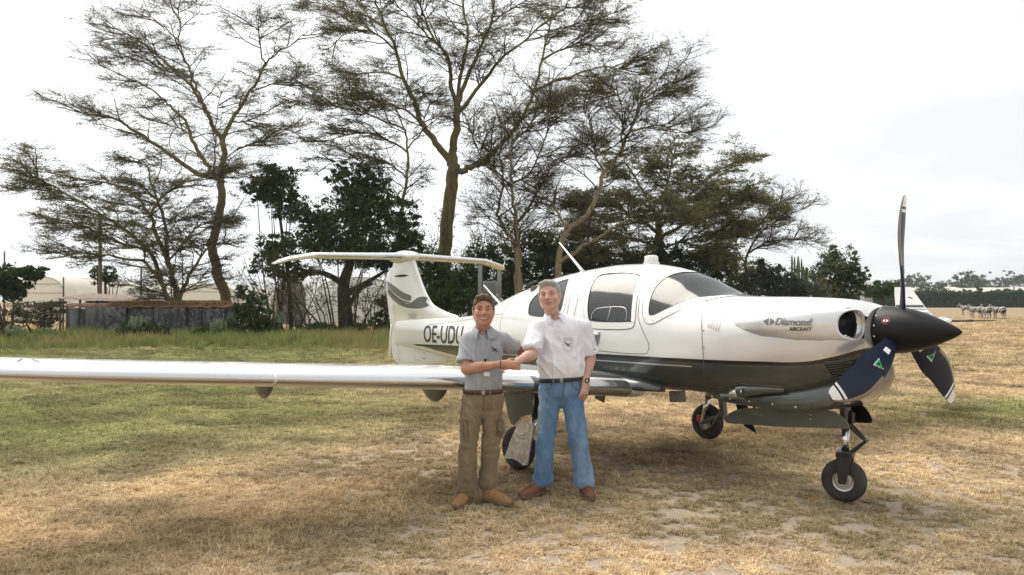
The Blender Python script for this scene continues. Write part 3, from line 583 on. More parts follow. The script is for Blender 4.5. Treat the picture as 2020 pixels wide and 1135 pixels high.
# ================================================================ ground
def zone(X, Y):
    """how green and how bare the turf is at a place (metres)"""
    P = np.stack([X, Y, np.zeros_like(X)], -1); n1 = fbm(P, 0.35, 3); n2 = fbm(P + 31, 1.1, 4); n3 = fbm(P + 77, 0.12, 3)
    sg = lambda a: 1 / (1 + np.exp(-a))
    left = sg((-1.6 - X - 0.15 * (Y - 8)) * 0.9) * sg((Y - 7.2 - 0.55 * np.maximum(0, X + 6)) * 1.1)
    g = left * (0.35 + 1.1 * n1) * sg((32 - Y) * 0.5)
    g = np.maximum(g, 0.75 * sg((Y - 15) * 0.8) * sg((33 - Y)) * sg((3 - X)) * (0.5 + 0.8 * n1))
    g = np.maximum(g, 0.9 * np.exp(-(((X - 7.6) / 2.2) ** 2 + ((Y - 11.6) / 2.0) ** 2)) * (0.4 + n2))
    g = np.maximum(g, 0.25 * np.clip((n3 - 0.5) * 4, 0, 1))
    bare = sg((X + 1.6 + 0.8 * (n1 - .5) * 6) * 1.3) * sg((9.4 - Y + 3 * (n1 - .5)) * 1.1) * 0.9 + 0.35 * sg((5.6 - Y) * 2.0) * sg((X + 4) * 1.0)
    bare = np.maximum(bare * np.clip(0.25 + 1.6 * n2, 0, 1), np.clip((n2 - 0.60) * 8, 0, 1) * 0.6 * sg((X - 1) * 1.0) * sg((60 - Y)))
    pth = np.clip((fbm(P * np.array([0.25, 1.0, 1]) + 5, 0.16, 3) - 0.60) * 14, 0, .6) * sg((X - 8) * .5) * sg((Y - 26) * .4); bare = np.maximum(bare, pth)
    return np.clip(g, 0, 1), np.clip(bare, 0, 1)
def ground_mat():
    m = NT('dry_turf'); c = m.coord(); at_ = m.n('ShaderNodeAttribute'); at_.attribute_name = 'zone'; s = m.n('ShaderNodeSeparateColor'); m.l(at_.outputs['Color'], s.inputs[0]); g, b, fr = s.outputs[0], s.outputs[1], s.outputs[2]
    f1 = m.noise(c, 14, 6, 0.7); f2 = m.noise(c, 70, 5, 0.75); f3 = m.noise(c, 0.8, 4); mixf = m.math('ADD', m.math('MULTIPLY', f1, 0.5), m.math('MULTIPLY', f2, 0.5))
    dry = m.ramp(mixf, [(0.30, (0.25, 0.17, 0.095)), (0.5, (0.42, 0.32, 0.20)), (0.68, (0.58, 0.47, 0.32))])
    dry = m.mix(m.maprange(f3, 0.35, 0.7, 0.0, 0.5), dry, m.ramp(mixf, [(0.3, (0.26, 0.185, 0.09)), (0.7, (0.54, 0.44, 0.28))]))
    grn = m.ramp(mixf, [(0.30, (0.10, 0.135, 0.03)), (0.5, (0.19, 0.23, 0.07)), (0.7, (0.32, 0.33, 0.125))])
    sand = m.ramp(mixf, [(0.3, (0.25, 0.20, 0.155)), (0.5, (0.35, 0.285, 0.22)), (0.7, (0.45, 0.38, 0.31))])
    col = m.mix(g, dry, grn); col = m.mix(m.math('MULTIPLY', m.math('MULTIPLY', b, 1.5, clamp=True), m.maprange(f1, 0.28, 0.45), clamp=True), col, sand); col = m.mix(fr, col, m.mix(1.0, col, m.ramp(m.noise(c, 3.0, 6, .7, 0, (.5, 1.6, 1)), [(.3, (.50, .48, .44)), (.7, (.86, .84, .80))]), 'MULTIPLY')); m.set(col=col, rough=0.95, spec=0.1)  # far turf darkened: self-shading of the grass put into the colour
    m.bump(mixf, 0.8, 0.03); return m.m
def axis(segs): return np.unique(np.concatenate([np.linspace(a, b, n) for a, b, n in segs]))
gx = axis([(-3000, -200, 12), (-200, -40, 17), (-40, -12, 57), (-12, 12, 145), (12, 40, 57), (40, 200, 17), (200, 3000, 12)]); gy = axis([(-200, 0, 9), (0, 3.6, 7), (3.6, 16, 95), (16, 45, 70), (45, 200, 52), (200, 800, 16), (800, 5000, 10)])
GX, GY = np.meshgrid(gx, gy, indexing='ij'); zg, zb_a = zone(GX, GY)
GZ = (fbm(np.stack([GX, GY, 0 * GX], -1), 1.3, 4) - 0.5) * 0.05 * np.clip((GY - 3) / 3, 0, 1) - 0.018
GZ = np.where((np.abs(GX) < 60) & (GY < 120), GZ, -0.018)
nX, nY = GX.shape; gi = np.arange(nX * nY).reshape(nX, nY); gq = np.stack([gi[:-1, :-1], gi[1:, :-1], gi[1:, 1:], gi[:-1, 1:]], -1).reshape(-1, 4)
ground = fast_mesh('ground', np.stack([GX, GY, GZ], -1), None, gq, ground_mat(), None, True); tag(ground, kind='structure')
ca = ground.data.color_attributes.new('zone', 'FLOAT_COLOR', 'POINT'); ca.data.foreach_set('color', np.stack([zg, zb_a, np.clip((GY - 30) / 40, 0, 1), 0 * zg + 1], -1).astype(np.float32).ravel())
# ---- grass: tufts scattered as instances
def tuft(name, n, r, h, seed, lean, w=0.0035):
    rng = np.random.default_rng(seed); V = []; Q = []; T3 = []
    for i in range(n):
        a = rng.uniform(0, 2 * math.pi); b = np.array([math.cos(a), math.sin(a), 0]) * r * math.sqrt(rng.random()); a2 = rng.uniform(0, 2 * math.pi); d = np.array([math.cos(a2), math.sin(a2), 0]); ln = lean * rng.uniform(0.3, 1.3); hh = h * rng.uniform(0.5, 1.25); s = np.array([-d[1], d[0], 0]) * w * rng.uniform(.7, 1.4)
        p0, p1, p2 = b, b + d * ln * .35 * hh + np.array([0, 0, hh * .6]), b + d * ln * 1.1 * hh + np.array([0, 0, hh * rng.uniform(.6, 1.0)]); k = len(V)
        V += [p0 - s, p0 + s, p1 + s * .8, p1 - s * .8, p2]; Q.append((k, k + 1, k + 2, k + 3)); T3.append((k + 3, k + 2, k + 4))
    o = fast_mesh(name, np.array(V), np.array(T3), np.array(Q), None, None); COL.objects.unlink(o); return o
def grass_mat(name, trans=0.25):
    m = NT(name); q = m.n('ShaderNodeAttribute'); q.attribute_type = 'INSTANCER'; q.attribute_name = 'gcol'; g = m.n('ShaderNodeNewGeometry')
    col = m.mix(m.maprange(g.outputs['Random Per Island'], 0, 1, 0, 0.55), q.outputs['Color'], m.mix(0.5, q.outputs['Color'], (0.55, 0.44, 0.25))); m.set(col=col, rough=0.8, spec=0.15)
    tl = m.n('ShaderNodeBsdfTranslucent'); m.l(col, tl.inputs[0]); mx = m.n('ShaderNodeMixShader'); mx.inputs[0].default_value = trans; m.l(m.b.outputs[0], mx.inputs[1]); m.l(tl.outputs[0], mx.inputs[2]); m.l(mx.outputs[0], m.out.inputs[0]); return m.m
M_grass = grass_mat('grass_blades')
def scatter(name, label, P, scale, col, protos, seed):
    """points become instances of the tuft meshes through geometry nodes"""
    rng = np.random.default_rng(seed); N = len(P); me = bpy.data.meshes.new(name); me.vertices.add(N); me.vertices.foreach_set('co', np.asarray(P, np.float32).ravel())
    for nm, ty, dat in (('gscale', 'FLOAT', scale), ('gang', 'FLOAT', rng.uniform(0, 6.283, N)), ('gkind', 'INT', rng.integers(0, len(protos), N))):
        a = me.attributes.new(nm, ty, 'POINT'); a.data.foreach_set('value', np.asarray(dat, np.int32 if ty == 'INT' else np.float32))
    a = me.attributes.new('gcol', 'FLOAT_COLOR', 'POINT'); a.data.foreach_set('color', np.concatenate([col, np.ones((N, 1))], 1).astype(np.float32).ravel())
    o = bpy.data.objects.new(name, me); COL.objects.link(o); tag(o, label, 'grass', None, 'stuff')
    t = bpy.data.node_groups.new(name + '_scatter', 'GeometryNodeTree'); t.interface.new_socket('Geometry', in_out='INPUT', socket_type='NodeSocketGeometry'); t.interface.new_socket('Geometry', in_out='OUTPUT', socket_type='NodeSocketGeometry')
    n_in, n_out = t.nodes.new('NodeGroupInput'), t.nodes.new('NodeGroupOutput'); ip = t.nodes.new('GeometryNodeInstanceOnPoints'); gj = t.nodes.new('GeometryNodeGeometryToInstance')
    def attr(nm, ty):
        q = t.nodes.new('GeometryNodeInputNamedAttribute'); q.data_type = ty; q.inputs[0].default_value = nm; return q.outputs[0]
    for p in reversed(protos):
        oi = t.nodes.new('GeometryNodeObjectInfo'); oi.inputs[0].default_value = p; t.links.new(oi.outputs['Geometry'], gj.inputs[0])
    m2p = t.nodes.new('GeometryNodeMeshToPoints'); t.links.new(n_in.outputs[0], m2p.inputs[0]); t.links.new(m2p.outputs[0], ip.inputs['Points']); t.links.new(gj.outputs[0], ip.inputs['Instance']); ip.inputs['Pick Instance'].default_value = True
    t.links.new(attr('gkind', 'INT'), ip.inputs['Instance Index']); cx = t.nodes.new('ShaderNodeCombineXYZ'); t.links.new(attr('gang', 'FLOAT'), cx.inputs[2]); t.links.new(cx.outputs[0], ip.inputs['Rotation']); t.links.new(attr('gscale', 'FLOAT'), ip.inputs['Scale']); t.links.new(ip.outputs[0], n_out.inputs[0])
    md = o.modifiers.new('scatter', 'NODES'); md.node_group = t; return o
protos = [tuft('grass_tuft', 26, .055, .034, 1, 1.6), tuft('grass_tuft', 20, .045, .045, 2, 1.0), tuft('grass_tuft', 30, .07, .026, 3, 2.6), tuft('grass_tuft', 12, .06, .020, 4, 4.0)]
for p in protos: p.data.materials.append(M_grass)
def gcols(g, b, rng):
    N = len(g); t = rng.random((N, 1)); dry = np.array([0.36, 0.235, 0.125]) * (1 - t) + np.array([0.76, 0.615, 0.41]) * t; gr = np.array([0.14, 0.18, 0.055]) * (1 - t) + np.array([0.33, 0.34, 0.135]) * t
    lf = (0.62 + 0.76 * LFN)[:, None]; dry = dry * lf; gr = gr * lf; k = np.clip(g[:, None] * 1.15 + rng.normal(0, .12, (N, 1)), 0, 1); return dry * (1 - k) + gr * k
rng = np.random.default_rng(5); u = rng.random(220000)
yy = 4.1 * (75 / 4.1) ** u ** 0.92; xx = (rng.random(len(yy)) * 2 - 1) * (yy * 0.70 + 0.6)
g_, b_ = zone(xx, yy); hfn = fbm(np.stack([xx, yy * 1.3, 0 * xx], -1) + 9, 8.5, 2); keep = (rng.random(len(yy)) < np.where(b_ > .15, np.clip(1.05 - b_ * 0.20 - np.clip((hfn - .46) * 7, 0, 1) * np.clip(b_ * 1.3, 0, .86), 0, 1), 0.25 + 1.3 * fbm(np.stack([xx, yy, 0 * xx], -1), 2.4, 3))); xx, yy, g_, b_ = xx[keep], yy[keep], g_[keep], b_[keep]
zz_ = (fbm(np.stack([xx, yy, 0 * xx], -1), 1.3, 4) - 0.5) * 0.05 * np.clip((yy - 3) / 3, 0, 1) - 0.020
LFN = fbm(np.stack([xx, yy, 0 * xx], -1) + 50, 1.6, 4); LFN = np.clip((LFN - .5) * 2.4 + .5, 0, 1)
scatter('dry_grass', 'short dry tan grass turning green to the left', np.stack([xx, yy, zz_], -1), rng.uniform(.5, 1.15, len(xx)) * (1 - .20 * np.clip(b_, 0, 1)) * np.clip(yy / 7, 1, 9.0) ** 0.6, gcols(g_, b_, rng), protos, 6)
# taller rough grass along the wall
tall = [tuft('tall_tuft', 34, .16, .36, 11, .5, .007), tuft('tall_tuft', 26, .14, .46, 12, .35, .007), tuft('tall_tuft', 30, .2, .26, 13, .8, .007)]
for p in tall: p.data.materials.append(M_grass)
N = 9000; yy = rng.uniform(23.5, 34.2, N); xx = rng.uniform(-25, 3.5, N); wgt = np.clip((yy - 23.5 - 2.0 * fbm(np.stack([xx, yy * 0, 0 * xx], -1), .3, 3)) / 4, 0, 1); k = rng.random(N) < wgt + .08; xx, yy, wgt = xx[k], yy[k], wgt[k]
t = rng.random((len(xx), 1)); nn = fbm(np.stack([xx, yy, 0 * xx], -1), .5, 3)[:, None]; cl = np.array([0.09, 0.14, 0.03]) * (1 - t) + np.array([0.26, 0.30, 0.085]) * t; cl = cl * (1 - np.clip((nn - .52) * 5, 0, .7)) + np.array([.30, .24, .11]) * np.clip((nn - .52) * 5, 0, .7)
scatter('tall_grass', 'taller green rough grass strip in front of the concrete wall', np.stack([xx, yy, 0 * xx - .02], -1), rng.uniform(.4, 1.25, len(xx)) * (.4 + .75 * wgt), cl, tall, 7)
# ================================================================ wall, sheds, greenhouses, posts
def conc_mat(name, lo, hi, stain):
    m = NT(name); c = m.coord(); f = m.noise(c, 1.6, 7, 0.7); st = m.noise(c, 3.0, 6, 0.7, 0.6, (1.6, 1.6, 0.35)); col = m.ramp(f, [(0.3, lo), (0.7, hi)]); col = m.mix(m.maprange(st, 0.45, 0.62, 0, 0.85), col, stain)
    lich = m.maprange(m.noise(c, 2.6, 7, .72, .8), .53, .60, 0, .85); col = m.mix(lich, col, (.24, .235, .225)); col = m.mix(m.maprange(m.noise(c, 1.3, 5, .7), .52, .6, 0, .8), col, (.03, .031, .034)); m.set(col=col, rough=.9, spec=.2); m.bump(f, .5, .02); return m.m
M_conc = conc_mat('stained_concrete', (.060, .060, .062), (.125, .125, .13), (.022, .023, .026)); M_conc2 = conc_mat('pale_stained_concrete', (.10, .10, .105), (.20, .20, .205), (.035, .037, .042))
DW = 35.5; wx = lambda px, d=DW: (px - 1010) / FPX * d
wall = thing('concrete_wall', 'low dark stained concrete panel wall with dry grass growing along its top', 'wall', (wx(300), DW, 0))
bnd = [132, 141, 158, 172, 252, 262, 305, 329, 370, 381, 400, 422, 446, 470]
for i, (a, b) in enumerate(zip(bnd[:-1], bnd[1:])):
    x0, x1 = wx(a) - wx(300), wx(b) - wx(300); h = 1.40 - 0.04 * (i % 3); dp = (0.0, .10, -.05, .06, -.12, .03, .0, .08, -.13, .05, -.02, .07, .0)[i]
    mesh('wall_panel', *g_bbox(((x0 + x1) / 2, -dp, h / 2 - .05), (x1 - x0 - .03, .22, h), .015), M_conc2 if i in (1, 3, 6, 10) else M_conc, wall, True, 30)
mesh('wall_backing', *g_box((0, .16, .62), (wx(470) - wx(132) - .05, .08, 1.24)), M_conc, wall, False)
M_soil = simple('dry_soil', (.17, .10, .06), .95, var=.3, scale=5)
rr = [[(wx(px) - wx(300), y0, z0 + .05 * math.sin(px * .21)) for y0, z0 in ((-.15, 1.33), (-.1, 1.44), (.5, 1.50), (1.6, 1.46), (2.6, .9))] for px in np.linspace(132, 470, 30)]
mesh('soil_bank', *g_rings(rr, False, False), M_soil, wall)
N = 1500; px = rng.uniform(215, 440, N); bp = np.stack([wx(px), DW + rng.uniform(-.1, 1.3, N), np.full(N, 1.42)], 1)
dryt = [tuft('dry_tuft', 20, .10, .22, 21, .5, .006), tuft('dry_tuft', 16, .08, .28, 22, .35, .006)]
for p in dryt: p.data.materials.append(M_grass)
scatter('dry_wall_grass', 'tufts of dry brown grass along the top of the wall', bp, rng.uniform(.5, 1.2, N), np.array([.22, .135, .06]) + rng.random((N, 1)) * np.array([.20, .15, .08]), dryt, 8)
# rusty sheet roof behind the wall
def rust_mat():
    m = NT('rusty_sheet'); c = m.coord(); f = m.noise(c, 2.5, 6, .7); m.set(col=m.ramp(f, [(.3, (.10, .065, .045)), (.55, (.22, .16, .12)), (.7, (.34, .29, .25))]), rough=.7, metal=.2); return m.m
M_rust = rust_mat(); M_wood = bark_mat('weathered_wood', (.09, .075, .06), (.20, .17, .13), 9)
shed = thing('tin_roof_shed', 'low shed with rusty corrugated sheet roof behind the left end of the wall', 'shed', (wx(215, 39), 39, 0))
for i in range(9):
    xa = wx(132 + i * 19, 39) - wx(215, 39); w_ = wx(152, 39) - wx(132, 39); prof = [(xa + w_ * j / 12, .03 * (j % 2)) for j in range(13)]
    mesh('roof_sheet', *g_rings([[(x, -1.2 + .02 * i, 1.72 - .025 * i + z + .005 * (i % 2)) for x, z in prof], [(x, 1.8, 2.0 - .03 * i + z) for x, z in prof]], False, False), M_rust, shed)
for i in range(5): mesh('post', *g_tube([(wx(140 + i * 38, 39) - wx(215, 39), -.9, 0), (wx(140 + i * 38, 39) - wx(215, 39), -.9, 1.74 - .05 * i)], .06, 6), M_wood, shed)
mesh('back_wall', *g_box((0, 1.6, .85), (wx(300, 39) - wx(140, 39), .1, 1.55)), M_conc, shed, False)
def plastic_mat(name, col):
    m = NT(name); c = m.coord(); f = m.noise(c, .5, 5, .6); g = m.noise(c, 2.2, 6, .7, .5, (1, 1, .3)); k = m.ramp(f, [(.3, tuple(x * .88 for x in col)), (.7, col)]); k = m.mix(m.maprange(g, .55, .75, 0, .35), k, tuple(x * .62 for x in col))
    m.set(col=k, rough=.45, spec=.3); tl = m.n('ShaderNodeBsdfTranslucent'); m.l(k, tl.inputs[0]); mx = m.n('ShaderNodeMixShader'); mx.inputs[0].default_value = .55; m.l(m.b.outputs[0], mx.inputs[1]); m.l(tl.outputs[0], mx.inputs[2]); m.l(mx.outputs[0], m.out.inputs[0]); return m.m
M_film = plastic_mat('greenhouse_film', (.84, .82, .74)); M_film2 = plastic_mat('white_greenhouse_film', (.88, .89, .88)); M_steel = simple('galvanised_tube', (.35, .35, .34), .5, .5)
def greenhouse(label, px0, px1, d, top, length, mat, rib=3, skew=0.0, side=1.6, gable=None, name='greenhouse'):
    xa, xb = wx(px0, d), wx(px1, d); xc, hw = (xa + xb) / 2, (xb - xa) / 2; zt_ = at(0, top, d)[2]; root = thing(name, label, 'greenhouse', (xc, d, 0), 0, 'plastic film greenhouses')
    def arch(y, o=0): return [(-(hw + o), y, 0), (-(hw + o), y, side)] + [(-(hw + o) * math.cos(a), y, side + (zt_ - side + o) * math.sin(a) ** .8) for a in np.linspace(0, math.pi, 17)[1:-1]] + [((hw + o), y, side), ((hw + o), y, 0)]
    ys = np.linspace(0, length, rib + 1); mesh('film_cover', *g_rings([arch(y) for y in ys], False, False), mat, root)
    e = arch(0.0); mesh('end_wall', e, [tuple(range(len(e)))], gable or mat, root, False)
    for y in ys: mesh('hoop', *g_tube(arch(y, .03), .04, 5), M_steel, root)
    for zf in (side, side + (zt_ - side) * .55): mesh('rail', *g_box((0, -.04, zf), (2 * hw * (1 if zf == side else .8), .05, .06)), M_steel, root, False)
    return root
M_gable = simple('grey_shade_net', (.20, .20, .20), .8)
greenhouse('cream plastic greenhouse with curved roof left of the rusty shed', 28, 124, 60, 546, 40, M_film, 6, side=2.2)
greenhouse('pale greenhouse behind the tall thorn trunk', 350, 470, 66, 562, 40, M_film, 5)
greenhouse('low white greenhouse roof behind the low thorn tree', 225, 345, 70, 572, 40, M_film2, 5)
greenhouse('white greenhouse with grey shaded gable behind the bare stems', 545, 602, 52, 547, 40, M_film2, 5, gable=M_gable)
greenhouse('long white greenhouse left of the tail fin behind the black trunk', 618, 790, 56, 548, 40, M_film2, 5)
greenhouse('white greenhouse glimpsed between the T tail and the cabin', 860, 1040, 58, 560, 40, M_film2, 5)
far = thing('far_greenhouse', 'long pale cream greenhouse roof beyond the hedge', 'greenhouse', (at(1960, 592, 230)[0], 230, 0))
for i in range(8):
    w_ = 14.0; x0 = -32 + i * 12.5; mesh('roof_bay', *g_rings([[(x0 + w_ * j / 10 * .9, y, 4.1 + .2 * (i % 2) + 1.3 * math.sin(math.pi * j / 10)) for j in range(11)] for y in (0, 30)], False, False), M_film, far)
mesh('side_wall', *g_box((12, -.05, 2.05), (100, .1, 4.1)), M_film, far, False)
def pole(label, px, top, d, r, cross=None, mat=M_wood, base=0.0, name='wooden_pole'):
    x = wx(px, d); z = at(px, top, d)[2]; o = thing(name, label, 'pole', (x, d, 0), 0, 'poles'); mesh('shaft', *g_tube([(0, 0, base), (r * .3, 0, z * .5), (0, 0, z)], [r, r * .9, r * .75], 8), mat, o)
    if cross: mesh('crossarm', *g_box((0, -r, z - .3), (cross, .1, .12)), mat, o, False)
    else: mesh('pole_cap', *g_tube([(0, 0, z), (0, 0, z + .03)], [r * .8, r * .5], 8), mat, o)
pole('thin pole standing at the left picture edge', 8, 497, 45, .06); pole('tall weathered pole behind the rusty shed', 196, 428, 44, .12); pole('thin post beside the cream greenhouse', 125, 548, 42, .05); pole('short thin post above the wall between the thorn trunks', 278, 530, 48, .07); pole('far utility pole above the hedge at the right edge', 2000, 543, 178, .14, 2.0)
hf = thing('transformer_frame', 'twin post concrete frame carrying a grey transformer box behind the tail', 'transformer', (wx(967, 32), 32, 0))
M_post = simple('grey_concrete_post', (.25, .25, .245), .85, var=.2, scale=8)
for px, tp in ((947, 523), (985, 524)): mesh('post', *g_box((wx(px, 32) - wx(967, 32), 0, at(px, tp, 32)[2] / 2), (.17, .2, at(px, tp, 32)[2])), M_post, hf, False)
mesh('transformer_box', *g_bbox((0, -.02, at(0, 566, 32)[2]), (.60, .45, .46), .02), M_post, hf, True, 30)
for j in range(5): mesh('cooling_fin', *g_box((-.22 + .11 * j, -.28, at(0, 566, 32)[2]), (.03, .08, .36)), M_post, hf, False)
mesh('crossbar', *g_box((0, -.14, at(0, 578, 32)[2]), (.95, .08, .09)), M_post, hf, False)
# ---- cacti
def cactus_mat():
    m = NT('euphorbia_skin'); c = m.coord(); m.set(col=m.ramp(m.noise(c, 6, 4), [(.3, (.08, .12, .05)), (.7, (.18, .22, .105))]), rough=.6); return m.m
M_cact = cactus_mat()
def cactus(label, px, base_py, top_py, spread, n, seed, d=31.0):
    rg = np.random.default_rng(seed); x = wx(px, d); h = (at(px, top_py, d)[2]); sp = spread * d / FPX; o = thing('candelabra_cactus', label, 'cactus', (x, d, 0), 0, 'candelabra cacti')
    def arm(nm, pts, r):
        P = smooth_loop(pts, 4, False); ring = []
        v_, f_ = g_tube(P, [r * (1 - .25 * i / len(P)) if i < len(P) - 1 else r * .3 for i in range(len(P))], 10); c_ = [P[i // 10] for i in range(len(v_))]
        v_ = [c_[i] + (q - c_[i]) * (1.0 if i % 2 else .55) for i, q in enumerate(v_)]; mesh(nm, v_, f_, M_cact, o, False)
    arm('stem', [(0, 0, 0), (.02, 0, h * .4), (0, 0, h * .96)], .12)
    for i in range(n):
        a = 2 * math.pi * i / n + rg.uniform(-.3, .3); z0 = h * rg.uniform(.22, .55); s = sp * rg.uniform(.45, 1.0); tz = h * rg.uniform(.75, 1.0)
        arm('arm', [(0, 0, z0), (s * .6 * math.cos(a), s * .6 * math.sin(a), z0 + .10), (s * math.cos(a), s * math.sin(a), z0 + .35 * (tz - z0)), (s * 1.02 * math.cos(a), s * 1.02 * math.sin(a), tz)], .075)
cactus('pale green branching cactus in front of the middle of the wall', 270, 675, 622, 16, 11, 1); cactus('spiky cactus at the left picture edge in front of the thorn shrub', 30, 690, 640, 22, 12, 2, 29.5); cactus('thin cactus before the right end of the wall', 432, 670, 628, 16, 7, 3, 31.5); cactus('small low cactus left of the leafy shrubs at the wall', 206, 675, 660, 10, 7, 4, 30.5); cactus('tall narrow cactus clump right of the small bare tree', 1575, 600, 500, 22, 12, 5, 46); cactus('cactus hidden among the thorn shrubs left of the wall', 92, 690, 645, 20, 9, 6, 30.2); cactus('cactus stems beside the dark shrub left of the bare thicket', 545, 665, 612, 18, 9, 7, 34)
# ---- hedge, far trees
hd = thing('hedge', 'long clipped dark green hedge across the far field', 'hedge', (at(1950, 592, 172)[0], 172, 0)); rg = np.random.default_rng(4)
Lh, N = 36.0, 26000; C = np.stack([rg.uniform(-Lh, Lh, N), rg.uniform(-1.2, 1.2, N), rg.uniform(0, 3.3, N)], 1); f_ = rg.random(N); C[f_ < .6, 1] = -1.2 + rg.normal(0, .12, (f_ < .6).sum()); tp = f_ > .8; C[tp, 2] = 3.3 + rg.normal(0, .12, tp.sum())
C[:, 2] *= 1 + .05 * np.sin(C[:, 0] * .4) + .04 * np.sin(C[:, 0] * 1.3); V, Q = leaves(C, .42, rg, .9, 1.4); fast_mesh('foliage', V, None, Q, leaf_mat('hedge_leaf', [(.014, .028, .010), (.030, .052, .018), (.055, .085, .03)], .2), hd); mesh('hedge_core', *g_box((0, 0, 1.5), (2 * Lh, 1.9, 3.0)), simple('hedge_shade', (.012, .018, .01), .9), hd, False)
for i in range(17):
    rg2 = np.random.default_rng(300 + i); px = 1752 + i * 19 + rg2.uniform(-9, 9); dd = rg2.uniform(270, 420); hh = rg2.uniform(8, 12.5) * (1.25 if i in (3, 12, 13, 14) else 1); x = wx(px, dd); w_ = rg2.uniform(6, 10)
    bl = [((x + rg2.uniform(-.5, .5) * w_, dd + rg2.uniform(-3, 3), hh * rg2.uniform(.62, .95)), (w_ * rg2.uniform(.35, .7), w_ * .5, hh * rg2.uniform(.06, .12))) for _ in range(6)] + [((x, dd, hh * .4), (w_ * .9, w_ * .6, hh * .38))]
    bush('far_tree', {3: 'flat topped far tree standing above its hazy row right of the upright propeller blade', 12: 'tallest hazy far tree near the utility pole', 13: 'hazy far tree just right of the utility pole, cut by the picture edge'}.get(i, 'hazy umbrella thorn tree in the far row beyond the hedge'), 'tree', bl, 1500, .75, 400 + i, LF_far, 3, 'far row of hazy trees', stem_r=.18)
for i, (px, py, dd, w_, h_, lab) in enumerate(((1835, 576, 185, 34, 11, 'grey green scrub tree at the left end of the hedge'), (1905, 576, 190, 13, 5, 'small bush topping the middle of the hedge'), (1930, 570, 195, 6, 9, 'narrow pointed bush behind the hedge'), (1980, 575, 190, 14, 5, 'small bush left of the far utility pole'), (2012, 577, 190, 9, 5, 'small bush at the right picture edge above the hedge'))):
    bush('far_shrub', lab, 'shrub', [B(px, py, dd, w_, h_), B(px + w_ * .3, py - h_ * .3, dd, w_ * .5, h_ * .6)], 900, .5, 500 + i, LF_far if i == 0 else LF_dark, 3, 'far scrub', stem_r=.1)
wt = thing('water_tank', 'small white tank on a stand among the far shrubs', 'tank', (wx(1709, 90), 90, 0)); mesh('tank', *g_lathe([(.6, 2.6), (.62, 2.7), (.62, 3.7), (.5, 3.85), (.01, 3.95)], 14), M_film2, wt); mesh('stand', *g_box((0, 0, 1.3), (1.0, 1.0, 2.6)), M_steel, wt, False)
# ================================================================ the aircraft
ac = thing('light_aircraft', 'white and dark grey single propeller aeroplane with T tail parked on dry grass', 'aeroplane', (1.205, 8.50, 0), R(-54))
# ---- paint
def paint_fuselage():
    m = NT('aircraft_paint'); c = m.coord(); s = m.n('ShaderNodeSeparateXYZ'); m.l(c, s.inputs[0]); x, z = s.outputs[0], s.outputs[2]
    fx = m.maprange(x, -5.6, 3.2)
    def curve(pts):
        q = m.n('ShaderNodeFloatCurve'); cu = q.mapping.curves[0]
        pp = [((a + 5.6) / 8.8, b / 2.0) for a, b in pts]
        while len(cu.points) < len(pp): cu.points.new(0.5, 0.5)
        for p, (a, b) in zip(cu.points, pp): p.location = (a, b); p.handle_type = 'AUTO_CLAMPED'
        q.mapping.update(); m.l(fx, q.inputs['Value']); return m.math('MULTIPLY', q.outputs[0], 2.0)
    line = curve([(-5.6, 0.955), (-4.6, 0.975), (-2.95, 1.03), (-0.87, 1.09), (0.26, 1.12), (1.64, 1.14), (2.19, 1.155), (2.52, 1.17), (2.73, 1.215), (2.92, 1.29), (3.2, 1.40)])
    low = curve([(-5.6, 0.955), (-4.6, 0.97), (-3.6, 0.915), (-2.95, 0.875), (-2.0, 0.77), (-0.9, 0.55), (0.3, 0.2), (3.2, 0.2)])
    below = m.math('LESS_THAN', z, line)
    dk = m.math('MULTIPLY', below, m.math('GREATER_THAN', z, low))
    blk = m.math('LESS_THAN', m.math('ABSOLUTE', m.math('SUBTRACT', z, m.math('SUBTRACT', line, 0.008))), 0.015)
    blk = m.math('MULTIPLY', blk, m.math('GREATER_THAN', x, -4.5))
    sl = m.math('LESS_THAN', m.math('ABSOLUTE', m.math('SUBTRACT', z, m.math('SUBTRACT', line, 0.062))), 0.006)
    sl = m.math('MULTIPLY', sl, m.math('MULTIPLY', m.math('LESS_THAN', x, 1.5), m.math('GREATER_THAN', x, -2.2)))
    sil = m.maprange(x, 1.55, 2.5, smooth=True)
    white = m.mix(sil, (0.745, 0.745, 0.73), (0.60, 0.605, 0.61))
    n1 = m.noise(c, 2.5, 3); dark = m.ramp(n1, [(0.3, (0.052, 0.060, 0.058)), (0.7, (0.064, 0.073, 0.070))])
    col = m.mix(dk, white, dark); col = m.mix(sl, col, (0.55, 0.56, 0.55)); col = m.mix(blk, col, (0.006, 0.006, 0.007))
    dust = m.maprange(m.noise(c, 2.0, 3, 0.5), 0.4, 0.9, 0.0, 0.06); col = m.mix(dust, col, (0.45, 0.40, 0.32))
    m.set(col=col, rough=0.28, coat=0.9, coatr=0.04)
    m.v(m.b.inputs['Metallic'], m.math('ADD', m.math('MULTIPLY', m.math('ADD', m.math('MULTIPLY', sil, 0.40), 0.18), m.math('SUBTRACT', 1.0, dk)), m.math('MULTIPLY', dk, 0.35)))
    return m.m
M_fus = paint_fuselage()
def gloss(name, col, rough=0.25, metal=0.0, coat=0.9):
    m = NT(name); c = m.coord(); dust = m.maprange(m.noise(c, 2.2, 3, 0.5), 0.4, 0.9, 0.0, 0.08)
    m.set(col=m.mix(dust, col, tuple(0.6 * a + 0.4 * b for a, b in zip(col, (0.45, 0.4, 0.32)))), rough=m.maprange(m.noise(c, 1.5, 2), 0.3, 0.8, rough * 0.9, rough * 1.15), metal=metal, coat=coat, coatr=0.05)
    return m.m
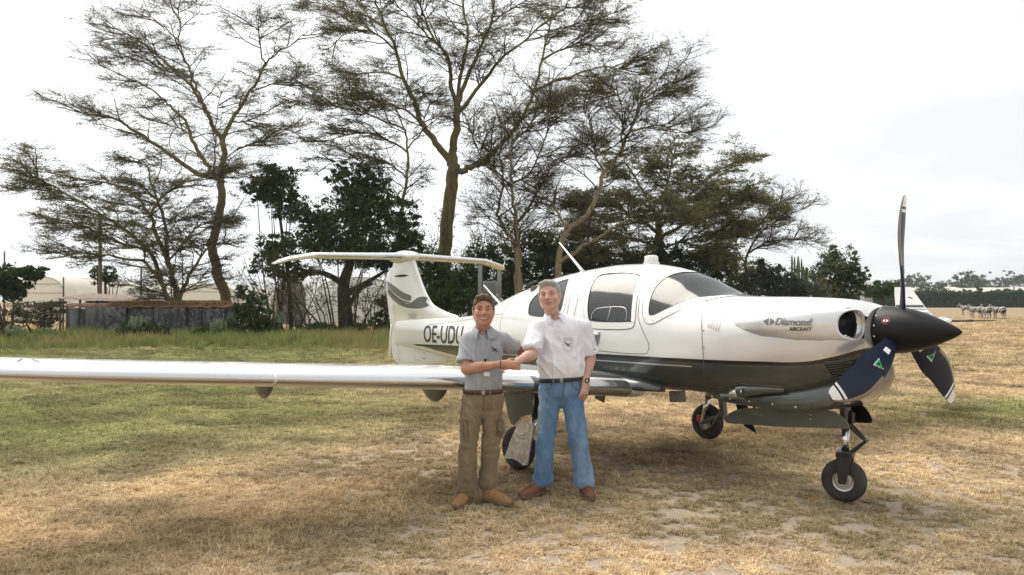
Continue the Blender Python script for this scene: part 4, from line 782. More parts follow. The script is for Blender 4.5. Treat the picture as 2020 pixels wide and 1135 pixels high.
M_white = gloss('aircraft_white', (0.755, 0.755, 0.74), 0.25, 0.15); M_dgrey = gloss('aircraft_dark_grey', (0.060, 0.068, 0.065), 0.3, 0.35)
M_silver = gloss('aircraft_silver', (0.64, 0.65, 0.66), 0.24, 0.5); M_le = gloss('polished_edge', (0.62, 0.63, 0.64), 0.2, 0.95, 0.0)
M_black = gloss('black_paint', (0.012, 0.012, 0.013), 0.35, 0, 0.3); M_matblk = simple('matt_black', (0.006, 0.006, 0.008), 0.42, 0, 0.0, spec=0.25)
M_seam = simple('panel_seam', (0.10, 0.10, 0.10), 0.7); M_dkgreen = gloss('gear_grey_green', (0.085, 0.095, 0.082), 0.4, 0.1, 0.3)
M_lining = simple('cabin_lining', (0.05, 0.048, 0.045), 0.8); M_seat = simple('seat_leather', (0.09, 0.075, 0.062), 0.5)
M_tyre = simple('tyre_rubber', (0.042, 0.038, 0.034), 0.85, var=0.45, scale=9, bump=0.15); M_alu = simple('aluminium', (0.55, 0.55, 0.54), 0.35, 0.8)
M_chrome = simple('chrome_strut', (0.75, 0.76, 0.77), 0.12, 1.0); M_iron = simple('dark_steel', (0.03, 0.03, 0.032), 0.4, 0.5)
M_blade = simple('blade_paint', (0.004, 0.009, 0.025), 0.42, 0, 0.0, spec=0.22); M_brass = simple('erosion_strip', (0.22, 0.19, 0.15), 0.35, 0.6)
M_bwhite = simple('white_marking', (0.75, 0.75, 0.74), 0.4, var=0.05); M_bgreen = simple('green_sticker', (0.05, 0.42, 0.12), 0.45); M_bred = simple('red_marking', (0.5, 0.03, 0.05), 0.45)
M_rubber = simple('grey_plastic', (0.20, 0.20, 0.19), 0.6); M_text = simple('lettering_black', (0.02, 0.02, 0.022), 0.35, var=0.05); M_textg = simple('lettering_grey', (0.17, 0.17, 0.175), 0.35, var=0.05)
def foil_mat():
    m = NT('crumpled_silver'); c = m.coord(); h = m.noise(c, 16, 5, 0.6, 1.2)
    m.set(col=m.ramp(h, [(0.35, (0.42, 0.43, 0.41)), (0.65, (0.70, 0.70, 0.67))]), rough=0.32, metal=0.75); m.bump(h, 0.7, 0.012); return m.m
M_foil = foil_mat()
def glass_mat(name, tint, refl):
    m = NT(name); t = m.t; t.nodes.remove(m.b)
    tr = m.n('ShaderNodeBsdfTransparent'); tr.inputs[0].default_value = (*tint, 1)
    gl = m.n('ShaderNodeBsdfGlossy'); gl.inputs['Roughness'].default_value = 0.10
    c = m.coord(); h = m.noise(c, 3.0, 2); bp = m.n('ShaderNodeBump'); bp.inputs['Strength'].default_value = 0.05; bp.inputs['Distance'].default_value = 0.05; m.l(h, bp.inputs['Height']); m.l(bp.outputs[0], gl.inputs['Normal'])
    fr = m.n('ShaderNodeFresnel'); fr.inputs[0].default_value = 1.5
    mx = m.n('ShaderNodeMixShader'); m.l(m.math('ADD', m.math('MULTIPLY', fr.outputs[0], 0.9), refl), mx.inputs[0]); m.l(tr.outputs[0], mx.inputs[1]); m.l(gl.outputs[0], mx.inputs[2]); m.l(mx.outputs[0], m.out.inputs[0]); return m.m
M_glass = glass_mat('tinted_acrylic', (0.42, 0.42, 0.41), 0.05)

# ---- fuselage surface
zt, zb, ww, zw, nu, nl = [pchip(*zip(*t)) for t in (
 [(-5.30,1.36),(-5.0,1.37),(-4.0,1.405),(-3.36,1.42),(-2.77,1.475),(-2.28,1.6),(-1.94,1.71),(-1.51,1.825),(-1.11,1.92),(-.65,1.99),(-.22,2.035),(.1,2.055),(.44,2.05),(.69,2.02),(.89,1.975),(1.15,1.89),(1.33,1.80),(1.54,1.72),(1.75,1.705),(2.3,1.695),(2.6,1.68),(2.78,1.655),(2.93,1.615)],
 [(-5.30,.93),(-5,.92),(-4.4,.89),(-3.8,.85),(-3.2,.82),(-2.5,.79),(-1.5,.765),(-.5,.755),(.4,.755),(1.2,.79),(1.8,.80),(2.3,.82),(2.6,.90),(2.78,1.03),(2.93,1.23)],
 [(-5.30,.018),(-5,.048),(-4,.14),(-3.4,.205),(-2.77,.30),(-2,.45),(-1.2,.57),(-.5,.645),(.3,.665),(1.0,.645),(1.5,.61),(2.0,.57),(2.4,.52),(2.7,.44),(2.86,.35),(2.93,.27)],
 [(-5.30,1.17),(-4,1.19),(-2.77,1.16),(-1.5,1.2),(0,1.22),(1.5,1.25),(2.4,1.32),(2.93,1.42)],
 [(-5.55,2),(-3,2.1),(-1,2.15),(0.4,2.15),(1.2,2.2),(1.6,2.6),(2.3,2.6),(2.93,2.1)],
 [(-5.55,3.2),(-3,3.2),(-1,2.7),(1.5,2.8),(2.3,2.6),(2.93,2.1)])]
def side_y(x, z):
    a = float(zw(x))
    if z >= a: r = (z - a) / (float(zt(x)) - a); n = float(nu(x))
    else: r = (a - z) / (a - float(zb(x))); n = float(nl(x))
    return float(ww(x)) * max(0.0, 1 - min(r, 1) ** n) ** (1 / n)
def fus_pt(x, th, off=0.0):
    """th: 0 starboard side, pi/2 top, pi port, negative below"""
    c, s = math.cos(th), math.sin(th); a = float(zw(x)); w = float(ww(x))
    if s >= 0: n = float(nu(x)); h = float(zt(x)) - a
    else: n = float(nl(x)); h = a - float(zb(x))
    y = -math.copysign(abs(c) ** (2 / n), c) * (w + off); z = a + math.copysign(abs(s) ** (2 / n), s) * (h + off)
    return (x, y, z)
def th_of(x, z):
    a = float(zw(x)); r = min(max((z - a) / (float(zt(x)) - a), 0), 1); return math.asin(min(1, r ** (float(nu(x)) / 2)))
def surf(side, off):
    return lambda x, z: (x, side * (side_y(x, z) + off), z)
TS = 0.62   # scale of the angle axis in the unwrapped cabin plane (x, th * TS)
def unwrap(pts): return [(x, th_of(x, z) * TS) for x, z in pts]
def mir(ol): return [(x, math.pi * TS - t) for x, t in ol]
ws_half = unwrap([(1.60, 1.712), (1.48, 1.69), (1.28, 1.615), (1.11, 1.53), (1.02, 1.50), (0.965, 1.53), (0.92, 1.67), (0.90, 1.80), (0.915, 1.89)]) + [(0.955, 1.40 * TS)]
ws = [(1.625, math.pi / 2 * TS)] + ws_half + [(0.975, math.pi / 2 * TS)] + [(x, math.pi * TS - t) for x, t in reversed(ws_half)]
ws = [tuple(p[:2]) for p in smooth_loop([(*p, 0) for p in ws], 5)]
door_s = [tuple(p[:2]) for p in smooth_loop([(*p, 0) for p in unwrap([(0.16, 1.46), (0.11, 1.56), (0.07, 1.68), (0.02, 1.82), (0.01, 1.91), (0.08, 1.955), (0.3, 1.965), (0.55, 1.95), (0.66, 1.925), (0.69, 1.87), (0.73, 1.74), (0.77, 1.6), (0.795, 1.47), (0.76, 1.432), (0.5, 1.42), (0.22, 1.425)])], 4)]
rear_s = [tuple(p[:2]) for p in smooth_loop([(*p, 0) for p in unwrap([(-0.32, 1.5), (-0.29, 1.6), (-0.33, 1.75), (-0.42, 1.88), (-0.50, 1.915), (-0.7, 1.87), (-0.92, 1.77), (-1.02, 1.66), (-1.0, 1.55), (-0.92, 1.47), (-0.6, 1.45), (-0.4, 1.455)])], 4)]
door_p, rear_p = mir(door_s), mir(rear_s)
holes = [ws, door_s, rear_s, door_p, rear_p]
boxes = [(min(p[0] for p in h), max(p[0] for p in h), min(p[1] for p in h), max(p[1] for p in h)) for h in holes]
def in_hole(x, t):
    for h, b in zip(holes, boxes):
        if b[0] < x < b[1] and b[2] < t < b[3] and inside(h, x, t): return True
    return False
def skin(xs, nth, off, cut):
    ths = [-math.pi / 2 + 2 * math.pi * j / nth for j in range(nth)]
    v = [fus_pt(x, t, off) for x in xs for t in ths]; f = []
    for i in range(len(xs) - 1):
        xm = (xs[i] + xs[i + 1]) / 2
        for j in range(nth):
            if cut and -1.2 < xm < 1.75:
                tm = ths[j] + math.pi / nth
                if in_hole(xm, tm * TS): continue
            if cut and xm > 2.6:
                q = fus_pt(xm, ths[j] + math.pi / nth)
                if ((abs(q[1]) - .307) / .100) ** 2 + ((q[2] - 1.478) / .108) ** 2 < 1: continue
            f.append((i * nth + j, i * nth + (j + 1) % nth, (i + 1) * nth + (j + 1) % nth, (i + 1) * nth + j))
    return v, f
xs = list(np.concatenate([np.linspace(-5.30, -1.3, 56), np.linspace(-1.28, 1.76, 136), np.linspace(1.8, 2.72, 22), np.linspace(2.74, 2.93, 14)]))
v, f = skin(xs, 144, 0.0, True); n0 = len(v)
f.append(tuple(reversed(range(144)))); f.append(tuple(range(n0 - 144, n0)))
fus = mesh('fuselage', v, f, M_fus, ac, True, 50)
v, f = skin(list(np.linspace(-1.28, 1.60, 130)), 144, -0.025, True); mesh('cabin_lining', v, f, M_lining, ac)
pt_u = lambda off: (lambda x, t: fus_pt(x, t / TS, off))
def offset_loop(ol, d):
    n = len(ol); out = []; area = sum(ol[i][0] * ol[(i + 1) % n][1] - ol[(i + 1) % n][0] * ol[i][1] for i in range(n)); sg = 1 if area > 0 else -1
    for i in range(n):
        a, b = Vector(ol[i - 1][:2]), Vector(ol[(i + 1) % n][:2]); t = (b - a).normalized(); out.append((ol[i][0] + sg * t.y * d, ol[i][1] - sg * t.x * d))
    return out
def strip_loop(ol, d0, d1, fn, closed=True):
    a = offset_loop(ol, d0); b = offset_loop(ol, d1); n = len(ol)
    v = [fn(*p) for p in a] + [fn(*p) for p in b]
    return v, [(i, (i + 1) % n, n + (i + 1) % n, n + i) for i in range(n)]
for nm, ol, fw in (('windshield', ws, 0.05), ('door_window', door_s, 0.03), ('rear_window', rear_s, 0.03), ('door_window', door_p, 0.03), ('rear_window', rear_p, 0.03)):
    pane = mesh(nm, *g_patch([offset_loop(ol, 0.012)], pt_u(0.001), 0.06), M_glass, ac)
    mesh('window_frame', *strip_loop(ol, -0.022, fw, pt_u(0.004)), M_white, pane)
    mesh('window_seal', *strip_loop(ol, -0.030, -0.020, pt_u(0.005)), M_black, pane)
    if nm != 'rear_window': mesh('frame_seam', *strip_loop(ol, fw, fw + 0.006, pt_u(0.003)), M_seam, pane)
# little ventilation flap in the door window
fl = [(0.22, 1.47), (0.22, 1.53), (0.30, 1.585), (0.62, 1.60), (0.70, 1.55), (0.71, 1.47)]
mesh('ventilation_flap', *g_tube([surf(-1, 0.004)(*p) for p in smooth_loop([(*p, 0) for p in fl], 6, False) for p in [p[:2]]] , 0.004, 5), M_alu, ac)
mesh('ventilation_flap', *g_tube([surf(-1, 0.004)(0.46, 1.46), surf(-1, 0.004)(0.47, 1.595)], 0.004, 5), M_alu, ac)
# interior: seats and panel
for x0, sy in ((0.25, -0.28), (0.25, 0.28), (-0.72, -0.25), (-0.72, 0.25)):
    b = MB(); b.add(*g_bbox((x0, sy, 1.08), (0.5, 0.44, 0.16), 0.05)); rot = Matrix.Rotation(R(-14), 3, 'Y')
    b.add(*g_bbox((x0 - 0.30, sy, 1.38), (0.13, 0.43, 0.62), 0.05, rot)); b.add(*g_bbox((x0 - 0.40, sy, 1.76), (0.09, 0.26, 0.16), 0.035, rot))
    b.build('seat', M_seat, ac)
mesh('instrument_panel', *g_bbox((1.12, 0, 1.43), (0.22, 1.0, 0.28), 0.05), M_matblk, ac)
# ---- seams on the starboard side
def ribbon(pts, w, side=-1, off=0.0025, n=6, closed=False):
    P = smooth_loop([(*p, 0) for p in pts], n, closed); v = []; f = []
    for i, p in enumerate(P):
        a, b = P[max(i - 1, 0)], P[min(i + 1, len(P) - 1)]
        if closed: a, b = P[i - 1], P[(i + 1) % len(P)]
        t = (b - a).normalized(); q = Vector((-t.y, t.x, 0)) * w / 2
        v += [surf(side, off)(p.x + q.x, p.y + q.y), surf(side, off)(p.x - q.x, p.y - q.y)]
    for i in range(len(P) if closed else len(P) - 1):
        j = (i + 1) % len(P); f.append((2 * i, 2 * j, 2 * j + 1, 2 * i + 1))
    return v, f
for nm, pts in (('door_seam', [(0.735, 1.90), (0.79, 1.75), (0.835, 1.60), (0.86, 1.50), (0.94, 1.38), (1.02, 1.26), (1.01, 1.185), (0.95, 1.16), (0.7, 1.152), (0.26, 1.16), (-0.1, 1.165), (-0.2, 1.22), (-0.21, 1.4), (-0.20, 1.57), (-0.25, 1.75), (-0.33, 1.93)]),
                ('door_seam', [(-0.05, 1.2), (-0.08, 1.4), (-0.07, 1.6), (-0.12, 1.78), (-0.18, 1.93)]),
                ('cowl_seam', [(1.50, 1.66), (1.53, 1.62), (1.565, 1.56), (1.60, 1.45), (1.62, 1.35), (1.635, 1.14), (1.61, 1.0), (1.60, 0.90), (1.62, 0.83)]),
                ('cowl_seam', [(1.56, 1.545), (1.9, 1.545), (2.3, 1.55), (2.55, 1.565), (2.70, 1.59), (2.80, 1.61)]),
                ('tail_seam', [(-1.55, 1.1), (-1.60, 1.3), (-1.62, 1.5), (-1.58, 1.7)]),
                ('tail_seam', [(-4.0, 1.30), (-3.2, 1.36), (-2.4, 1.44), (-1.62, 1.50)])):
    mesh(nm, *ribbon(pts, 0.006), M_seam, fus)
scr = mesh('screw', *g_lathe([(0.006, 0), (0.005, 0.003), (0.001, 0.004)], 8, 'y'), M_iron, None, link=False).data
for x, z in ((1.60, 1.56), (1.72, 1.56), (1.86, 1.56), (2.0, 1.562), (2.14, 1.565), (2.28, 1.567), (2.42, 1.575), (2.55, 1.585), (2.67, 1.60), (1.63, 1.40), (1.645, 1.25), (1.65, 1.10), (1.63, 0.98), (0.9, 1.55), (0.875, 1.63), (0.86, 1.72), (0.86, 1.80), (0.95, 1.49), (1.05, 1.48), (1.14, 1.51), (1.22, 1.555), (1.31, 1.60), (1.40, 1.64), (1.5, 1.67)):
    o = bpy.data.objects.new('screw', scr); COL.objects.link(o); o.parent = fus; o.location = surf(-1, 0.003)(x, z); o.rotation_euler = (0, 0, math.pi)
# cooling louvres
for k in range(5):
    x = 1.675 + k * 0.027; zb_, zt_ = 1.425 - k * 0.008, 1.487
    p = [surf(-1, 0.0)(x, zb_ + (zt_ - zb_) * i / 3) for i in range(4)]
    mesh('cooling_louver', *g_tube(p, [0.004, 0.009, 0.009, 0.004], 6), M_white, fus); 
mesh('door_handle', *g_patch([[(0.235, 1.345), (0.37, 1.345), (0.365, 1.28), (0.345, 1.22), (0.31, 1.18), (0.275, 1.22), (0.245, 1.28)]], surf(-1, 0.006), 0.03), M_rubber, ac)
hb = MB(); hb.add(*g_tube([surf(-1, 0.02)(0.25, 1.327), surf(-1, 0.03)(0.30, 1.327), surf(-1, 0.02)(0.36, 1.327)], [0.014, 0.017, 0.014], 8)); hb.build('door_handle_lever', M_white, ac)
# ---- chin, intakes, exhaust, radiator grille
rings = []
for x, zc, hw, top, bot in ((1.30, 0.80, 0.20, 0.87, 0.785), (1.42, 0.79, 0.30, 0.90, 0.765), (1.7, 0.78, 0.38, 0.95, 0.735), (2.1, 0.78, 0.41, 1.0, 0.73), (2.45, 0.79, 0.40, 1.05, 0.745), (2.68, 0.84, 0.36, 1.1, 0.80), (2.82, 0.95, 0.30, 1.15, 0.90), (2.90, 1.05, 0.24, 1.2, 1.02), (2.93, 1.12, 0.16, 1.22, 1.09)):
    ring = []
    for j in range(28):
        a = 2 * math.pi * j / 28; c, s = math.cos(a), math.sin(a); y = math.copysign(abs(c) ** 0.75, c) * hw; z = zc + (math.copysign(abs(s) ** 0.75, s) * ((top - zc) if s > 0 else (zc - bot)))
        ring.append((x, y, z))
    rings.append(ring)
chin = mesh('lower_cowl', *g_rings(rings), M_dgrey, ac, True, 60)
for x in (1.55, 1.75, 1.97, 2.2, 2.42): mesh('rivet', *g_lathe([(0.011, 0), (0.009, -0.004), (0.001, -0.006)], 8, 'y', (x, -0.385 - 0.02 * (x > 1.8), 0.80)), M_alu, chin)
for sd in (-1, 1):
    rings = []
    prof = [(1.76, .50, 1.45, .008, .010), (1.95, .505, 1.452, .048, .058), (2.2, .49, 1.458, .088, .104), (2.5, .445, 1.466, .112, .128), (2.72, .385, 1.472, .124, .134), (2.83, .340, 1.476, .124, .128), (2.880, .318, 1.477, .116, .121), (2.893, .314, 1.478, .108, .115), (2.880, .312, 1.478, .102, .110), (2.83, .305, 1.478, .098, .106), (2.62, .31, 1.478, .090, .098)]
    for x, yc, zc, ry, rz in prof:
        ring = []
        for j in range(32):
            a = 2 * math.pi * j / 32; c = math.cos(a); s = math.sin(a)
            ox = (-0.80 * c * ry if c > 0 else -0.15 * c * ry) if x > 2.6 else 0.0   # outer lip set back
            ring.append((x + ox, sd * (yc + math.copysign(abs(c) ** 0.85, c) * ry), zc + math.copysign(abs(s) ** 0.85, s) * rz))
        rings.append(ring if sd > 0 else ring[::-1])
    ai = mesh('air_intake', *g_rings(rings[:10], False), M_silver, ac)
    mesh('intake_duct', *g_rings([rings[9], rings[10]]), M_matblk, ai)  # deep duct painted black, the shade inside put into its colour
ex = MB(); ex.add(*g_tube([(2.32, -0.40, 0.93), (2.1, -0.425, 0.915), (1.95, -0.45, 0.895), (1.90, -0.455, 0.885)], [0.02, 0.045, 0.055, 0.055], 14))
exh = ex.build('exhaust_fairing', M_dgrey, ac); mesh('exhaust_pipe', *g_tube([(1.93, -0.455, 0.89), (1.84, -0.475, 0.845)], [0.042, 0.040], 14), M_alu, exh)
mesh('arrow_sticker', *g_lathe([(0.026, 0), (0.024, -0.004), (0.001, -0.005)], 16, 'y', (1.965, -0.503, 0.90)), M_black, exh)
am = MB(); am.add(*g_box((1.965, -0.510, 0.903), (0.006, 0.002, 0.024))); am.add([(1.952, -0.511, 0.893), (1.978, -0.511, 0.893), (1.965, -0.511, 0.880)], [(0, 1, 2)]); am.build('arrow_mark', M_bwhite, exh, False)
grl = mesh('radiator_grille', *g_patch([[(2.68, 1.17), (2.86, 1.215), (2.88, 1.17), (2.83, 1.09), (2.74, 1.03), (2.70, 1.08)]], surf(-1, 0.004), 0.04), M_matblk, ac)
for k in range(8):
    z0 = 1.055 + k * 0.018; xa = 2.715 - k * 0.004; xb = 2.775 + k * 0.012
    mesh('grille_slat', *g_tube([surf(-1, 0.008)(xa + (xb - xa) * i / 3, z0 + 0.03 * i / 3) for i in range(4)], 0.0045, 5), M_dkgreen, grl)
for x0, z0, w in ((1.68, 0.90, 0.07), (1.78, 0.89, 0.05), (1.70, 0.86, 0.03), (1.84, 0.855, 0.03)): mesh('warning_stencil', *ribbon([(x0, z0), (x0 + w, z0 + 0.004)], 0.008, n=2, off=0.006), M_rubber, fus)
mesh('cowl_stripe', *ribbon([(1.95, 0.955), (2.3, 0.96)], 0.008, n=4, off=0.004), M_rubber, fus)
# ---- spinner and propeller
sp_c = (2.935, 0.0, 1.435)
sp_prof = [(0.184, 0), (0.187, 0.02), (0.185, 0.09), (0.174, 0.18), (0.153, 0.27), (0.124, 0.36), (0.091, 0.44), (0.056, 0.515), (0.027, 0.565), (0.004, 0.590)]
spn = mesh('spinner', *g_lathe(sp_prof, 40, 'x', sp_c), M_matblk, ac, True, 60)
def on_spin(h, a, off=0.002):
    r = np.interp(h, [p[1] for p in sp_prof], [p[0] for p in sp_prof]) + off
    return (sp_c[0] + h, -r * math.cos(a), sp_c[2] + r * math.sin(a))
dot = mesh('spinner_screw', *g_lathe([(0.007, 0), (0.006, 0.003), (0.001, 0.004)], 8, 'z'), M_bwhite, None, link=False).data
for k in range(14):
    a = 2 * math.pi * k / 14 + 0.2; o = bpy.data.objects.new('spinner_screw', dot); COL.objects.link(o); o.parent = spn
    o.location = on_spin(0.025, a, 0.0); o.rotation_euler = Vector((0, -math.cos(a), math.sin(a))).to_track_quat('Z', 'Y').to_euler()
for rr, mt, off, nm in ((0.031, M_bred, 0.002, 'emblem_ring'), (0.026, M_matblk, 0.0035, 'emblem_field')):
    mesh(nm, *g_patch([[(0.11 + rr * math.cos(t), 0.42 + rr * math.sin(t) / 0.2) for t in np.linspace(0, 2 * math.pi, 28)[:-1]]], lambda u, w, o=off: on_spin(u, w, o), 0.5), mt, spn)
dd = []
for sx in (-1, 1): dd.append([(0.11 + sx * 0.004, 0.42 + 0.08), (0.11 + sx * 0.022, 0.42 + 0.01), (0.11 + sx * 0.004, 0.42 - 0.08)] if sx > 0 else [(0.106, 0.34), (0.088, 0.41), (0.106, 0.5)])
eb = MB()
for d_ in dd: eb.add([on_spin(u, w, 0.005) for u, w in d_], [(0, 1, 2)])
eb.build('emblem_mark', M_bwhite, spn, False)
bl_ch = pchip([0.16, 0.24, 0.36, 0.55, 0.72, 0.88, 0.97, 1.03, 1.05], [0.11, 0.13, 0.19, 0.245, 0.24, 0.195, 0.145, 0.095, 0.055])
bl_be = pchip([0.16, 0.3, 0.5, 0.75, 1.05], [R(46), R(35), R(24), R(16), R(11)])
bl_sw = pchip([0.16, 0.4, 0.65, 0.85, 1.05], [0.0, 0.02, 0.015, -0.03, -0.115])   # scimitar sweep along the chord
bl_th = pchip([0.16, 0.3, 0.6, 1.05], [0.30, 0.17, 0.09, 0.06])
def blade(ang):
    p = Vector((0, -math.cos(ang), math.sin(ang))); t = Vector((0, -p.z, p.y)); ax = Vector((1, 0, 0)); c0 = Vector((sp_c[0] + 0.155, 0, sp_c[2]))
    def pt(r, u, side, off=0.0):
        be, ch, th = float(bl_be(r)), float(bl_ch(r)), float(bl_th(r)); cd = t * math.cos(be) + ax * math.sin(be); nn = ax * math.cos(be) - t * math.sin(be)
        y = 5 * th * (0.2969 * math.sqrt(max(u, 0)) - 0.126 * u - 0.3516 * u * u + 0.2843 * u ** 3 - 0.1036 * u ** 4) * ch
        return c0 + p * r + cd * (float(bl_sw(r)) + ch * (0.40 - u)) + nn * (side * (y + off) + 0.03 * ch * (1 - (2 * u - 1) ** 2))
    us = [1, .85, .65, .45, .28, .15, .07, .025, 0.0]
    loop = [(u, 1) for u in us] + [(u, -1) for u in reversed(us[:-1])][:-1]
    rs = np.linspace(0.16, 1.05, 30)
    b = mesh('propeller_blade', *g_rings([[pt(r, u, s) for u, s in loop] for r in rs]), M_blade, ac, True, 50)
    le = [(0.13, 1), (.07, 1), (.025, 1), (0, 1), (.025, -1), (.07, -1), (0.13, -1)]
    mesh('erosion_strip', *g_rings([[pt(r, u, s, 0.0015) for u, s in le] for r in np.linspace(0.50, 1.047, 18)], False, False), M_brass, b)
    for ra, rb in ((0.915, 0.94), (0.96, 1.045)):
        for s in (1, -1):
            mesh('tip_stripe', *g_rings([[pt(r, u, s, 0.001) for u in np.linspace(0.14, 0.98, 8)] for r in np.linspace(ra, rb, 5)], False, False), M_bwhite, b)
    q = lambda r, u: pt(r, u, 1, 0.002)
    g = MB(); R0, U0 = 0.46, 0.45
    tri = [(R0 + 0.045 * math.cos(a), U0 + 0.19 * math.sin(a)) for a in (0.5, 0.5 + 2 * math.pi / 3, 0.5 + 4 * math.pi / 3)]; tin = [(R0 + 0.5 * (a - R0), U0 + 0.5 * (c - U0)) for a, c in tri]
    g.add([q(*x) for x in tri + tin], [(0, 1, 4, 3), (1, 2, 5, 4), (2, 0, 3, 5)]); sk = g.build('blade_sticker', M_bgreen, b, False)
    g = MB(); g.add([pt(*x, 1, 0.0008) for x in [(R0 + 1.25 * (a - R0), U0 + 1.25 * (c - U0)) for a, c in tri]] , [(0, 1, 2)])
    g.build('sticker_border', M_bwhite, b, False)
    g2 = mesh('blade_label', [pt(r, u, 1, 0.002) for r, u in ((0.27, 0.35), (0.27, 0.65), (0.32, 0.65), (0.32, 0.35))], [(0, 1, 2, 3)], M_bwhite, b, False)
    return b
for a in (90, -30, 210): blade(R(a - 1.5))
# ---- wings
def airfoil(n=22, t=0.15, cam=0.02):
    up = []; lo = []
    for i in range(n + 1):
        u = 0.5 * (1 - math.cos(math.pi * i / n)); y = 5 * t * (0.2969 * math.sqrt(u) - 0.126 * u - 0.3516 * u * u + 0.2843 * u ** 3 - 0.1036 * u ** 4)
        c = cam * 4 * u * (1 - u); up.append((u, c + y)); lo.append((u, c - y))
    return up, lo
W_ST = [  # LE x, y, z, chord, roll of the section, thickness
 (0.84, 0.50, 0.795, 1.52, 6, .15), (0.80, 0.75, 0.82, 1.48, 5, .15), (0.74, 1.7, 0.91, 1.40, 5, .15), (0.70, 2.5, 0.985, 1.34, 4.5, .15), (0.63, 3.9, 1.085, 1.21, 4.5, .145), (0.55, 5.3, 1.19, 1.07, 5, .14),
 (0.48, 6.2, 1.265, 0.96, 6, .135), (0.45, 6.5, 1.305, 0.92, 8, .125), (0.41, 6.72, 1.34, 0.84, 10, .11), (0.33, 6.86, 1.36, 0.68, 10, .09), (0.22, 6.92, 1.37, 0.46, 10, .07)]
def wing_pt(k, u, h, sd, off=0.0):
    x, y, z, ch, roll, t = [float(np.interp(k, range(len(W_ST)), [s[i] for s in W_ST])) for i in range(6)]
    r = R(roll); tc = 0.015
    d = h * ch * t / 0.15 + off
    return (x - u * ch, sd * (y - d * math.sin(r)), z + d * math.cos(r) - u * ch * 0.02)
AU, AL = airfoil(26, 0.15, 0.018)
for sd in (-1, 1):
    loop = list(reversed(AU)) + AL[1:-1]
    ks = np.linspace(0, len(W_ST) - 1, 4 * (len(W_ST) - 1) + 1)
    rings = [[wing_pt(k, u, h, sd) for u, h in loop] for k in ks]
    if sd > 0: rings = [r[::-1] for r in rings]
    wg = mesh('wing', *g_rings(rings), M_white, ac, True, 55)
    le = [p for p in reversed(AU) if p[0] < 0.075] + [p for p in AL[1:] if p[0] < 0.10]
    for ka, kb in ((0.62, 2.02), (2.10, 4.10), (4.115, 6.3), (6.35, 8.4)):
        mesh('leading_edge', *g_rings([[wing_pt(k, u, h * (1.0 if u > 0 else 1), sd, (0.0035 if h >= 0 else -0.0035)) if u > 0 else tuple(np.array(wing_pt(k, 0, 0, sd)) + np.array([0.0035, 0, 0])) for u, h in le] for k in np.linspace(ka, kb, 14)], False, False), M_le, wg)
    mesh('leading_edge_joint', *g_rings([[wing_pt(k, u, h, sd, (0.005 if h >= 0 else -0.005)) if u > 0 else tuple(np.array(wing_pt(k, 0, 0, sd)) + np.array([0.005, 0, 0])) for u, h in le] for k in (2.02, 2.10)], False, False), M_dkgreen, wg)
    def top(k, u, off=0.002): return wing_pt(k, u, float(np.interp(u, [p[0] for p in AU], [p[1] for p in AU])), sd, off)
    def bot(k, u, off=-0.002): return wing_pt(k, u, float(np.interp(u, [p[0] for p in AL], [p[1] for p in AL])), sd, off)
    for ka, kb, u in ((1.0, 6.2, 0.28), (0.7, 4.0, 0.72), (4.1, 6.0, 0.74)):
        mesh('wing_seam', *g_rings([[top(k, u), top(k, u + 0.006)] for k in np.linspace(ka, kb, 40)], False, False), M_seam, wg)
    mesh('wing_seam', *g_rings([[top(4.02, u), top(4.03, u)] for u in np.linspace(0.72, 0.985, 8)], False, False), M_seam, wg)
    # walkway: grey panel with ribbed anti-slip strips
    wk = mesh('walkway', *g_rings([[top(k, u, 0.003) for u in np.linspace(0.10, 0.86, 24)] for k in np.linspace(0.30, 1.45, 10)], False, False), M_dgrey, wg)
    for i in range(14):
        u = 0.12 + i * 0.052
        mesh('walkway_rib', *g_tube([top(k, u + 0.05 * j / 6, 0.006) for j, k in enumerate(np.linspace(0.5, 1.40, 7))], 0.007, 5), M_rubber, wk)
    for yk, u, r, ln, dp in ((4.02, 0.52, 0.055, 0.40, 0.14), (2.85, 0.50, 0.065, 0.46, 0.155), (5.55, 0.6, 0.03, 0.22, 0.05), (4.75, 0.62, 0.02, 0.16, 0.035)):
        b0 = Vector(bot(yk, u, 0.03)); rr = []
        for i in range(9):
            s = i / 8; d = dp * math.sin(math.pi * min(1, 0.08 + s * 0.97)) ** 0.8; w = r * math.sin(math.pi * (0.06 + 0.88 * s)) ** 0.6
            rr.append([(b0.x + ln * 0.42 - s * ln, b0.y + w * math.cos(a), b0.z - (d + 0.03) * max(0, -math.sin(a)) + 0.03 * max(0, math.sin(a))) for a in np.linspace(0, 2 * math.pi, 17)[:-1]])
        mesh('flap_fairing', *g_rings(rr), M_dkgreen, wg)
    if sd < 0:
        for y0, s in ((5.30, 1), (5.42, -1)):
            pass
    # walk of the wing root fillet
    rr = []
    for s in np.linspace(0, 1, 9):
        x = 1.06 - 2.0 * s; hw = math.sin(math.pi * min(1, 0.05 + 0.9 * s)) ** 0.5
        rr.append([(x, sd * (0.46 + 0.30 * hw * max(0, math.cos(a))), 0.80 + 0.02 + (0.17 * hw * math.sin(a) if math.sin(a) > 0 else 0.055 * hw * math.sin(a))) for a in np.linspace(-math.pi / 2, math.pi / 2, 11)])
    mesh('wing_root_fairing', *g_rings(rr, True, False), M_dgrey, ac)
    for xx in (-0.6, -0.3): mesh('static_wick', *g_tube([bot(7.0 + xx, 0.98), (bot(7.0 + xx, 0.98)[0] - 0.14, bot(7.0 + xx, 0.98)[1], bot(7.0 + xx, 0.98)[2])], 0.004, 4), M_black, wg)
    st = [(6.7, 0.12), (6.7, 0.2), (6.7, 0.3)]
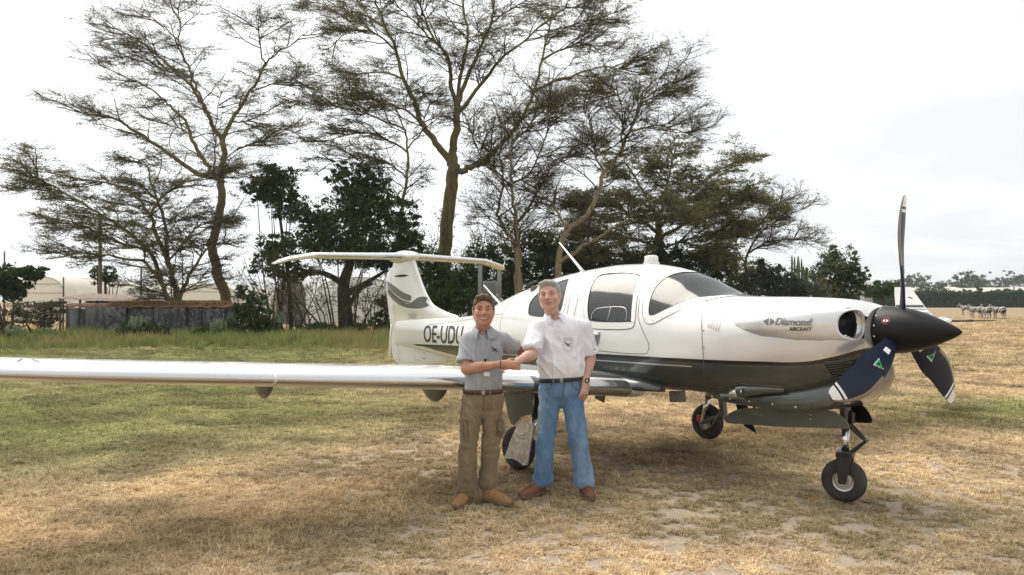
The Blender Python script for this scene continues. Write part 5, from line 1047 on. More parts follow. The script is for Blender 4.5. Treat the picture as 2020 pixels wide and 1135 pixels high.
    for k, u in ((6.4, .15), (7.2, .12), (7.2, .3), (7.9, .15), (7.9, .4)):
        mesh('wing_screw', *g_tube([top(k, u, 0.0), top(k, u, 0.006)], 0.012, 6), M_iron, wg)
    # swept winglet with dark bands and screws
    wlst = [(0.30, 6.70, 1.33, .92), (0.12, 6.80, 1.385, .70), (0.0, 6.845, 1.46, .56), (-0.12, 6.88, 1.60, .46), (-0.25, 6.91, 1.76, .36), (-0.345, 6.925, 1.885, .27)]
    def wl_pt(k, u, s, off=0.0):
        x, y, z, ch = [float(np.interp(k, range(6), [q[i] for q in wlst])) for i in range(4)]; hh = float(np.interp(u, [p[0] for p in AU], [p[1] - .018 * 4 * p[0] * (1 - p[0]) for p in AU])) * ch * .65 + off
        return (x - u * ch, sd * (y + s * hh), z)
    uu = [p[0] for p in AU]; rr = [[wl_pt(k, u, -1) for u in reversed(uu)] + [wl_pt(k, u, 1) for u in uu[1:-1]] for k in np.linspace(0, 5, 21)]
    wlt = mesh('winglet', *g_rings(rr), M_white, ac, True, 55)
    for ka, kb, mt in ((2.62, 2.92, M_dgrey), (2.35, 2.47, M_rubber), (1.1, 2.1, M_rubber)):
        for s in (-1, 1): mesh('winglet_band', *g_rings([[wl_pt(k, u, s, 0.002) for u in np.linspace(0.02, 0.97, 12)] for k in np.linspace(ka, kb, 4)], False, False), mt, wlt)
    for k, u in ((3.6, .3), (4.2, .55)): mesh('winglet_fastener', *g_tube([wl_pt(k, u - .06, -1, .003), wl_pt(k + .15, u + .08, -1, .003)], .008, 5), M_iron, wlt)
    bm_ = Vector(wing_pt(8.1, 0.0, 0, sd))
    mesh('air_data_boom', *g_tube([bm_ + Vector((-0.1, 0, 0)), bm_ + Vector((0.30, 0, 0.01)), bm_ + Vector((0.31, 0, 0.01)), bm_ + Vector((0.62, 0, 0.02))], [0.02, 0.017, 0.010, 0.005], 8), M_black, wg)
# little chevron stall marks on the starboard wing
for y, s in ((5.50, 1), (5.62, -1)):
    k = float(np.interp(y, [q[1] for q in W_ST], range(len(W_ST))))
    fnu = lambda kk, u: wing_pt(kk, u, float(np.interp(u, [p[0] for p in AU], [p[1] for p in AU])), -1, 0.004)
    mesh('stall_mark', *g_rings([[fnu(k + 0.02 * s * i, 0.12 + 0.05 * i), fnu(k + 0.02 * s * i + 0.012, 0.12 + 0.05 * i)] for i in range(3)], False, False), M_seam, ac)
# ---- tail
fin_le = pchip([.62, .66, .71, .85, 1.0, 1.3, 1.42, 1.5, 1.6, 1.72, 2.17, 2.36], [-4.5, -4.25, -3.89, -3.3, -3.25, -3.3, -3.35, -3.72, -4.08, -4.24, -4.585, -4.70])
fin_te = pchip([.62, .72, 1.26, 1.95, 2.06, 2.14, 2.2, 2.36], [-5.2, -5.41, -5.51, -5.655, -5.655, -5.6, -5.45, -5.38])
fin_t = pchip([.62, .7, 1.0, 1.42, 1.6, 2.36], [.010, .03, .05, .055, .058, .05])
FU, FL = airfoil(20, 0.15, 0.0)
def fin_pt(u, z, sd, off=0.0):
    le, te = float(fin_le(z)), float(fin_te(z)); h = float(np.interp(u, [p[0] for p in FU], [p[1] for p in FU])) / 0.075 * float(fin_t(z))
    return (le + (te - le) * u, sd * (h + off), z)
def fin_xz(x, z, sd=-1, off=0.003):
    le, te = float(fin_le(z)), float(fin_te(z)); return fin_pt(min(max((x - le) / (te - le), 0.0), 1.0), z, sd, off)
us = [p[0] for p in FU]
zs = list(np.concatenate([np.linspace(.62, .9, 12), np.linspace(.95, 1.4, 8), np.linspace(1.42, 1.75, 16), np.linspace(1.8, 2.36, 16)]))
fin = mesh('vertical_fin', *g_rings([[fin_pt(u, z, -1) for u in reversed(us)] + [fin_pt(u, z, 1) for u in us[1:-1]] for z in zs]), M_white, ac, True, 55)
def finpatch(nm, pts, mat, off=0.003, step=0.08):
    for sd in (-1, 1): mesh(nm, *g_patch([[tuple(p[:2]) for p in smooth_loop([(*p, 0) for p in pts], 3)]], lambda x, z, s=sd, o=off: fin_xz(x, z, s, o), step), mat, fin)
finpatch('fin_stripe', [(-5.62, 1.98), (-5.3, 1.90), (-4.95, 1.79), (-4.7, 1.74), (-4.68, 1.70), (-4.75, 1.655), (-5.05, 1.70), (-5.35, 1.80), (-5.60, 1.93)], M_dkgreen)
finpatch('fin_stripe', [(-5.60, 1.91), (-5.35, 1.78), (-5.05, 1.68), (-4.72, 1.63), (-4.72, 1.615), (-5.1, 1.655), (-5.4, 1.75), (-5.58, 1.87)], M_black)
finpatch('fin_stripe', [(-5.58, 1.85), (-5.3, 1.725), (-5.0, 1.64), (-4.75, 1.61), (-4.6, 1.66), (-4.45, 1.71), (-4.28, 1.72), (-4.20, 1.67), (-4.12, 1.60), (-4.3, 1.545), (-4.6, 1.535), (-4.95, 1.56), (-5.25, 1.63), (-5.57, 1.77)], M_dkgreen)
for pts in ([(-5.15, 0.66), (-5.22, 1.0), (-5.28, 1.3), (-5.40, 1.8), (-5.45, 2.15)], [(-4.72, 2.14), (-4.95, 2.16), (-5.1, 2.12)]):
    P = smooth_loop([(*p, 0) for p in pts], 6, False)
    mesh('rudder_seam', *g_rings([[fin_xz(p.x - 0.004, p.y), fin_xz(p.x + 0.004, p.y)] for p in P], False, False), M_seam, fin)
mesh('trim_tab', *g_bbox((-5.50, 0, 0.98), (0.05, 0.03, 0.55), 0.008, Matrix.Rotation(R(10), 3, 'Y')), M_white, fin)
mesh('fin_intake', *g_rings([[(-5.28 + 0.52 * s, -0.055 - 0.035 * math.sin(math.pi * s) * max(0, math.cos(a)), 2.06 + 0.02 * math.sin(math.pi * s) ** 0.7 * math.sin(a)) for a in np.linspace(0, 2 * math.pi, 13)[:-1]] for s in np.linspace(0, 1, 8)]), M_matblk, fin)
for cx, cz, w, h in ((-4.52, 0.80, 0.17, 0.15), (-4.30, 0.81, 0.08, 0.09)):
    for i in range(14):
        t = i / 14 * 4; e = int(t); fr = t - e; p = [(-1 + 2 * fr, 1), (1, 1 - 2 * fr), (1 - 2 * fr, -1), (-1, -1 + 2 * fr)][e]
        x, z = cx + p[0] * w / 2, cz + p[1] * h / 2
        mesh('panel_screw', *g_tube([fin_xz(x, z, -1, 0), fin_xz(x, z, -1, 0.004)], 0.006, 5), M_iron, fin)
# horizontal stabiliser
def stab_pt(y, u, h, off=0):
    a = abs(y); ch = float(np.interp(a, [0, 1.55, 1.98, 2.06], [0.80, 0.62, 0.44, 0.26])); le = float(np.interp(a, [0, 1.55, 1.98, 2.06], [-4.76, -4.87, -5.0, -5.10])); z = 2.375 - (0.07 * max(0, a - 1.55) / 0.45 if a > 1.55 else 0) - 0.022 * a - 0.03 * max(0, a - 1.9) / 0.16
    return (le - u * ch, y, z + h * ch * 1.0 + off)
loop = list(reversed(FU)) + FL[1:-1]
ysl = list(-np.array([2.06, 2.02, 1.98, 1.9, 1.75, 1.62, 1.55, 1.45])) + list(np.linspace(-1.3, 1.3, 15)) + [1.45, 1.55, 1.62, 1.75, 1.9, 1.98, 2.02, 2.06]
stb = mesh('horizontal_stabiliser', *g_rings([[stab_pt(y, u, h) for u, h in loop] for y in ysl]), M_white, ac, True, 55)
for a, b in ((-1.52, -0.16), (0.16, 1.52)):
    mesh('elevator_seam', *g_rings([[stab_pt(y, 0.62, float(np.interp(0.62, us, [p[1] for p in FU])), 0.002), stab_pt(y, 0.63, float(np.interp(0.62, us, [p[1] for p in FU])), 0.002)] for y in np.linspace(a, b, 12)], False, False), M_seam, stb)
    lee = [p for p in reversed(FU) if p[0] < 0.09] + [p for p in FL[1:] if p[0] < 0.09]
    mesh('leading_edge', *g_rings([[tuple(np.array(stab_pt(y, u, h, 0.002 if h > 0 else -0.002)) + np.array([0.002 if u == 0 else 0, 0, 0])) for u, h in lee] for y in np.linspace(a, b, 12)], False, False), M_le, stb)
mesh('trim_horn', *g_bbox((-5.50, -0.60, 2.40), (0.10, 0.55, 0.03), 0.01), M_white, stb)
mesh('tail_bullet', *g_rings([[(-4.56 - 0.98 * s, 0.135 * math.sin(math.pi * (0.04 + 0.92 * s)) ** 0.62 * math.cos(a), 2.365 + 0.105 * math.sin(math.pi * (0.04 + 0.92 * s)) ** 0.62 * math.sin(a)) for a in np.linspace(0, 2 * math.pi, 25)[:-1]] for s in np.linspace(0, 1, 18)]), M_white, ac)
# ---- antennas, beacon, handle loop
mesh('whip_antenna', *g_tube([(-0.62, -0.02, 1.985), (-0.66, -0.02, 2.03), (-1.05, -0.02, 2.36)], [0.035, 0.018, 0.009], 8), M_white, ac)
mesh('whip_antenna', *g_tube([(-2.26, -0.02, 1.58), (-2.31, -0.02, 1.63), (-2.68, -0.02, 1.87)], [0.032, 0.018, 0.009], 8), M_white, ac)
bc = mesh('beacon', *g_lathe([(0.085, 2.03), (0.085, 2.065), (0.072, 2.07), (0.066, 2.13), (0.05, 2.138), (0.001, 2.14)], 20, 'z', (0.44, 0, 0)), M_white, ac, True, 35)
for k in range(10):
    a = 2 * math.pi * k / 10; mesh('beacon_rib', *g_tube([(0.44 + 0.070 * math.cos(a), 0.070 * math.sin(a), 2.075), (0.44 + 0.064 * math.cos(a), 0.064 * math.sin(a), 2.128)], 0.006, 5), M_white, bc)
hl = smooth_loop([fus_pt(-1.16, R(66), 0.0), fus_pt(-1.2, R(66), 0.05), fus_pt(-1.36, R(66), 0.05), fus_pt(-1.42, R(66), 0.0)], 5, False)
mesh('grab_loop', *g_tube(hl, 0.012, 6), M_iron, ac)
mesh('belly_antenna', *g_bbox((0.25, -0.55, 0.70), (0.14, 0.02, 0.13), 0.008, Matrix.Rotation(R(14), 3, 'Y')), M_dkgreen, ac)
mesh('belly_antenna', *g_bbox((1.02, -0.25, 0.735), (0.20, 0.02, 0.11), 0.008, Matrix.Rotation(R(-6), 3, 'Y')), M_rubber, ac)
# ---- lettering
def text(nm, s, size, mat, mapfn, parent, shear=0.0, bold=0.0, sx=1.0, cell=0.05):
    cu = bpy.data.curves.new(nm, 'FONT'); cu.body = s; cu.size = size; cu.shear = shear; cu.offset = bold; cu.resolution_u = 3
    o = bpy.data.objects.new(nm, cu); COL.objects.link(o); dg = bpy.context.evaluated_depsgraph_get(); me = bpy.data.meshes.new_from_object(o.evaluated_get(dg)); bpy.data.objects.remove(o)
    bm = bmesh.new(); bm.from_mesh(me); xs_ = [q.co.x for q in bm.verts]; wd = max(xs_) - min(xs_); x0 = min(xs_)
    for k in range(1, int(wd / cell) + 1): bmesh.ops.bisect_plane(bm, geom=list(bm.verts) + list(bm.edges) + list(bm.faces), plane_co=(x0 + k * cell, 0, 0), plane_no=(1, 0, 0))
    for k in range(-2, int(size / cell) + 2): bmesh.ops.bisect_plane(bm, geom=list(bm.verts) + list(bm.edges) + list(bm.faces), plane_co=(0, k * cell, 0), plane_no=(0, 1, 0))
    for q in bm.verts: q.co = Vector(mapfn((q.co.x - x0) * sx, q.co.y, wd * sx))
    bm.to_mesh(me); bm.free(); me.materials.clear(); me.materials.append(mat); me.name = nm
    ob = bpy.data.objects.new(nm, me); COL.objects.link(ob); ob.parent = parent; return ob
# bulge follows the intake; the maker's name lies on it
def on_bulge(x, z):
    y = side_y(x, z)
    pr = [(1.76, .50, 1.45, .008, .010), (1.95, .505, 1.452, .048, .058), (2.2, .49, 1.458, .088, .104), (2.5, .445, 1.466, .112, .128), (2.72, .385, 1.472, .124, .134), (2.83, .340, 1.476, .124, .128)]
    yc, zc, ry, rz = [float(np.interp(x, [p[0] for p in pr], [p[i] for p in pr])) for i in (1, 2, 3, 4)]
    r = abs(z - zc) / rz
    if r < 1: y = max(y, yc + ry * (1 - r ** (2 / 0.85)) ** (0.85 / 2))
    return (x, -(y + 0.005), z)
text('maker_lettering', 'Diamond', 0.085, M_textg, lambda x, y, w: on_bulge(2.35 + x * 0.30 / w, 1.468 + y), ac, 0.25, 0.0015, 1.0, 0.02)
text('maker_lettering', 'AIRCRAFT', 0.042, M_text, lambda x, y, w: on_bulge(2.47 + x * 0.18 / w, 1.425 + y), ac, 0.12, 0.0008, 1.0, 0.02)
eb = MB()
for dx, s in ((0, -1), (0.012, 1)):
    q = [(2.285 + dx, 1.525), (2.285 + dx + s * 0.048, 1.497), (2.285 + dx, 1.462)]
    v_, f_ = g_patch([q if s > 0 else q[::-1]], on_bulge, 0.02); eb.add(v_, f_)
eb.build('maker_emblem', M_textg, ac, False)
text('registration', 'OE-UDU', 0.36, M_text, lambda x, y, w: surf(-1, 0.005)(-4.16 + x * 1.36 / w, 1.035 + 0.03 * x / w + y * 1.0), ac, 0.0, 0.004, 1.0, 0.05)
text('type_lettering', 'DA50', 0.115, M_textg, lambda x, y, w: fin_xz(-4.80 + x * 0.27 / w, 1.375 + y, -1, 0.006), ac, 0.0, -0.001, 1.0, 0.04)
# ---- landing gear
def wheel(parent, c, r, w, steer=0.0, hub=M_alu, rr=0.5):
    pr = []
    for i in range(15):
        a = math.pi * (i / 14); pr.append((r * rr * 1.05 + (r - r * rr * 1.05) * (math.sin(a) ** 0.55 if a > 0 else 0), -w / 2 * math.cos(a) * (1 if 0.2 < a < 2.9 else 0.82)))
    mid = len(pr) // 2
    prof = [(q[0] - (0.006 if i in (5, 9) else 0), q[1]) for i, q in enumerate(pr)]
    ty = mesh('tyre', *g_lathe(prof + [(r * rr, w * 0.35), (r * rr, -w * 0.35)], 40, 'y', (0, 0, 0), True), M_tyre, parent, True, 60); ty.location = c; ty.rotation_euler = (0, 0, steer)
    rm = mesh('rim', *g_lathe([(0.012, -w * .30), (r * .22, -w * .30), (r * .24, -w * .18), (r * .36, -w * .16), (r * .40, -w * .33), (r * rr * 1.04, -w * .37), (r * rr * 1.04, w * .37), (r * .40, w * .33), (r * .36, w * .16), (r * .24, w * .18), (r * .22, w * .3), (.012, w * .30)], 32, 'y'), hub, parent, True, 35); rm.location = c; rm.rotation_euler = (0, 0, steer)
    mesh('axle', *g_tube([(0, -w * .6, 0), (0, w * .6, 0)], r * 0.11, 12), M_brass, rm)
    return ty
# nose gear
NX, NY = 2.585, 0.04
ng = MB(); ng.add(*g_tube([(NX, NY, 1.0), (NX, NY, 0.615)], 0.042, 16)); ng.add(*g_tube([(NX, NY, 0.65), (NX, NY, 0.61)], 0.052, 16)); ngear = ng.build('nose_gear_strut', M_dkgreen, ac)
mesh('oleo_piston', *g_tube([(NX, NY, 0.62), (NX, NY, 0.40)], 0.031, 16), M_chrome, ngear)
tq = MB(); st_ = R(22); dv = Vector((math.cos(R(10)), math.sin(R(10)), 0)); base = Vector((NX, NY, 0))
a_, b_, c_ = base + dv * 0.04 + Vector((0, 0, 0.635)), base + dv * 0.165 + Vector((0, 0, 0.525)), base + dv * 0.03 + Vector((0, 0, 0.40))
for o in (-0.022, 0.022): s_ = Vector((-dv.y, dv.x, 0)) * o; tq.add(*g_tube([a_ + s_ * 1.3, b_ + s_ * 0.5], [0.016, 0.011], 6)); tq.add(*g_tube([b_ + s_ * 0.5, c_ + s_ * 1.5], [0.011, 0.016], 6))
tq.add(*g_tube([b_ - Vector((-dv.y, dv.x, 0)) * 0.03, b_ + Vector((-dv.y, dv.x, 0)) * 0.03], 0.014, 8)); tq.build('torque_link', M_iron, ngear)
wc = Vector((NX - 0.015, NY, 0.178)); fk = MB(); sv = Vector((-math.sin(st_), math.cos(st_), 0)); fv = Vector((math.cos(st_), math.sin(st_), 0))
fk.add(*g_bbox(base + Vector((0, 0, 0.40)), (0.13, 0.20, 0.05), 0.015, Matrix.Rotation(st_, 3, 'Z')))
for o in (-1, 1):
    rr = []
    for s, hw, z in ((0, .05, .42), (.2, .055, .36), (.5, .045, .28), (.8, .035, .21), (1.0, .028, .165)):
        cc = base + sv * o * 0.088 + fv * (-0.015 * s) + Vector((0, 0, z)); rr.append([cc + fv * hw + sv * .012, cc - fv * hw + sv * .012, cc - fv * hw - sv * .012, cc + fv * hw - sv * .012])
    fk.add(*g_rings(rr))
fk.build('fork', M_iron, ngear)
wheel(ngear, wc, 0.178, 0.125, st_, M_alu, 0.46)
# nose gear doors
dp = [tuple(p[:2]) for p in smooth_loop([(1.515, .585, 0), (1.60, .64, 0), (1.71, .69, 0), (1.93, .722, 0), (2.3, .752, 0), (2.56, .772, 0), (2.64, .755, 0), (2.70, .715, 0), (2.735, .655, 0), (2.68, .640, 0), (2.4, .612, 0), (2.1, .583, 0), (1.8, .560, 0), (1.55, .540, 0)], 4)]
def dfun(x, z, o):
    rg = 0.02 * math.exp(-((z - (0.62 + 0.045 * math.sin((x - 1.5) / 0.55 * math.pi))) / 0.018) ** 2) * (1 if x < 2.05 else 0) * max(0, math.sin((x - 1.5) / 0.55 * math.pi)) ** 0.5 if 1.5 < x < 2.05 else 0
    return (x, -0.16 - 0.05 * math.sin((x - 1.5) / 1.24 * math.pi) + o - rg, z)
b = MB(); v1, f1 = g_patch([dp], lambda x, z: dfun(x, z, 0), 0.03); v2, f2 = g_patch([dp], lambda x, z: dfun(x, z, 0.012), 0.03); b.add(v1, f1); b.add(v2, [q[::-1] for q in f2])
n = len(dp); b.add([dfun(*p, 0) for p in dp] + [dfun(*p, 0.012) for p in dp], [(i, n + i, n + (i + 1) % n, (i + 1) % n) for i in range(n)])
nd = b.build('nose_gear_door', M_dkgreen, ac)
for x, z in ((2.42, .72), (2.42, .685)): mesh('door_bolt', *g_tube([dfun(x, z, 0), dfun(x, z, -0.006)], 0.008, 8), M_alu, nd)
mesh('door_hinge', *g_tube([(1.83, -0.15, .70), (1.80, -0.12, .80)], 0.012, 6), M_iron, nd); mesh('door_hinge', *g_tube([(2.3, -0.17, .75), (2.3, -0.12, .82)], 0.012, 6), M_iron, nd)
d2 = [tuple(p[:2]) for p in smooth_loop([(2.56, .80, 0), (2.64, .79, 0), (2.70, .73, 0), (2.72, .66, 0), (2.62, .645, 0), (2.52, .645, 0)], 4)]
b = MB(); n = len(d2); b.add(*g_patch([d2], lambda x, z: (x, 0.20, z), 0.06)); b.add(*g_patch([d2], lambda x, z: (x, 0.212, z), 0.06)); b.add([(p[0], 0.20, p[1]) for p in d2] + [(p[0], 0.212, p[1]) for p in d2], [(i, (i + 1) % n, n + (i + 1) % n, n + i) for i in range(n)]); b.build('nose_gear_door', M_matblk, ac)
bx_ = MB(); bx_.add(*g_tube([(NX + 0.05, NY, .76), (NX + 0.05, NY, .64)], .012, 6)); bx_.add(*g_bbox((NX + 0.06, NY, .70), (.03, .05, .09), .008)); bx_.build('shimmy_damper', M_iron, ngear)
# main gear
for sd in (-1, 1):
    Y = sd * 1.41
    mg = MB(); mg.add(*g_tube([(0.26, Y - sd * .10, .86), (0.30, Y - sd * .11, .60), (0.33, Y - sd * .11, .34)], [.055, .050, .044], 12)); mg.add(*g_tube([(0.34, Y - sd * .11, .33), (0.15, Y - sd * .11, .27), (0.0, Y - sd * .10, .215)], [.035, .032, .035], 10))
    lg = mg.build('main_gear_leg', M_dkgreen, ac)
    mesh('oleo_strut', *g_tube([(0.20, Y - sd * .12, .84), (0.11, Y - sd * .12, .52)], 0.042, 12), M_dkgreen, lg); mesh('oleo_piston', *g_tube([(0.11, Y - sd * .12, .53), (0.03, Y - sd * .12, .25)], .030, 12), M_chrome, lg)
    wheel(lg, (0.0, Y, 0.212), 0.212, 0.165, R(2), M_alu, 0.42)
    mesh('brake_caliper', *g_bbox((-0.04, Y - sd * .095, .255), (.07, .04, .08), .012), M_bred, lg)
    mesh('brake_hose', *g_tube(smooth_loop([(0.0, Y - sd * .13, .22), (0.08, Y - sd * .19, .15), (0.2, Y - sd * .18, .20), (0.30, Y - sd * .14, .38)], 5, False), .007, 5), M_rubber, lg)
    # leg door and lower door plate
    w3 = lambda p, y0: (p[0], y0, p[1])
    q = [tuple(p[:2]) for p in smooth_loop([(-0.05, .80, 0), (-0.04, .66, 0), (0.06, .50, 0), (0.12, .47, 0), (0.24, .56, 0), (0.36, .60, 0), (0.38, .70, 0), (0.36, .80, 0)], 4)]; n = len(q)
    b = MB(); yo = Y + sd * .115
    for y0 in (yo, yo + sd * .012): b.add(*g_patch([q], lambda x, z, y0=y0: (x, y0 + sd * 0.03 * math.sin((x + .05) / .43 * math.pi), z), .06))
    b.add([(p[0], yo, p[1]) for p in q] + [(p[0], yo + sd * .012, p[1]) for p in q], [(i, (i + 1) % n, n + (i + 1) % n, n + i) for i in range(n)]); ld = b.build('leg_door', M_dkgreen, ac)
    q = [(0.19, .525), (0.30, .52), (0.42, .505), (0.375, .32), (0.325, .115), (0.25, .10), (0.18, .125), (0.08, .135), (-0.06, .115), (0.06, .32)] if sd < 0 else [(0.30, .50), (0.46, .50), (0.52, .30), (0.60, .14), (0.44, .20), (0.36, .3)]; n = len(q)
    yo = Y + sd * .125; b = MB()
    for y0 in (yo, yo + sd * .010): b.add(*g_patch([q], lambda x, z, y0=y0: (x, y0, z), .05))
    b.add([(p[0], yo, p[1]) for p in q] + [(p[0], yo + sd * .010, p[1]) for p in q], [(i, (i + 1) % n, n + (i + 1) % n, n + i) for i in range(n)]); pl_ = b.build('wheel_door', M_foil if sd < 0 else M_matblk, ac)
    if sd < 0:
        for dx, dz in ((0, 0), (.035, .008), (-.005, -.04), (.03, -.032), (-0.03, -.01)): mesh('door_hole', *g_tube([(0.25 + dx, yo - .009, .39 + dz), (0.25 + dx, yo - .0125, .39 + dz)], .006, 8), M_black, pl_)
    # wheel bay fairing under the wing
    rr = [[(0.55 - 1.05 * s, Y - sd * .05 + .30 * math.sin(math.pi * (.06 + .88 * s)) ** .5 * math.cos(a), .93 + (.10 * math.sin(a) if math.sin(a) > 0 else .21 * math.sin(math.pi * (.06 + .88 * s)) ** .5 * math.copysign(abs(math.sin(a)) ** .6, math.sin(a)))) for a in np.linspace(0, 2 * math.pi, 25)[:-1]] for s in np.linspace(0, 1, 14)]
    by = mesh('wheel_bay', *g_rings(rr), M_dkgreen, ac)
    for i in range(6): mesh('bay_bolt', *g_lathe([(.009, 0), (.008, .004 * sd), (.001, .006 * sd)], 8, 'y', (0.45 - .16 * i, Y - sd * .05 + sd * .285 * math.sin(math.pi * (.06 + .88 * (.1 + .152 * i))) ** .5, .865)), M_alu, by)
# ================================================================ the two men
def skin_mat(name, lo, hi, red):
    m = NT(name); c = m.coord(); f = m.noise(c, 9, 5, .6); g = m.noise(c, 45, 4); col = m.ramp(f, [(.3, lo), (.7, hi)]); col = m.mix(m.maprange(g, .5, .75, 0, .35), col, red)
    m.set(col=col, rough=.5, sss=.12, spec=.4); m.b.inputs['Subsurface Radius'].default_value = (.012, .005, .003); m.bump(g, .12, .003); return m.m
def cloth_mat(name, lo, hi, weave=420., rough=.85, wear=None, wscale=7.):
    m = NT(name); c = m.coord(); f = m.noise(c, 5, 5, .6); w = m.noise(c, weave, 2); col = m.ramp(m.math('ADD', m.math('MULTIPLY', f, .6), m.math('MULTIPLY', w, .4)), [(.35, lo), (.65, hi)])
    if wear: col = m.mix(m.maprange(m.noise(c, wscale, 5, .6, 0, (1, 1, .35)), .45, .72, 0, .7), col, wear)
    m.set(col=col, rough=rough, spec=.15, sheen=.2); m.bump(w, .25, .002); return m.m
SK_g = skin_mat('tanned_skin', (.36, .175, .115), (.50, .275, .19), (.44, .145, .105)); SK_w = skin_mat('fair_skin', (.47, .275, .21), (.60, .385, .31), (.52, .22, .175))
CL_grey = cloth_mat('grey_polo', (.255, .27, .295), (.36, .375, .40), wear=(.30, .31, .34)); CL_white = cloth_mat('white_polo', (.66, .66, .71), (.78, .78, .82)); CL_khaki = cloth_mat('khaki_trousers', (.155, .112, .066), (.235, .175, .11), wear=(.27, .21, .14)); CL_jean = cloth_mat('blue_denim', (.07, .14, .25), (.14, .24, .38), wear=(.30, .43, .57), wscale=5.)
def hair_mat(name, lo, hi):
    m = NT(name); c = m.coord(); f = m.noise(c, 160, 3, .6, .3, (1, .18, .4)); m.set(col=m.ramp(f, [(.3, lo), (.7, hi)]), rough=.5, spec=.4); m.bump(f, .8, .006); return m.m
M_hairb = hair_mat('brown_hair', (.035, .020, .011), (.13, .072, .038)); M_hairg = hair_mat('grey_hair', (.16, .15, .14), (.46, .44, .41)); M_beltb = simple('brown_leather', (.055, .022, .013), .45); M_beltk = simple('black_leather', (.012, .012, .013), .4); M_shoe = simple('tan_suede', (.30, .165, .07), .8, var=.2, scale=25); M_shoe2 = simple('brown_shoe_leather', (.17, .065, .03), .55, var=.2, scale=20); M_sole = simple('shoe_sole', (.16, .11, .07), .8)
M_eyew = simple('eye_white', (.40, .38, .36), .3, var=.03); M_iris = simple('iris', (.05, .045, .04), .2); M_teeth = simple('teeth', (.62, .58, .52), .3, var=.05); M_lip = simple('lips', (.36, .13, .105), .45); M_lan = simple('lanyard_fabric', (.30, .31, .335), .7); M_watch = simple('watch_black', (.012, .012, .014), .3); M_stitch = simple('stitching', (.09, .07, .045), .9); M_buckle = simple('dull_buckle', (.30, .29, .27), .35, .8); M_pale = simple('pocket_edge', (.52, .52, .57), .9)
WIDE = 1.05
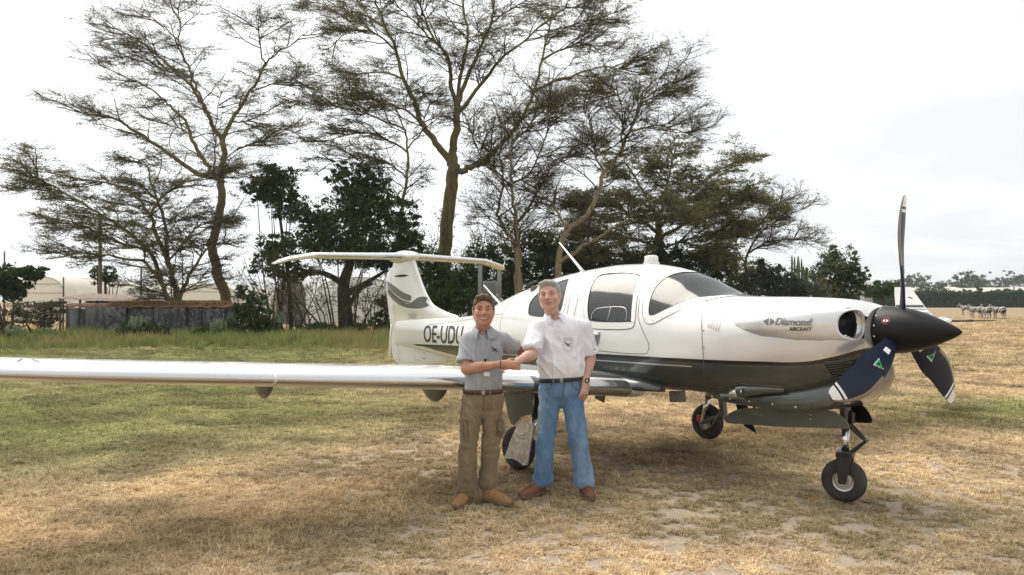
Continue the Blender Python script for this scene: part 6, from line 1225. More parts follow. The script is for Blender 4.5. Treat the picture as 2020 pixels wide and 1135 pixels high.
def head(parent, name, c, yaw, roll, pitch, skin, hairm, smile, hair, scale=1.0, brow=None):
    """returns head vertices/faces for the body mesh; adds hair, eyes, brows and mouth as children"""
    f = Field((-.12, -.14, -.24), (.12, .14, .16), .0032)
    f.ball((0, .018, .038), (.074, .094, .083), .01); f.ball((0, -.018, -.03), (.064, .074, .088), .03)
    f.limb([(-.052, .005, -.055), (-.038, -.04, -.093), (0, -.062, -.108), (.038, -.04, -.093), (.052, .005, -.055)], [.024, .022, .022, .022, .024], .025); f.ball((0, -.073, -.108), (.020, .014, .016), .02)
    for s in (-1, 1):
        f.ball((s * .040, -.062, -.034), (.024, .02, .022), .025); f.ball((s * .032, -.094, .0), (.019, .014, .012), .014, 'c'); f.ball((s * .076, .008, -.012), (.010, .020, .033), .006); f.ball((s * .084, .004, -.012), (.006, .012, .020), .004, 'c')
        f.limb([(s * .012, -.085, .017), (s * .048, -.073, .018)], [.010, .009], .014); f.ball((s * .013, -.097, -.037), (.009, .010, .008), .008)
        f.limb([(s * .018, -.093, -.038), (s * .032, -.083, -.058)], [.003, .003], .008, mode='c')
    f.limb([(0, -.086, .012), (0, -.103, -.028)], [.008, .0125], .014); f.ball((0, -.106, -.032), (.012, .011, .011), .008)
    f.limb([(-.026, -.080, -.064), (0, -.092, -.062), (.026, -.080, -.064)], [.005, .007, .005], .008); f.limb([(-.022, -.080, -.076), (0, -.090, -.080), (.022, -.080, -.076)], [.005, .008, .005], .008); f.limb([(-.027, -.090, -.068), (0, -.102, -.071), (.027, -.090, -.068)], [.003, .004, .003], .003, mode='c')
    f.limb([(0, .022, -.06), (0, .032, -.125)], [.054, .053], .025)
    V, F = f.mesh(); V = relax(V, F, 1)
    wide = np.array([WIDE, 1, 1]); Rm = Matrix.Rotation(yaw, 3, 'Z') @ Matrix.Rotation(roll, 3, 'Y') @ Matrix.Rotation(pitch, 3, 'X'); Rn = np.array(Rm); cc = np.array(c)
    tf = lambda P: (np.asarray(P, float) * scale * wide) @ Rn.T + cc; V = tf(V)
    h = Field((-.13, -.14, -.16), (.13, .15, .18), .004); h.ball((0, .022, .042), (.079, .099, .087), .01); h.limb([(-.045, -.052, .094), (-.01, -.062, .104), (.045, -.052, .092)], [.020, .022, .019], .03); h.ball((0, .05, -.02), (.074, .062, .07), .03)
    h.cut((0, hair[0], hair[1]), (0, -.80, -.60)); h.cut((0, 0, -.088), (0, .2, -1))
    for s in (-1, 1): h.ball((s * .090, .004, -.020), (.034, .034, .040), .008, 'c'); h.limb([(s * .068, -.018, .03), (s * .071, -.014, .0)], [.010, .006], .008)
    hv, hf = h.mesh(); hv = relax(hv, hf, 1); nn = vnormals(hv, hf); hv = hv + nn * ((fbm(hv * np.array([1, .16, .5]), 260, 2) - .5) * .007 + (fbm(hv, 40, 2) - .5) * .010)[:, None]
    fast_mesh('hair', tf(hv), None, hf, hairm, parent, True)
    def part(nm, g, mat): v, q = g; return mesh(nm, [tuple(p) for p in tf(np.array([tuple(x) for x in v]))], q, mat, parent)
    for s in (-1, 1):
        part('eye', g_lathe([(.001, -.0085), (.005, -.0075), (.0078, -.004), (.0085, 0), (.006, .006), (.001, .0085)], 14, 'y', (s * .0315, -.0735, -.0005)), M_eyew); part('iris', g_lathe([(.001, -.0096), (.0052, -.0090), (.0056, -.0060)], 10, 'y', (s * .0315, -.0735, -.0005)), M_iris)
        part('eyelid', g_tube([(s * (.0315 - .014), -.079, .003), (s * .0315, -.0850, .0060), (s * (.0315 + .014), -.078, .003)], [.0028, .0042, .0028], 6), skin); part('eyelid', g_tube([(s * (.0315 - .013), -.078, -.004), (s * .0315, -.0835, -.0078), (s * (.0315 + .013), -.077, -.004)], [.002, .0036, .002], 6), skin); part('lash_line', g_tube([(s * (.0315 - .012), -.0815, .0025), (s * .0315, -.0868, .0028), (s * (.0315 + .013), -.0795, .001)], .0014, 5), M_iris)
        part('eyebrow', g_tube([(s * .014, -.0955, .0205), (s * .032, -.0900, .0265), (s * .052, -.075, .0215)], [.0034, .0042, .002], 6, True, 1.0), brow or hairm)
    sm = .005 * smile
    if smile > .7: part('teeth', g_tube([(-.023, -.0850, -.0675 + sm), (-.01, -.0945, -.0705), (.01, -.0945, -.0705), (.023, -.0850, -.0675 + sm)], [.003, .0062, .0062, .003], 6), M_teeth)
    part('upper_lip', g_tube([(-.029, -.0820, -.066 + sm * 1.6), (-.012, -.0960, -.0650), (0, -.0985, -.0655), (.012, -.0960, -.0650), (.029, -.0820, -.066 + sm * 1.6)], [.0015, .0036, .0034, .0036, .0015], 6), M_lip); part('lower_lip', g_tube([(-.026, -.0830, -.069 + sm * 1.3), (0, -.0965, -.0785), (.026, -.0830, -.069 + sm * 1.3)], [.0015, .0052, .0015], 6), M_lip)
    return V, F
def hand_rest(f, wrist, d, out, side, curl=.5, k=.008, s=1.0):
    """relaxed hand hanging along direction d; 'out' points to the back of the hand, side: +1 thumb lies towards cross(d,out)"""
    w = np.array(wrist, float); d = norm(np.array(d, float)); out = np.array(out, float); out = norm(out - d * (out @ d)); t = np.cross(d, out) * side
    f.limb([w - d * .02, w + d * .045 * s, w + d * .085 * s], [.027, .030, .028], .012, (t, 1.35)); inn = -out
    for i, (o, L) in enumerate(((.030, .070), (.010, .080), (-.011, .074), (-.031, .058))):
        b = w + d * .085 * s + t * o * s; a1 = b + (d * math.cos(curl * .5) + inn * math.sin(curl * .5)) * L * .5 * s + t * o * .12; a2 = a1 + (d * math.cos(curl * 1.3) + inn * math.sin(curl * 1.3)) * L * .5 * s; f.limb([b - d * .01, a1, a2], [.0105, .0092, .0075], .004)
    b = w + d * .025 * s + t * .033 * s; f.limb([b, b + (d * .7 + t * .5 + inn * .3) * .038 * s, b + (d * .95 + t * .35 + inn * .5) * .068 * s], [.015, .0115, .009], .008)
def folds(amp, sc, stretch, seed=0.0, dirs=None):
    def fn(V):
        n = fbm((V + seed) * np.array(stretch), sc, 3); r = (1 - np.minimum(1, np.abs(n - .5) * 4.0)) ** 2; n2 = fbm((V * np.array([1, 1, 1.0]) + V[:, [2, 2, 0]] * np.array([.8, 0, .5]) + seed * 2) * np.array(stretch), sc * .8, 2); r2 = (1 - np.minimum(1, np.abs(n2 - .5) * 4.5)) ** 2; return amp * (r * .9 + r2 * .9 - .55) + amp * .8 * (fbm(V + seed, sc * .6, 2) - .5)
    return fn
def ring_band(c, a, b, z, h, th, n=48, tilt=0.0, rot=0.0):
    """belt: flat band round an ellipse"""
    rings = []
    for i in range(n):
        t = 2 * math.pi * i / n; ct, st = math.cos(t), math.sin(t); x, y = a * ct, b * st; X = c[0] + x * math.cos(rot) - y * math.sin(rot); Y = c[1] + x * math.sin(rot) + y * math.cos(rot); zz_ = z + tilt * x; nx, ny = ct * math.cos(rot) - st * math.sin(rot), ct * math.sin(rot) + st * math.cos(rot)
        rings.append([(X, Y, zz_ - h / 2), (X + nx * th, Y + ny * th, zz_ - h / 2 + .003), (X + nx * th, Y + ny * th, zz_ + h / 2 - .003), (X, Y, zz_ + h / 2)])
    rings.append(rings[0]); return g_rings(rings, False)
def collar(c, r, hgt, flare, gap, n=28, lean=(0, 0)):
    rr = []
    for i in range(n + 1):
        t = -math.pi / 2 + gap + (2 * math.pi - 2 * gap) * i / n; fr = abs(math.cos((t + math.pi / 2) / 2)) ** 3; z0 = -.030 * fr
        p = lambda rad, z: (c[0] + math.cos(t) * rad * 1.05 + lean[0] * z, c[1] + math.sin(t) * rad + lean[1] * z, c[2] + z + z0)
        rr.append([p(r, -.01), p(r * .98, hgt * .8), p(r * 1.06, hgt * .85), p(r * (1.28 + .10 * fr), hgt * .30 - .010 * fr), p(r * (1.52 + flare * fr * .6), -.020 - .040 * fr), p(r * (1.50 + flare * fr * .6), -.024 - .040 * fr)])
    return g_rings(rr, False, False)
def shoe(parent, heel, ang, mat, L=.29, lace=True):
    """shoe lying on the ground from heel in direction ang"""
    f = Field((-.07, -.08, -.01), (.33, .08, .15), .005); f.limb([(.03, 0, .035), (.12, .005, .035), (.20, .008, .030), (.265, .004, .026)], [.040, .040, .045, .034], .02, ((0, 1, 0), 1.08)); f.limb([(.035, 0, .05), (.05, 0, .115)], [.042, .046], .03); f.limb([(.06, 0, .085), (.16, .004, .05)], [.038, .033], .03); f.cut((0, 0, .006), (0, 0, -1)); f.cut((0, 0, .118), (0, 0, 1))
    V, F = f.mesh(); V = relax(V, F, 2); Rz = np.array(Matrix.Rotation(ang, 3, 'Z')); V[:, 0] *= L / .30; h = np.array(heel); o = fast_mesh('shoe', V @ Rz.T + h, None, F, mat, parent, True)
    sl = [tuple(p[:2]) for p in smooth_loop([(-.012, 0, 0), (.0, -.038, 0), (.10, -.038, 0), (.20, -.048, 0), (.28, -.03, 0), (.300, 0, 0), (.28, .042, 0), (.20, .055, 0), (.10, .044, 0), (.0, .038, 0)], 4)]; n = len(sl)
    v = [tuple(Rz @ np.array([x * L / .30, y, z]) + h) for z in (.001, .022) for x, y in sl]; mesh('sole', v, [tuple(reversed(range(n))), tuple(range(n, 2 * n))] + [(i, (i + 1) % n, n + (i + 1) % n, n + i) for i in range(n)], M_sole, o, True, 40)
    for j in range(4): x = .10 + .026 * j; v_, f_ = g_tube([(x, -.026, .072 - .11 * (x - .08)), (x + .008, 0, .093 - .20 * (x - .08)), (x, .028, .072 - .11 * (x - .08))], .0035, 5); mesh('lace', [tuple(Rz @ np.array(p) + h) for p in v_], f_, M_stitch if mat is M_shoe2 else M_sole, o)
    return o
# ---------------------------------------------------------------- man in white
SW, CW, DW_ = 228.0, 1107.0, 6.72
def JW(px, py, dy=0.0): s = 1 + dy / DW_; return np.array([(px - CW) / SW * s + (CW - 1010) / SW * (s - 1), dy, EYE - (py - 592) / SW * s])
pw = thing('person', 'man in white polo shirt and blue jeans shaking hands before the wing', 'person', ((CW - 1010) / SW, DW_, 0))
shR, shL = JW(1059, 646, -.02), JW(1152, 645, .0); elR, wrR = JW(1049, 700, -.18), JW(1022, 712, -.385); elL, wrL = JW(1164, 706, .03), JW(1155, 753, -.06)
HSK = JW(1006, 720, -.45)      # where the right hands meet, in the frame of the white shirt man
f = Field((-.62, -.62, .0), (.36, .26, 1.68), .007)
f.limb([(0, .0, 1.42), (0, .0, 1.2), (0, .0, .98)], [.10, .10, .105], .02, ((1, 0, 0), 1.45)); f.limb([shR + (.03, .01, 0), shL + (-.03, .01, 0)], .055, .04); f.limb([(-.015, .025, 1.42), (-.055, .015, 1.52), (-.092, -.002, 1.60)], [.075, .058, .055], .03)
f.limb([shR, elR, wrR], [.052, .045, .030], .015); f.limb([elR, elR * .6 + wrR * .4], [.046, .044], .02); f.limb([shL, elL, wrL], [.052, .046, .030], .015); f.limb([elL, elL * .6 + wrL * .4], [.046, .044], .02)
hand_rest(f, wrL, (-.12, -.22, -1.0), (.55, -.8, 0), -1, .55, s=1.08)
# right hand: palm towards the camera behind the other hand, fingers wrap below it
hx = np.array(HSK); dv_ = norm(hx - wrR); f.limb([wrR, hx + (.035, .010, .005), hx + (-.03, .018, -.005)], [.027, .031, .028], .012, ((0, 0, 1), 1.25))
for i, z in enumerate((.022, .004, -.014, -.032)): f.limb([hx + (-.03, .02, z), hx + (-.062, .008, z - .012), hx + (-.066, -.022, z - .022), hx + (-.045, -.036, z - .024)], [.0105, .0095, .009, .0075], .004)
f.limb([hx + (.02, .0, .03), hx + (-.005, -.018, .042), hx + (-.03, -.024, .036)], [.013, .011, .009], .006)
for s, k1, k2 in ((-1, JW(1075, 862, -.02), JW(1069, 955, .0)), (1, JW(1139, 862, -.03), JW(1153, 955, .0))): f.limb([(s * .09, .0, .92), k1, k2 + (0, 0, .0)], [.075, .052, .04], .02)
Vb, Fb = f.mesh(); Vb = relax(Vb, Fb, 1)
WIDE = 1.14
Vh, Fh = head(pw, 'head', JW(1084, 582, -.05), R(-13), R(-5), R(-2), SK_w, M_hairg, .4, (-.062, .066), 1.04, simple('grey_brown_brow', (.16, .13, .11), .7))
fast_mesh('body', np.concatenate([Vb, Vh]), None, np.concatenate([Fb, Fh + len(Vb)]), SK_w, pw, True)
# shirt
f = Field((-.36, -.26, .92), (.36, .26, 1.60), .006)
f.limb([(-.005, .0, 1.385), (0, -.004, 1.25), (.0, -.014, 1.12), (.0, -.012, .985)], [.128, .134, .140, .128], .03, ((1, 0, 0), 1.48), caps=[((0, 0, .975), (0, 0, -1))]); f.limb([shR + (.01, .0, .0), (-.085, .02, 1.488), (.035, .02, 1.488), shL + (-.01, .0, .0)], [.062, .060, .060, .062], .05)
f.limb([(-.01, .02, 1.43), (-.04, .022, 1.505)], [.09, .066], .04); f.ball((0, -.055, 1.10), (.13, .095, .11), .06)
seR, seL = shR * .18 + elR * .82, shL * .12 + elL * .88
f.limb([shR, seR], [.064, .070], .03, caps=[(seR, elR - shR)]); f.limb([shL, seL], [.066, .074], .03, caps=[(seL, elL - shL)])
f.ball((-.05, -.05, 1.575), (.048, .055, .085), .012, 'c')
organic('polo_shirt', f, CL_white, pw, 2, lambda V: folds(.020, 7, (1.3, 1, .45), 3)(V) * np.clip((1.42 - V[:, 2]) * 5 + .35, .3, 1) * np.clip((V[:, 2] - .985) * 14, .05, 1) + .004 * np.sin(V[:, 2] * 60 + V[:, 0] * 25) * np.clip((1.06 - V[:, 2]) * 10, 0, 1))
mesh('collar', *collar((-.050, .006, 1.538), .070, .034, .45, .40, lean=(-.4, 0)), CL_white, pw)
for el, se, sh, r in ((elR, seR, shR, .069), (elL, seL, shL, .073)):
    ax = norm(el - sh); u = norm(np.cross(ax, (0, 1, 0))); w_ = np.cross(ax, u); mesh('sleeve_band', *g_rings([[tuple(se - ax * o + (u * math.cos(t) + w_ * math.sin(t)) * q) for t in np.linspace(0, 2 * math.pi, 25)[:-1]] for o, q in ((.022, r * .995), (.016, r * 1.012), (.002, r * 1.012), (-.001, r * .96))], False), CL_white, pw)
def on_shirt(x, z, off=.004):
    """front of the shirt (camera side) found on the finished mesh"""
    return (x, shirt_y(x, z) - off, z)
sv_w = np.array([v.co[:] for v in [c for c in pw.children if c.name.startswith('polo_shirt')][0].data.vertices])
def make_fronty(sv):
    def fn(x, z):
        d2 = (sv[:, 0] - x) ** 2 + (sv[:, 2] - z) ** 2; k = d2 < .012 ** 2
        return float(sv[k, 1].min()) if k.any() else -.15
    return fn
shirt_y = make_fronty(sv_w)
pk = [(.010, 1.345), (.088, 1.345), (.088, 1.26), (.049, 1.235), (.010, 1.26)]
P = [on_shirt(*(np.array(pk[i]) * (1 - t) + np.array(pk[(i + 1) % 5]) * t), .002) for i in range(5) for t in (0, .25, .5, .75)]; mesh('pocket_seam', *g_tube(P + [P[0]], .0022, 4), M_pale, pw)
mesh('pocket_hem', *g_tube([on_shirt(.010 + .078 * t, 1.328, .002) for t in np.linspace(0, 1, 6)], .0018, 4), M_pale, pw)
eb = MB(); c_ = (.048, 1.292)
for pts, r in (([(-.024, .018), (.0, .0), (.020, -.018)], .0042), ([(-.014, -.006), (-.002, .002), (.022, .006)], .0030), ([(-.026, .024), (-.020, .012)], .0030), ([(.016, .002), (.026, .010)], .0024)): eb.add(*g_tube([on_shirt(c_[0] + a, c_[1] + b, .003) for a, b in pts], r, 5))
eb.build('aeroplane_emblem', M_text, pw)
mesh('sleeve_print', *g_box((seL[0] + .030, seL[1] - .073, seL[2] + .045), (.034, .004, .009)), M_text, pw, False)
mesh('placket', *g_rings([[on_shirt(-.035 + o + .012 * (1.47 - z), z, .003) for o in (-.012, .012)] for z in np.linspace(1.475, 1.335, 9)], False, False), CL_white, pw)
for z in (1.45, 1.40, 1.355): mesh('button', *g_tube([on_shirt(-.032, z, .003), on_shirt(-.032, z, .006)], .005, 8), M_pale, pw)
# jeans
def trousers(parent, name, mat, hips, legs, zt_, caps, amp, seed, extra=None):
    xs_ = [p[0] for l in legs for p in l[0]]; f = Field((min(xs_) - .16, -.24, -.0), (max(xs_) + .16, .24, zt_ + .06), .0068)
    f.limb(hips[0], hips[1], .03, ((1, 0, 0), hips[2]), caps=[((0, 0, zt_), (0, 0, 1))])
    for pts, rad, cap in legs: f.limb(pts, rad, .014, caps=[((0, 0, cap), (0, 0, -1)), ((0, 0, zt_), (0, 0, 1))])
    if extra: extra(f)
    f.cut((0, 0, zt_), (0, 0, 1))
    kn = np.mean([l[0][1][2] for l in legs])
    def dsp(V):
        low = np.clip((.32 - V[:, 2]) * 4, 0, 1); kb = np.exp(-((V[:, 2] - kn) / .12) ** 2); cr = np.exp(-((V[:, 2] - zt_ + .16) / .10) ** 2)
        st = folds(amp, 8, (1, 1, .5), seed)(V); hz = (1 - np.abs(2 * fbm((V + seed) * np.array([.6, .6, 1.7]), 11, 2) - 1)) - .6
        return st * .8 + amp * 2.0 * hz * (low + .8 * kb + .55 * cr)
    return organic(name, f, mat, parent, 2, dsp)
trousers(pw, 'jeans', CL_jean, ([(0, -.005, .99), (0, .0, .90), (0, .01, .86)], [.124, .132, .122], 1.46), [([(-.088, .0, .90), JW(1077, 862, -.03), JW(1070, 952, .01)], [.100, .076, .082], .065), ([(.088, .0, .90), JW(1139, 862, -.04), JW(1153, 950, -.01)], [.100, .076, .082], .065)], .995, None, .011, 5.0)
mesh('belt', *ring_band((0, -.012), .196, .138, .990, .036, .006, tilt=.06), M_beltk, pw); mesh('belt_buckle', *g_bbox((-.008, -.156, .990), (.030, .008, .034), .003), M_buckle, pw)
jv = np.array([v.co[:] for v in [c for c in pw.children if c.name.startswith('jeans')][0].data.vertices]); jy = make_fronty(jv)
mesh('fly_seam', *g_tube([(x, jy(x, z) - .002, z) for x, z in ((.012, .965), (.012, .92), (.010, .88), (.0, .845), (-.004, .83))], .0022, 4), M_stitch, pw)
for s in (-1, 1):
    P = [(s * a, jy(s * a, z) - .001, z) for a, z in ((.085, .968), (.092, .94), (.115, .915), (.145, .905))]; mesh('pocket_seam', *g_tube(smooth_loop(P, 3, False), .0022, 4), M_stitch, pw)
    mesh('belt_loop', *g_box((s * .075, -.138 + .006 * s, .99 + s * .005), (.010, .012, .046)), CL_jean, pw, False)
shoe(pw, JW(1072, 968, .03) * (1, 1, 0), R(180 + 42), M_shoe2, .29); shoe(pw, JW(1152, 966, .05) * (1, 1, 0), R(-84), M_shoe2, .29)
ax = norm(wrL - elL); u = norm(np.cross(ax, (0, 1, 0))); w_ = np.cross(ax, u); wb = wrL - ax * .012
wt_ = mesh('wrist_watch', *g_rings([[tuple(wb + ax * o + (u * math.cos(t) + w_ * math.sin(t)) * .0345) for t in np.linspace(0, 2 * math.pi, 21)[:-1]] for o in (-.011, .011)], False), M_watch, pw); fc = wb + norm(np.array([.15, -1, 0])) * .034
mesh('watch_face', *g_tube([fc, fc + norm(np.array([.15, -1, 0])) * .009], [.019, .017], 16), M_watch, wt_); mesh('watch_dial', *g_tube([fc + norm(np.array([.15, -1, 0])) * .0085, fc + norm(np.array([.15, -1, 0])) * .0098], .008, 12), M_bwhite, wt_)
# ---------------------------------------------------------------- man in grey
SG, CG, DG = 237.0, 953.0, 6.46
def JG(px, py, dy=0.0): s = 1 + dy / DG; return np.array([(px - CG) / SG * s + (CG - 1010) / SG * (s - 1), dy, EYE - (py - 592) / SG * s])
pg = thing('person', 'man in grey polo shirt and khaki trousers with lanyard shaking hands', 'person', ((CG - 1010) / SG, DG, 0))
off = np.array([(CW - 1010) / SW - (CG - 1010) / SG, DW_ - DG, 0]); HG = HSK + off                      # the same meeting point in this man's frame
shR, shL = JG(923, 672, -.03), JG(993, 671, .05); elR, wrR = JG(926, 712, -.06), HG + np.array([-.075, -.028, .008]); elL, wrL = JG(1026, 692, .20), JG(1066, 668, .40)
elR = np.array([shR[0] - .005, shR[1] - .085, shR[2] - .225])
f = Field((-.28, -.34, .0), (.66, .60, 1.52), .007)
f.limb([(0, .0, 1.30), (0, .0, 1.1), (0, .0, .95)], [.09, .09, .095], .02, ((1, .25, 0), 1.40)); f.limb([shR + (.03, .01, 0), shL + (-.03, .0, 0)], .05, .04); f.limb([(.0, .02, 1.30), (.0, .012, 1.40), (.0, .0, 1.48)], [.075, .058, .055], .03)
f.limb([shR, elR, wrR], [.052, .045, .029], .015); f.limb([elR, elR * .6 + wrR * .4], [.047, .044], .02); f.limb([shL, elL, wrL], [.052, .046, .030], .015)
hand_rest(f, wrL, (.9, .25, .12), (0, 1, .2), 1, .35)
f.limb([wrR, HG + (-.035, -.028, .004), HG + (.025, -.026, .0)], [.027, .031, .028], .012, ((0, 0, 1), 1.25))
for i, z in enumerate((.024, .007, -.011, -.028)): f.limb([HG + (.02, -.028, z), HG + (.055, -.026, z - .004), HG + (.078, -.006, z - .008), HG + (.07, .018, z - .008)], [.0105, .0100, .009, .0075], .004)
f.limb([HG + (-.02, -.02, .03), HG + (.0, -.012, .047), HG + (.032, .0, .047)], [.013, .011, .009], .006)
for s, k1, k2 in ((-1, JG(926, 866, -.02), JG(922, 958, -.0)), (1, JG(966, 866, -.0), JG(960, 950, .04))): f.limb([(s * .085, .0, .88), k1, k2], [.07, .05, .04], .02)
Vb, Fb = f.mesh(); Vb = relax(Vb, Fb, 1)
WIDE = 1.10
Vh, Fh = head(pg, 'head', JG(954, 611, -.045), R(4), R(2), R(-2), SK_g, M_hairb, 1.0, (-.064, .060), 1.03)
fast_mesh('body', np.concatenate([Vb, Vh]), None, np.concatenate([Fb, Fh + len(Vb)]), SK_g, pg, True)
f = Field((-.30, -.26, .84), (.36, .36, 1.48), .006)
f.limb([(.0, .005, 1.275), (.002, -.002, 1.15), (.0, -.006, 1.03), (.0, -.004, .905)], [.112, .116, .118, .108], .03, ((1, .22, 0), 1.42), caps=[((0, 0, .905), (0, 0, -1))]); f.limb([shR + (.01, .005, .005), (-.05, .012, 1.375), (.05, .028, 1.375), shL + (-.01, -.005, .005)], [.060, .058, .058, .058], .05)
f.limb([(.0, .02, 1.31), (.0, .022, 1.395)], [.09, .064], .04); f.ball((.0, -.045, 1.04), (.11, .075, .10), .06)
seR, seL = shR * .24 + elR * .76, shL * .35 + elL * .65
f.limb([shR, seR], [.064, .074], .03, caps=[(seR, elR - shR)]); f.limb([shL, seL], [.062, .070], .03, caps=[(seL, elL - shL)]); f.ball((.0, -.05, 1.46), (.046, .05, .08), .012, 'c')
organic('polo_shirt', f, CL_grey, pg, 2, lambda V: folds(.020, 7, (1.2, 1, .5), 8)(V) * np.clip((1.32 - V[:, 2]) * 5 + .35, .3, 1) * np.clip((V[:, 2] - .91) * 14, .05, 1))
mesh('collar', *collar((.0, .004, 1.430), .068, .032, .45, .40), CL_grey, pg)
for el, se, sh, r in ((elR, seR, shR, .074), (elL, seL, shL, .070)):
    ax = norm(el - sh); u = norm(np.cross(ax, (0, 1, .3))); w_ = np.cross(ax, u); mesh('sleeve_band', *g_rings([[tuple(se - ax * o + (u * math.cos(t) + w_ * math.sin(t)) * q) for t in np.linspace(0, 2 * math.pi, 25)[:-1]] for o, q in ((.022, r * .995), (.016, r * 1.012), (.002, r * 1.012), (-.001, r * .96))], False), CL_grey, pg)
gy_ = make_fronty(np.array([v.co[:] for v in [c for c in pg.children if c.name.startswith('polo_shirt')][0].data.vertices])); on_g = lambda x, z, o=.004: (x, gy_(x, z) - o, z)
mesh('placket', *g_rings([[on_g(.005 + o, z, .003) for o in (-.012, .012)] for z in np.linspace(1.365, 1.235, 9)], False, False), CL_grey, pg)
lan = smooth_loop([on_g(-.060, 1.385, .006), on_g(-.045, 1.33, .006), on_g(-.01, 1.25, .006), on_g(.022, 1.19, .006)], 5, False); lan2 = smooth_loop([on_g(.060, 1.38, .006), on_g(.052, 1.33, .006), on_g(.038, 1.25, .006), on_g(.024, 1.19, .006)], 5, False)
for l in (lan, lan2): mesh('lanyard', *g_rings([[(p.x - .006, p.y, p.z), (p.x + .006, p.y - .001, p.z)] for p in l], False, False), M_lan, pg)
mesh('lanyard_clip', *g_bbox(on_g(.023, 1.172, .010), (.016, .010, .038), .003), M_matblk, pg); mesh('lanyard_strap', *g_tube([on_g(.023, 1.155, .008), on_g(.027, 1.12, .008), on_g(.032, 1.085, .01)], .005, 6), M_lan, pg); mesh('badge', *g_bbox(on_g(.036, 1.068, .010), (.050, .004, .034), .0015), M_bwhite, pg)
eb = MB(); c_ = (.098, 1.262)
for pts, r in (([(-.020, .020), (.0, .0), (.022, -.016)], .0040), ([(-.016, -.012), (-.002, .002), (.020, .010)], .0030), ([(-.024, .026), (-.016, .012)], .0028)): eb.add(*g_tube([on_g(c_[0] + a, c_[1] + b, .003) for a, b in pts], r, 5))
eb.build('aeroplane_emblem', M_text, pg)
def cargo(f):
    f.ball((-.155, -.02, .62), (.035, .075, .10), .02); f.ball((.150, .0, .62), (.035, .075, .10), .02)
trousers(pg, 'cargo_trousers', CL_khaki, ([(0, -.002, .91), (0, .0, .83), (0, .01, .79)], [.108, .116, .108], 1.42), [([(-.082, .0, .83), JG(925, 866, -.04), JG(920, 962, -.02)], [.093, .073, .079], .055), ([(.082, .005, .83), JG(969, 866, .01), JG(963, 950, .04)], [.093, .073, .078], .06)], .915, None, .012, 15.0, cargo)
mesh('belt', *ring_band((0, -.005), .164, .120, .915, .036, .006, rot=.06), M_beltb, pg); mesh('belt_buckle', *g_bbox((.008, -.134, .915), (.030, .008, .034), .003), M_buckle, pg)
ky = make_fronty(np.array([v.co[:] for v in [c for c in pg.children if c.name.startswith('cargo_trousers')][0].data.vertices]))
mesh('fly_seam', *g_tube([(x, ky(x, z) - .002, z) for x, z in ((.010, .89), (.010, .84), (.006, .80), (.0, .76))], .0022, 4), M_stitch, pg)
for s in (-1, 1):
    P = [(s * .125, ky(s * .125, .69) - .003, .69), (s * .155, ky(s * .150, .69) - .002, .69), (s * .160, ky(s * .15, .62) - .002, .62), (s * .150, ky(s * .148, .545) - .002, .545), (s * .118, ky(s * .118, .55) - .003, .55), (s * .118, ky(s * .118, .62) - .003, .62)]; mesh('cargo_pocket_seam', *g_tube(P + [P[0]], .0025, 4), M_stitch, pg)
    mesh('belt_loop', *g_box((s * .062, -.116, .915), (.010, .014, .046)), CL_khaki, pg, False)
mesh('wristband', *g_tube([tuple(wrR + np.array([.0, .030 * math.cos(t), .034 * math.sin(t)])) for t in np.linspace(0, 2 * math.pi, 17)], .0035, 5), M_matblk, pg)
shoe(pg, JG(926, 974, .05) * (1, 1, 0), R(-90 - 22), M_shoe, .30); shoe(pg, JG(957, 962, .06) * (1, 1, 0), R(-42), M_shoe, .30)
# ================================================================ zebras on the far side of the field
def zebra_mat():
    m = NT('zebra_coat'); c = m.coord(); s = m.n('ShaderNodeSeparateXYZ'); m.l(c, s.inputs[0]); n = m.noise(c, 2.2, 2)
    ph = m.math('ADD', m.math('MULTIPLY', s.outputs[0], 34.0), m.math('ADD', m.math('MULTIPLY', n, 7.0), m.math('MULTIPLY', s.outputs[2], m.maprange(s.outputs[0], -.9, .2, 26.0, 6.0))))
    st = m.maprange(m.math('SINE', ph), -.15, .15); m.set(col=m.mix(st, (.03, .027, .025), (.42, .39, .34)), rough=.8); return m.m
M_zeb = zebra_mat(); M_zd = simple('dark_hair', (.03, .026, .022), .8)
f = Field((-1.0, -.42, -.02), (1.25, .42, 1.60), .028)
f.limb([(-.52, 0, 1.0), (-.2, 0, .95), (.2, 0, .93), (.48, 0, .98)], [.245, .265, .27, .235], .08, ((0, 0, 1), 1.05)); f.limb([(.50, 0, 1.05), (.72, 0, 1.24), (.86, 0, 1.38)], [.17, .13, .105], .08); f.limb([(.84, 0, 1.40), (1.0, 0, 1.27), (1.12, 0, 1.16)], [.105, .085, .065], .04)
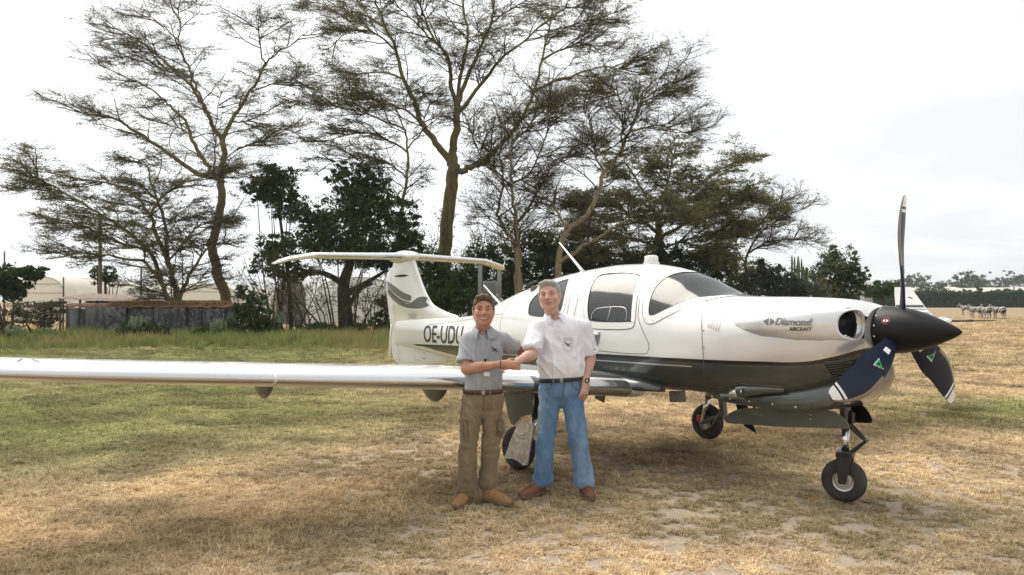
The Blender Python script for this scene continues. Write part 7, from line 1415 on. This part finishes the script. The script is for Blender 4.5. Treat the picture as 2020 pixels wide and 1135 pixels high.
for s in (-1, 1):
    f.limb([(.84, s * .06, 1.46), (.82, s * .10, 1.56)], [.03, .02], .02, ((1, 0, 0), 1.3))
    f.limb([(.42, s * .12, .85), (.44, s * .12, .50), (.42, s * .12, .28), (.44, s * .12, .03)], [.115, .065, .045, .055], .05)                # front leg, knee half way
    f.limb([(-.55, s * .12, .90), (-.40, s * .13, .66), (-.60, s * .13, .44), (-.56, s * .13, .22), (-.55, s * .13, .03)], [.17, .10, .055, .042, .055], .05)   # hind leg: knee forward, hock back
zv, zf = f.mesh(); zv = relax(zv, zf, 2)
def zebra(label, x, y, rz, sc, turn):
    o = thing('zebra', label, 'zebra', (x, y, 0), rz, 'zebras grazing across the field'); o.scale = (sc, sc, sc); V = zv.copy()
    k = np.clip((V[:, 0] - .45) / .6, 0, 1); V[:, 1] += k ** 1.5 * turn; V[:, 2] -= k ** 1.4 * abs(turn) * .35
    fast_mesh('body', V, None, zf, M_zeb, o, True)
    P = [(.40 + .46 * t, (max(0, (.40 + .46 * t - .45) / .6)) ** 1.5 * turn, 1.17 + .36 * t - .3 * abs(turn) * t) for t in np.linspace(0, 1, 8)]; mesh('mane', *g_tube(P, [.02, .05, .06, .065, .065, .06, .05, .03], 6), M_zd, o)
    mesh('tail', *g_tube([(-.74, 0, 1.10), (-.82, 0, .95), (-.84, .02, .70), (-.83, .02, .48)], [.03, .022, .03, .012], 6), M_zd, o)
for lab, px, y, rz, sc, tr in (('leftmost zebra of the four, standing farthest away with its head to the left', 1906, 86, 118, .85, .25), ('second zebra from the left, behind the thin boom of the wing tip', 1925, 71, 104, .86, .15), ('third zebra from the left, seen straight from behind', 1945, 67, 86, .86, -.05), ('rightmost zebra of the four, rump to the camera and head to the left', 1970, 66, 102, .88, .35)): zebra(lab, wx(px, y), y, R(rz), sc, tr)
# ================================================================ haze over the far field
def haze_box():
    m = bpy.data.materials.new('thin_haze'); m.use_nodes = True; t = m.node_tree; t.nodes.clear(); o = t.nodes.new('ShaderNodeOutputMaterial'); v = t.nodes.new('ShaderNodeVolumePrincipled'); v.inputs['Color'].default_value = (.80, .86, .92, 1); v.inputs['Density'].default_value = HAZE; v.inputs['Anisotropy'].default_value = .2; t.links.new(v.outputs[0], o.inputs['Volume'])
    h = mesh('haze', *g_box((0, 2300, 17.0), (7200, 5600, 36.5)), m, None, False); tag(h, kind='stuff'); return h
HAZE = 0.00035
haze_box()
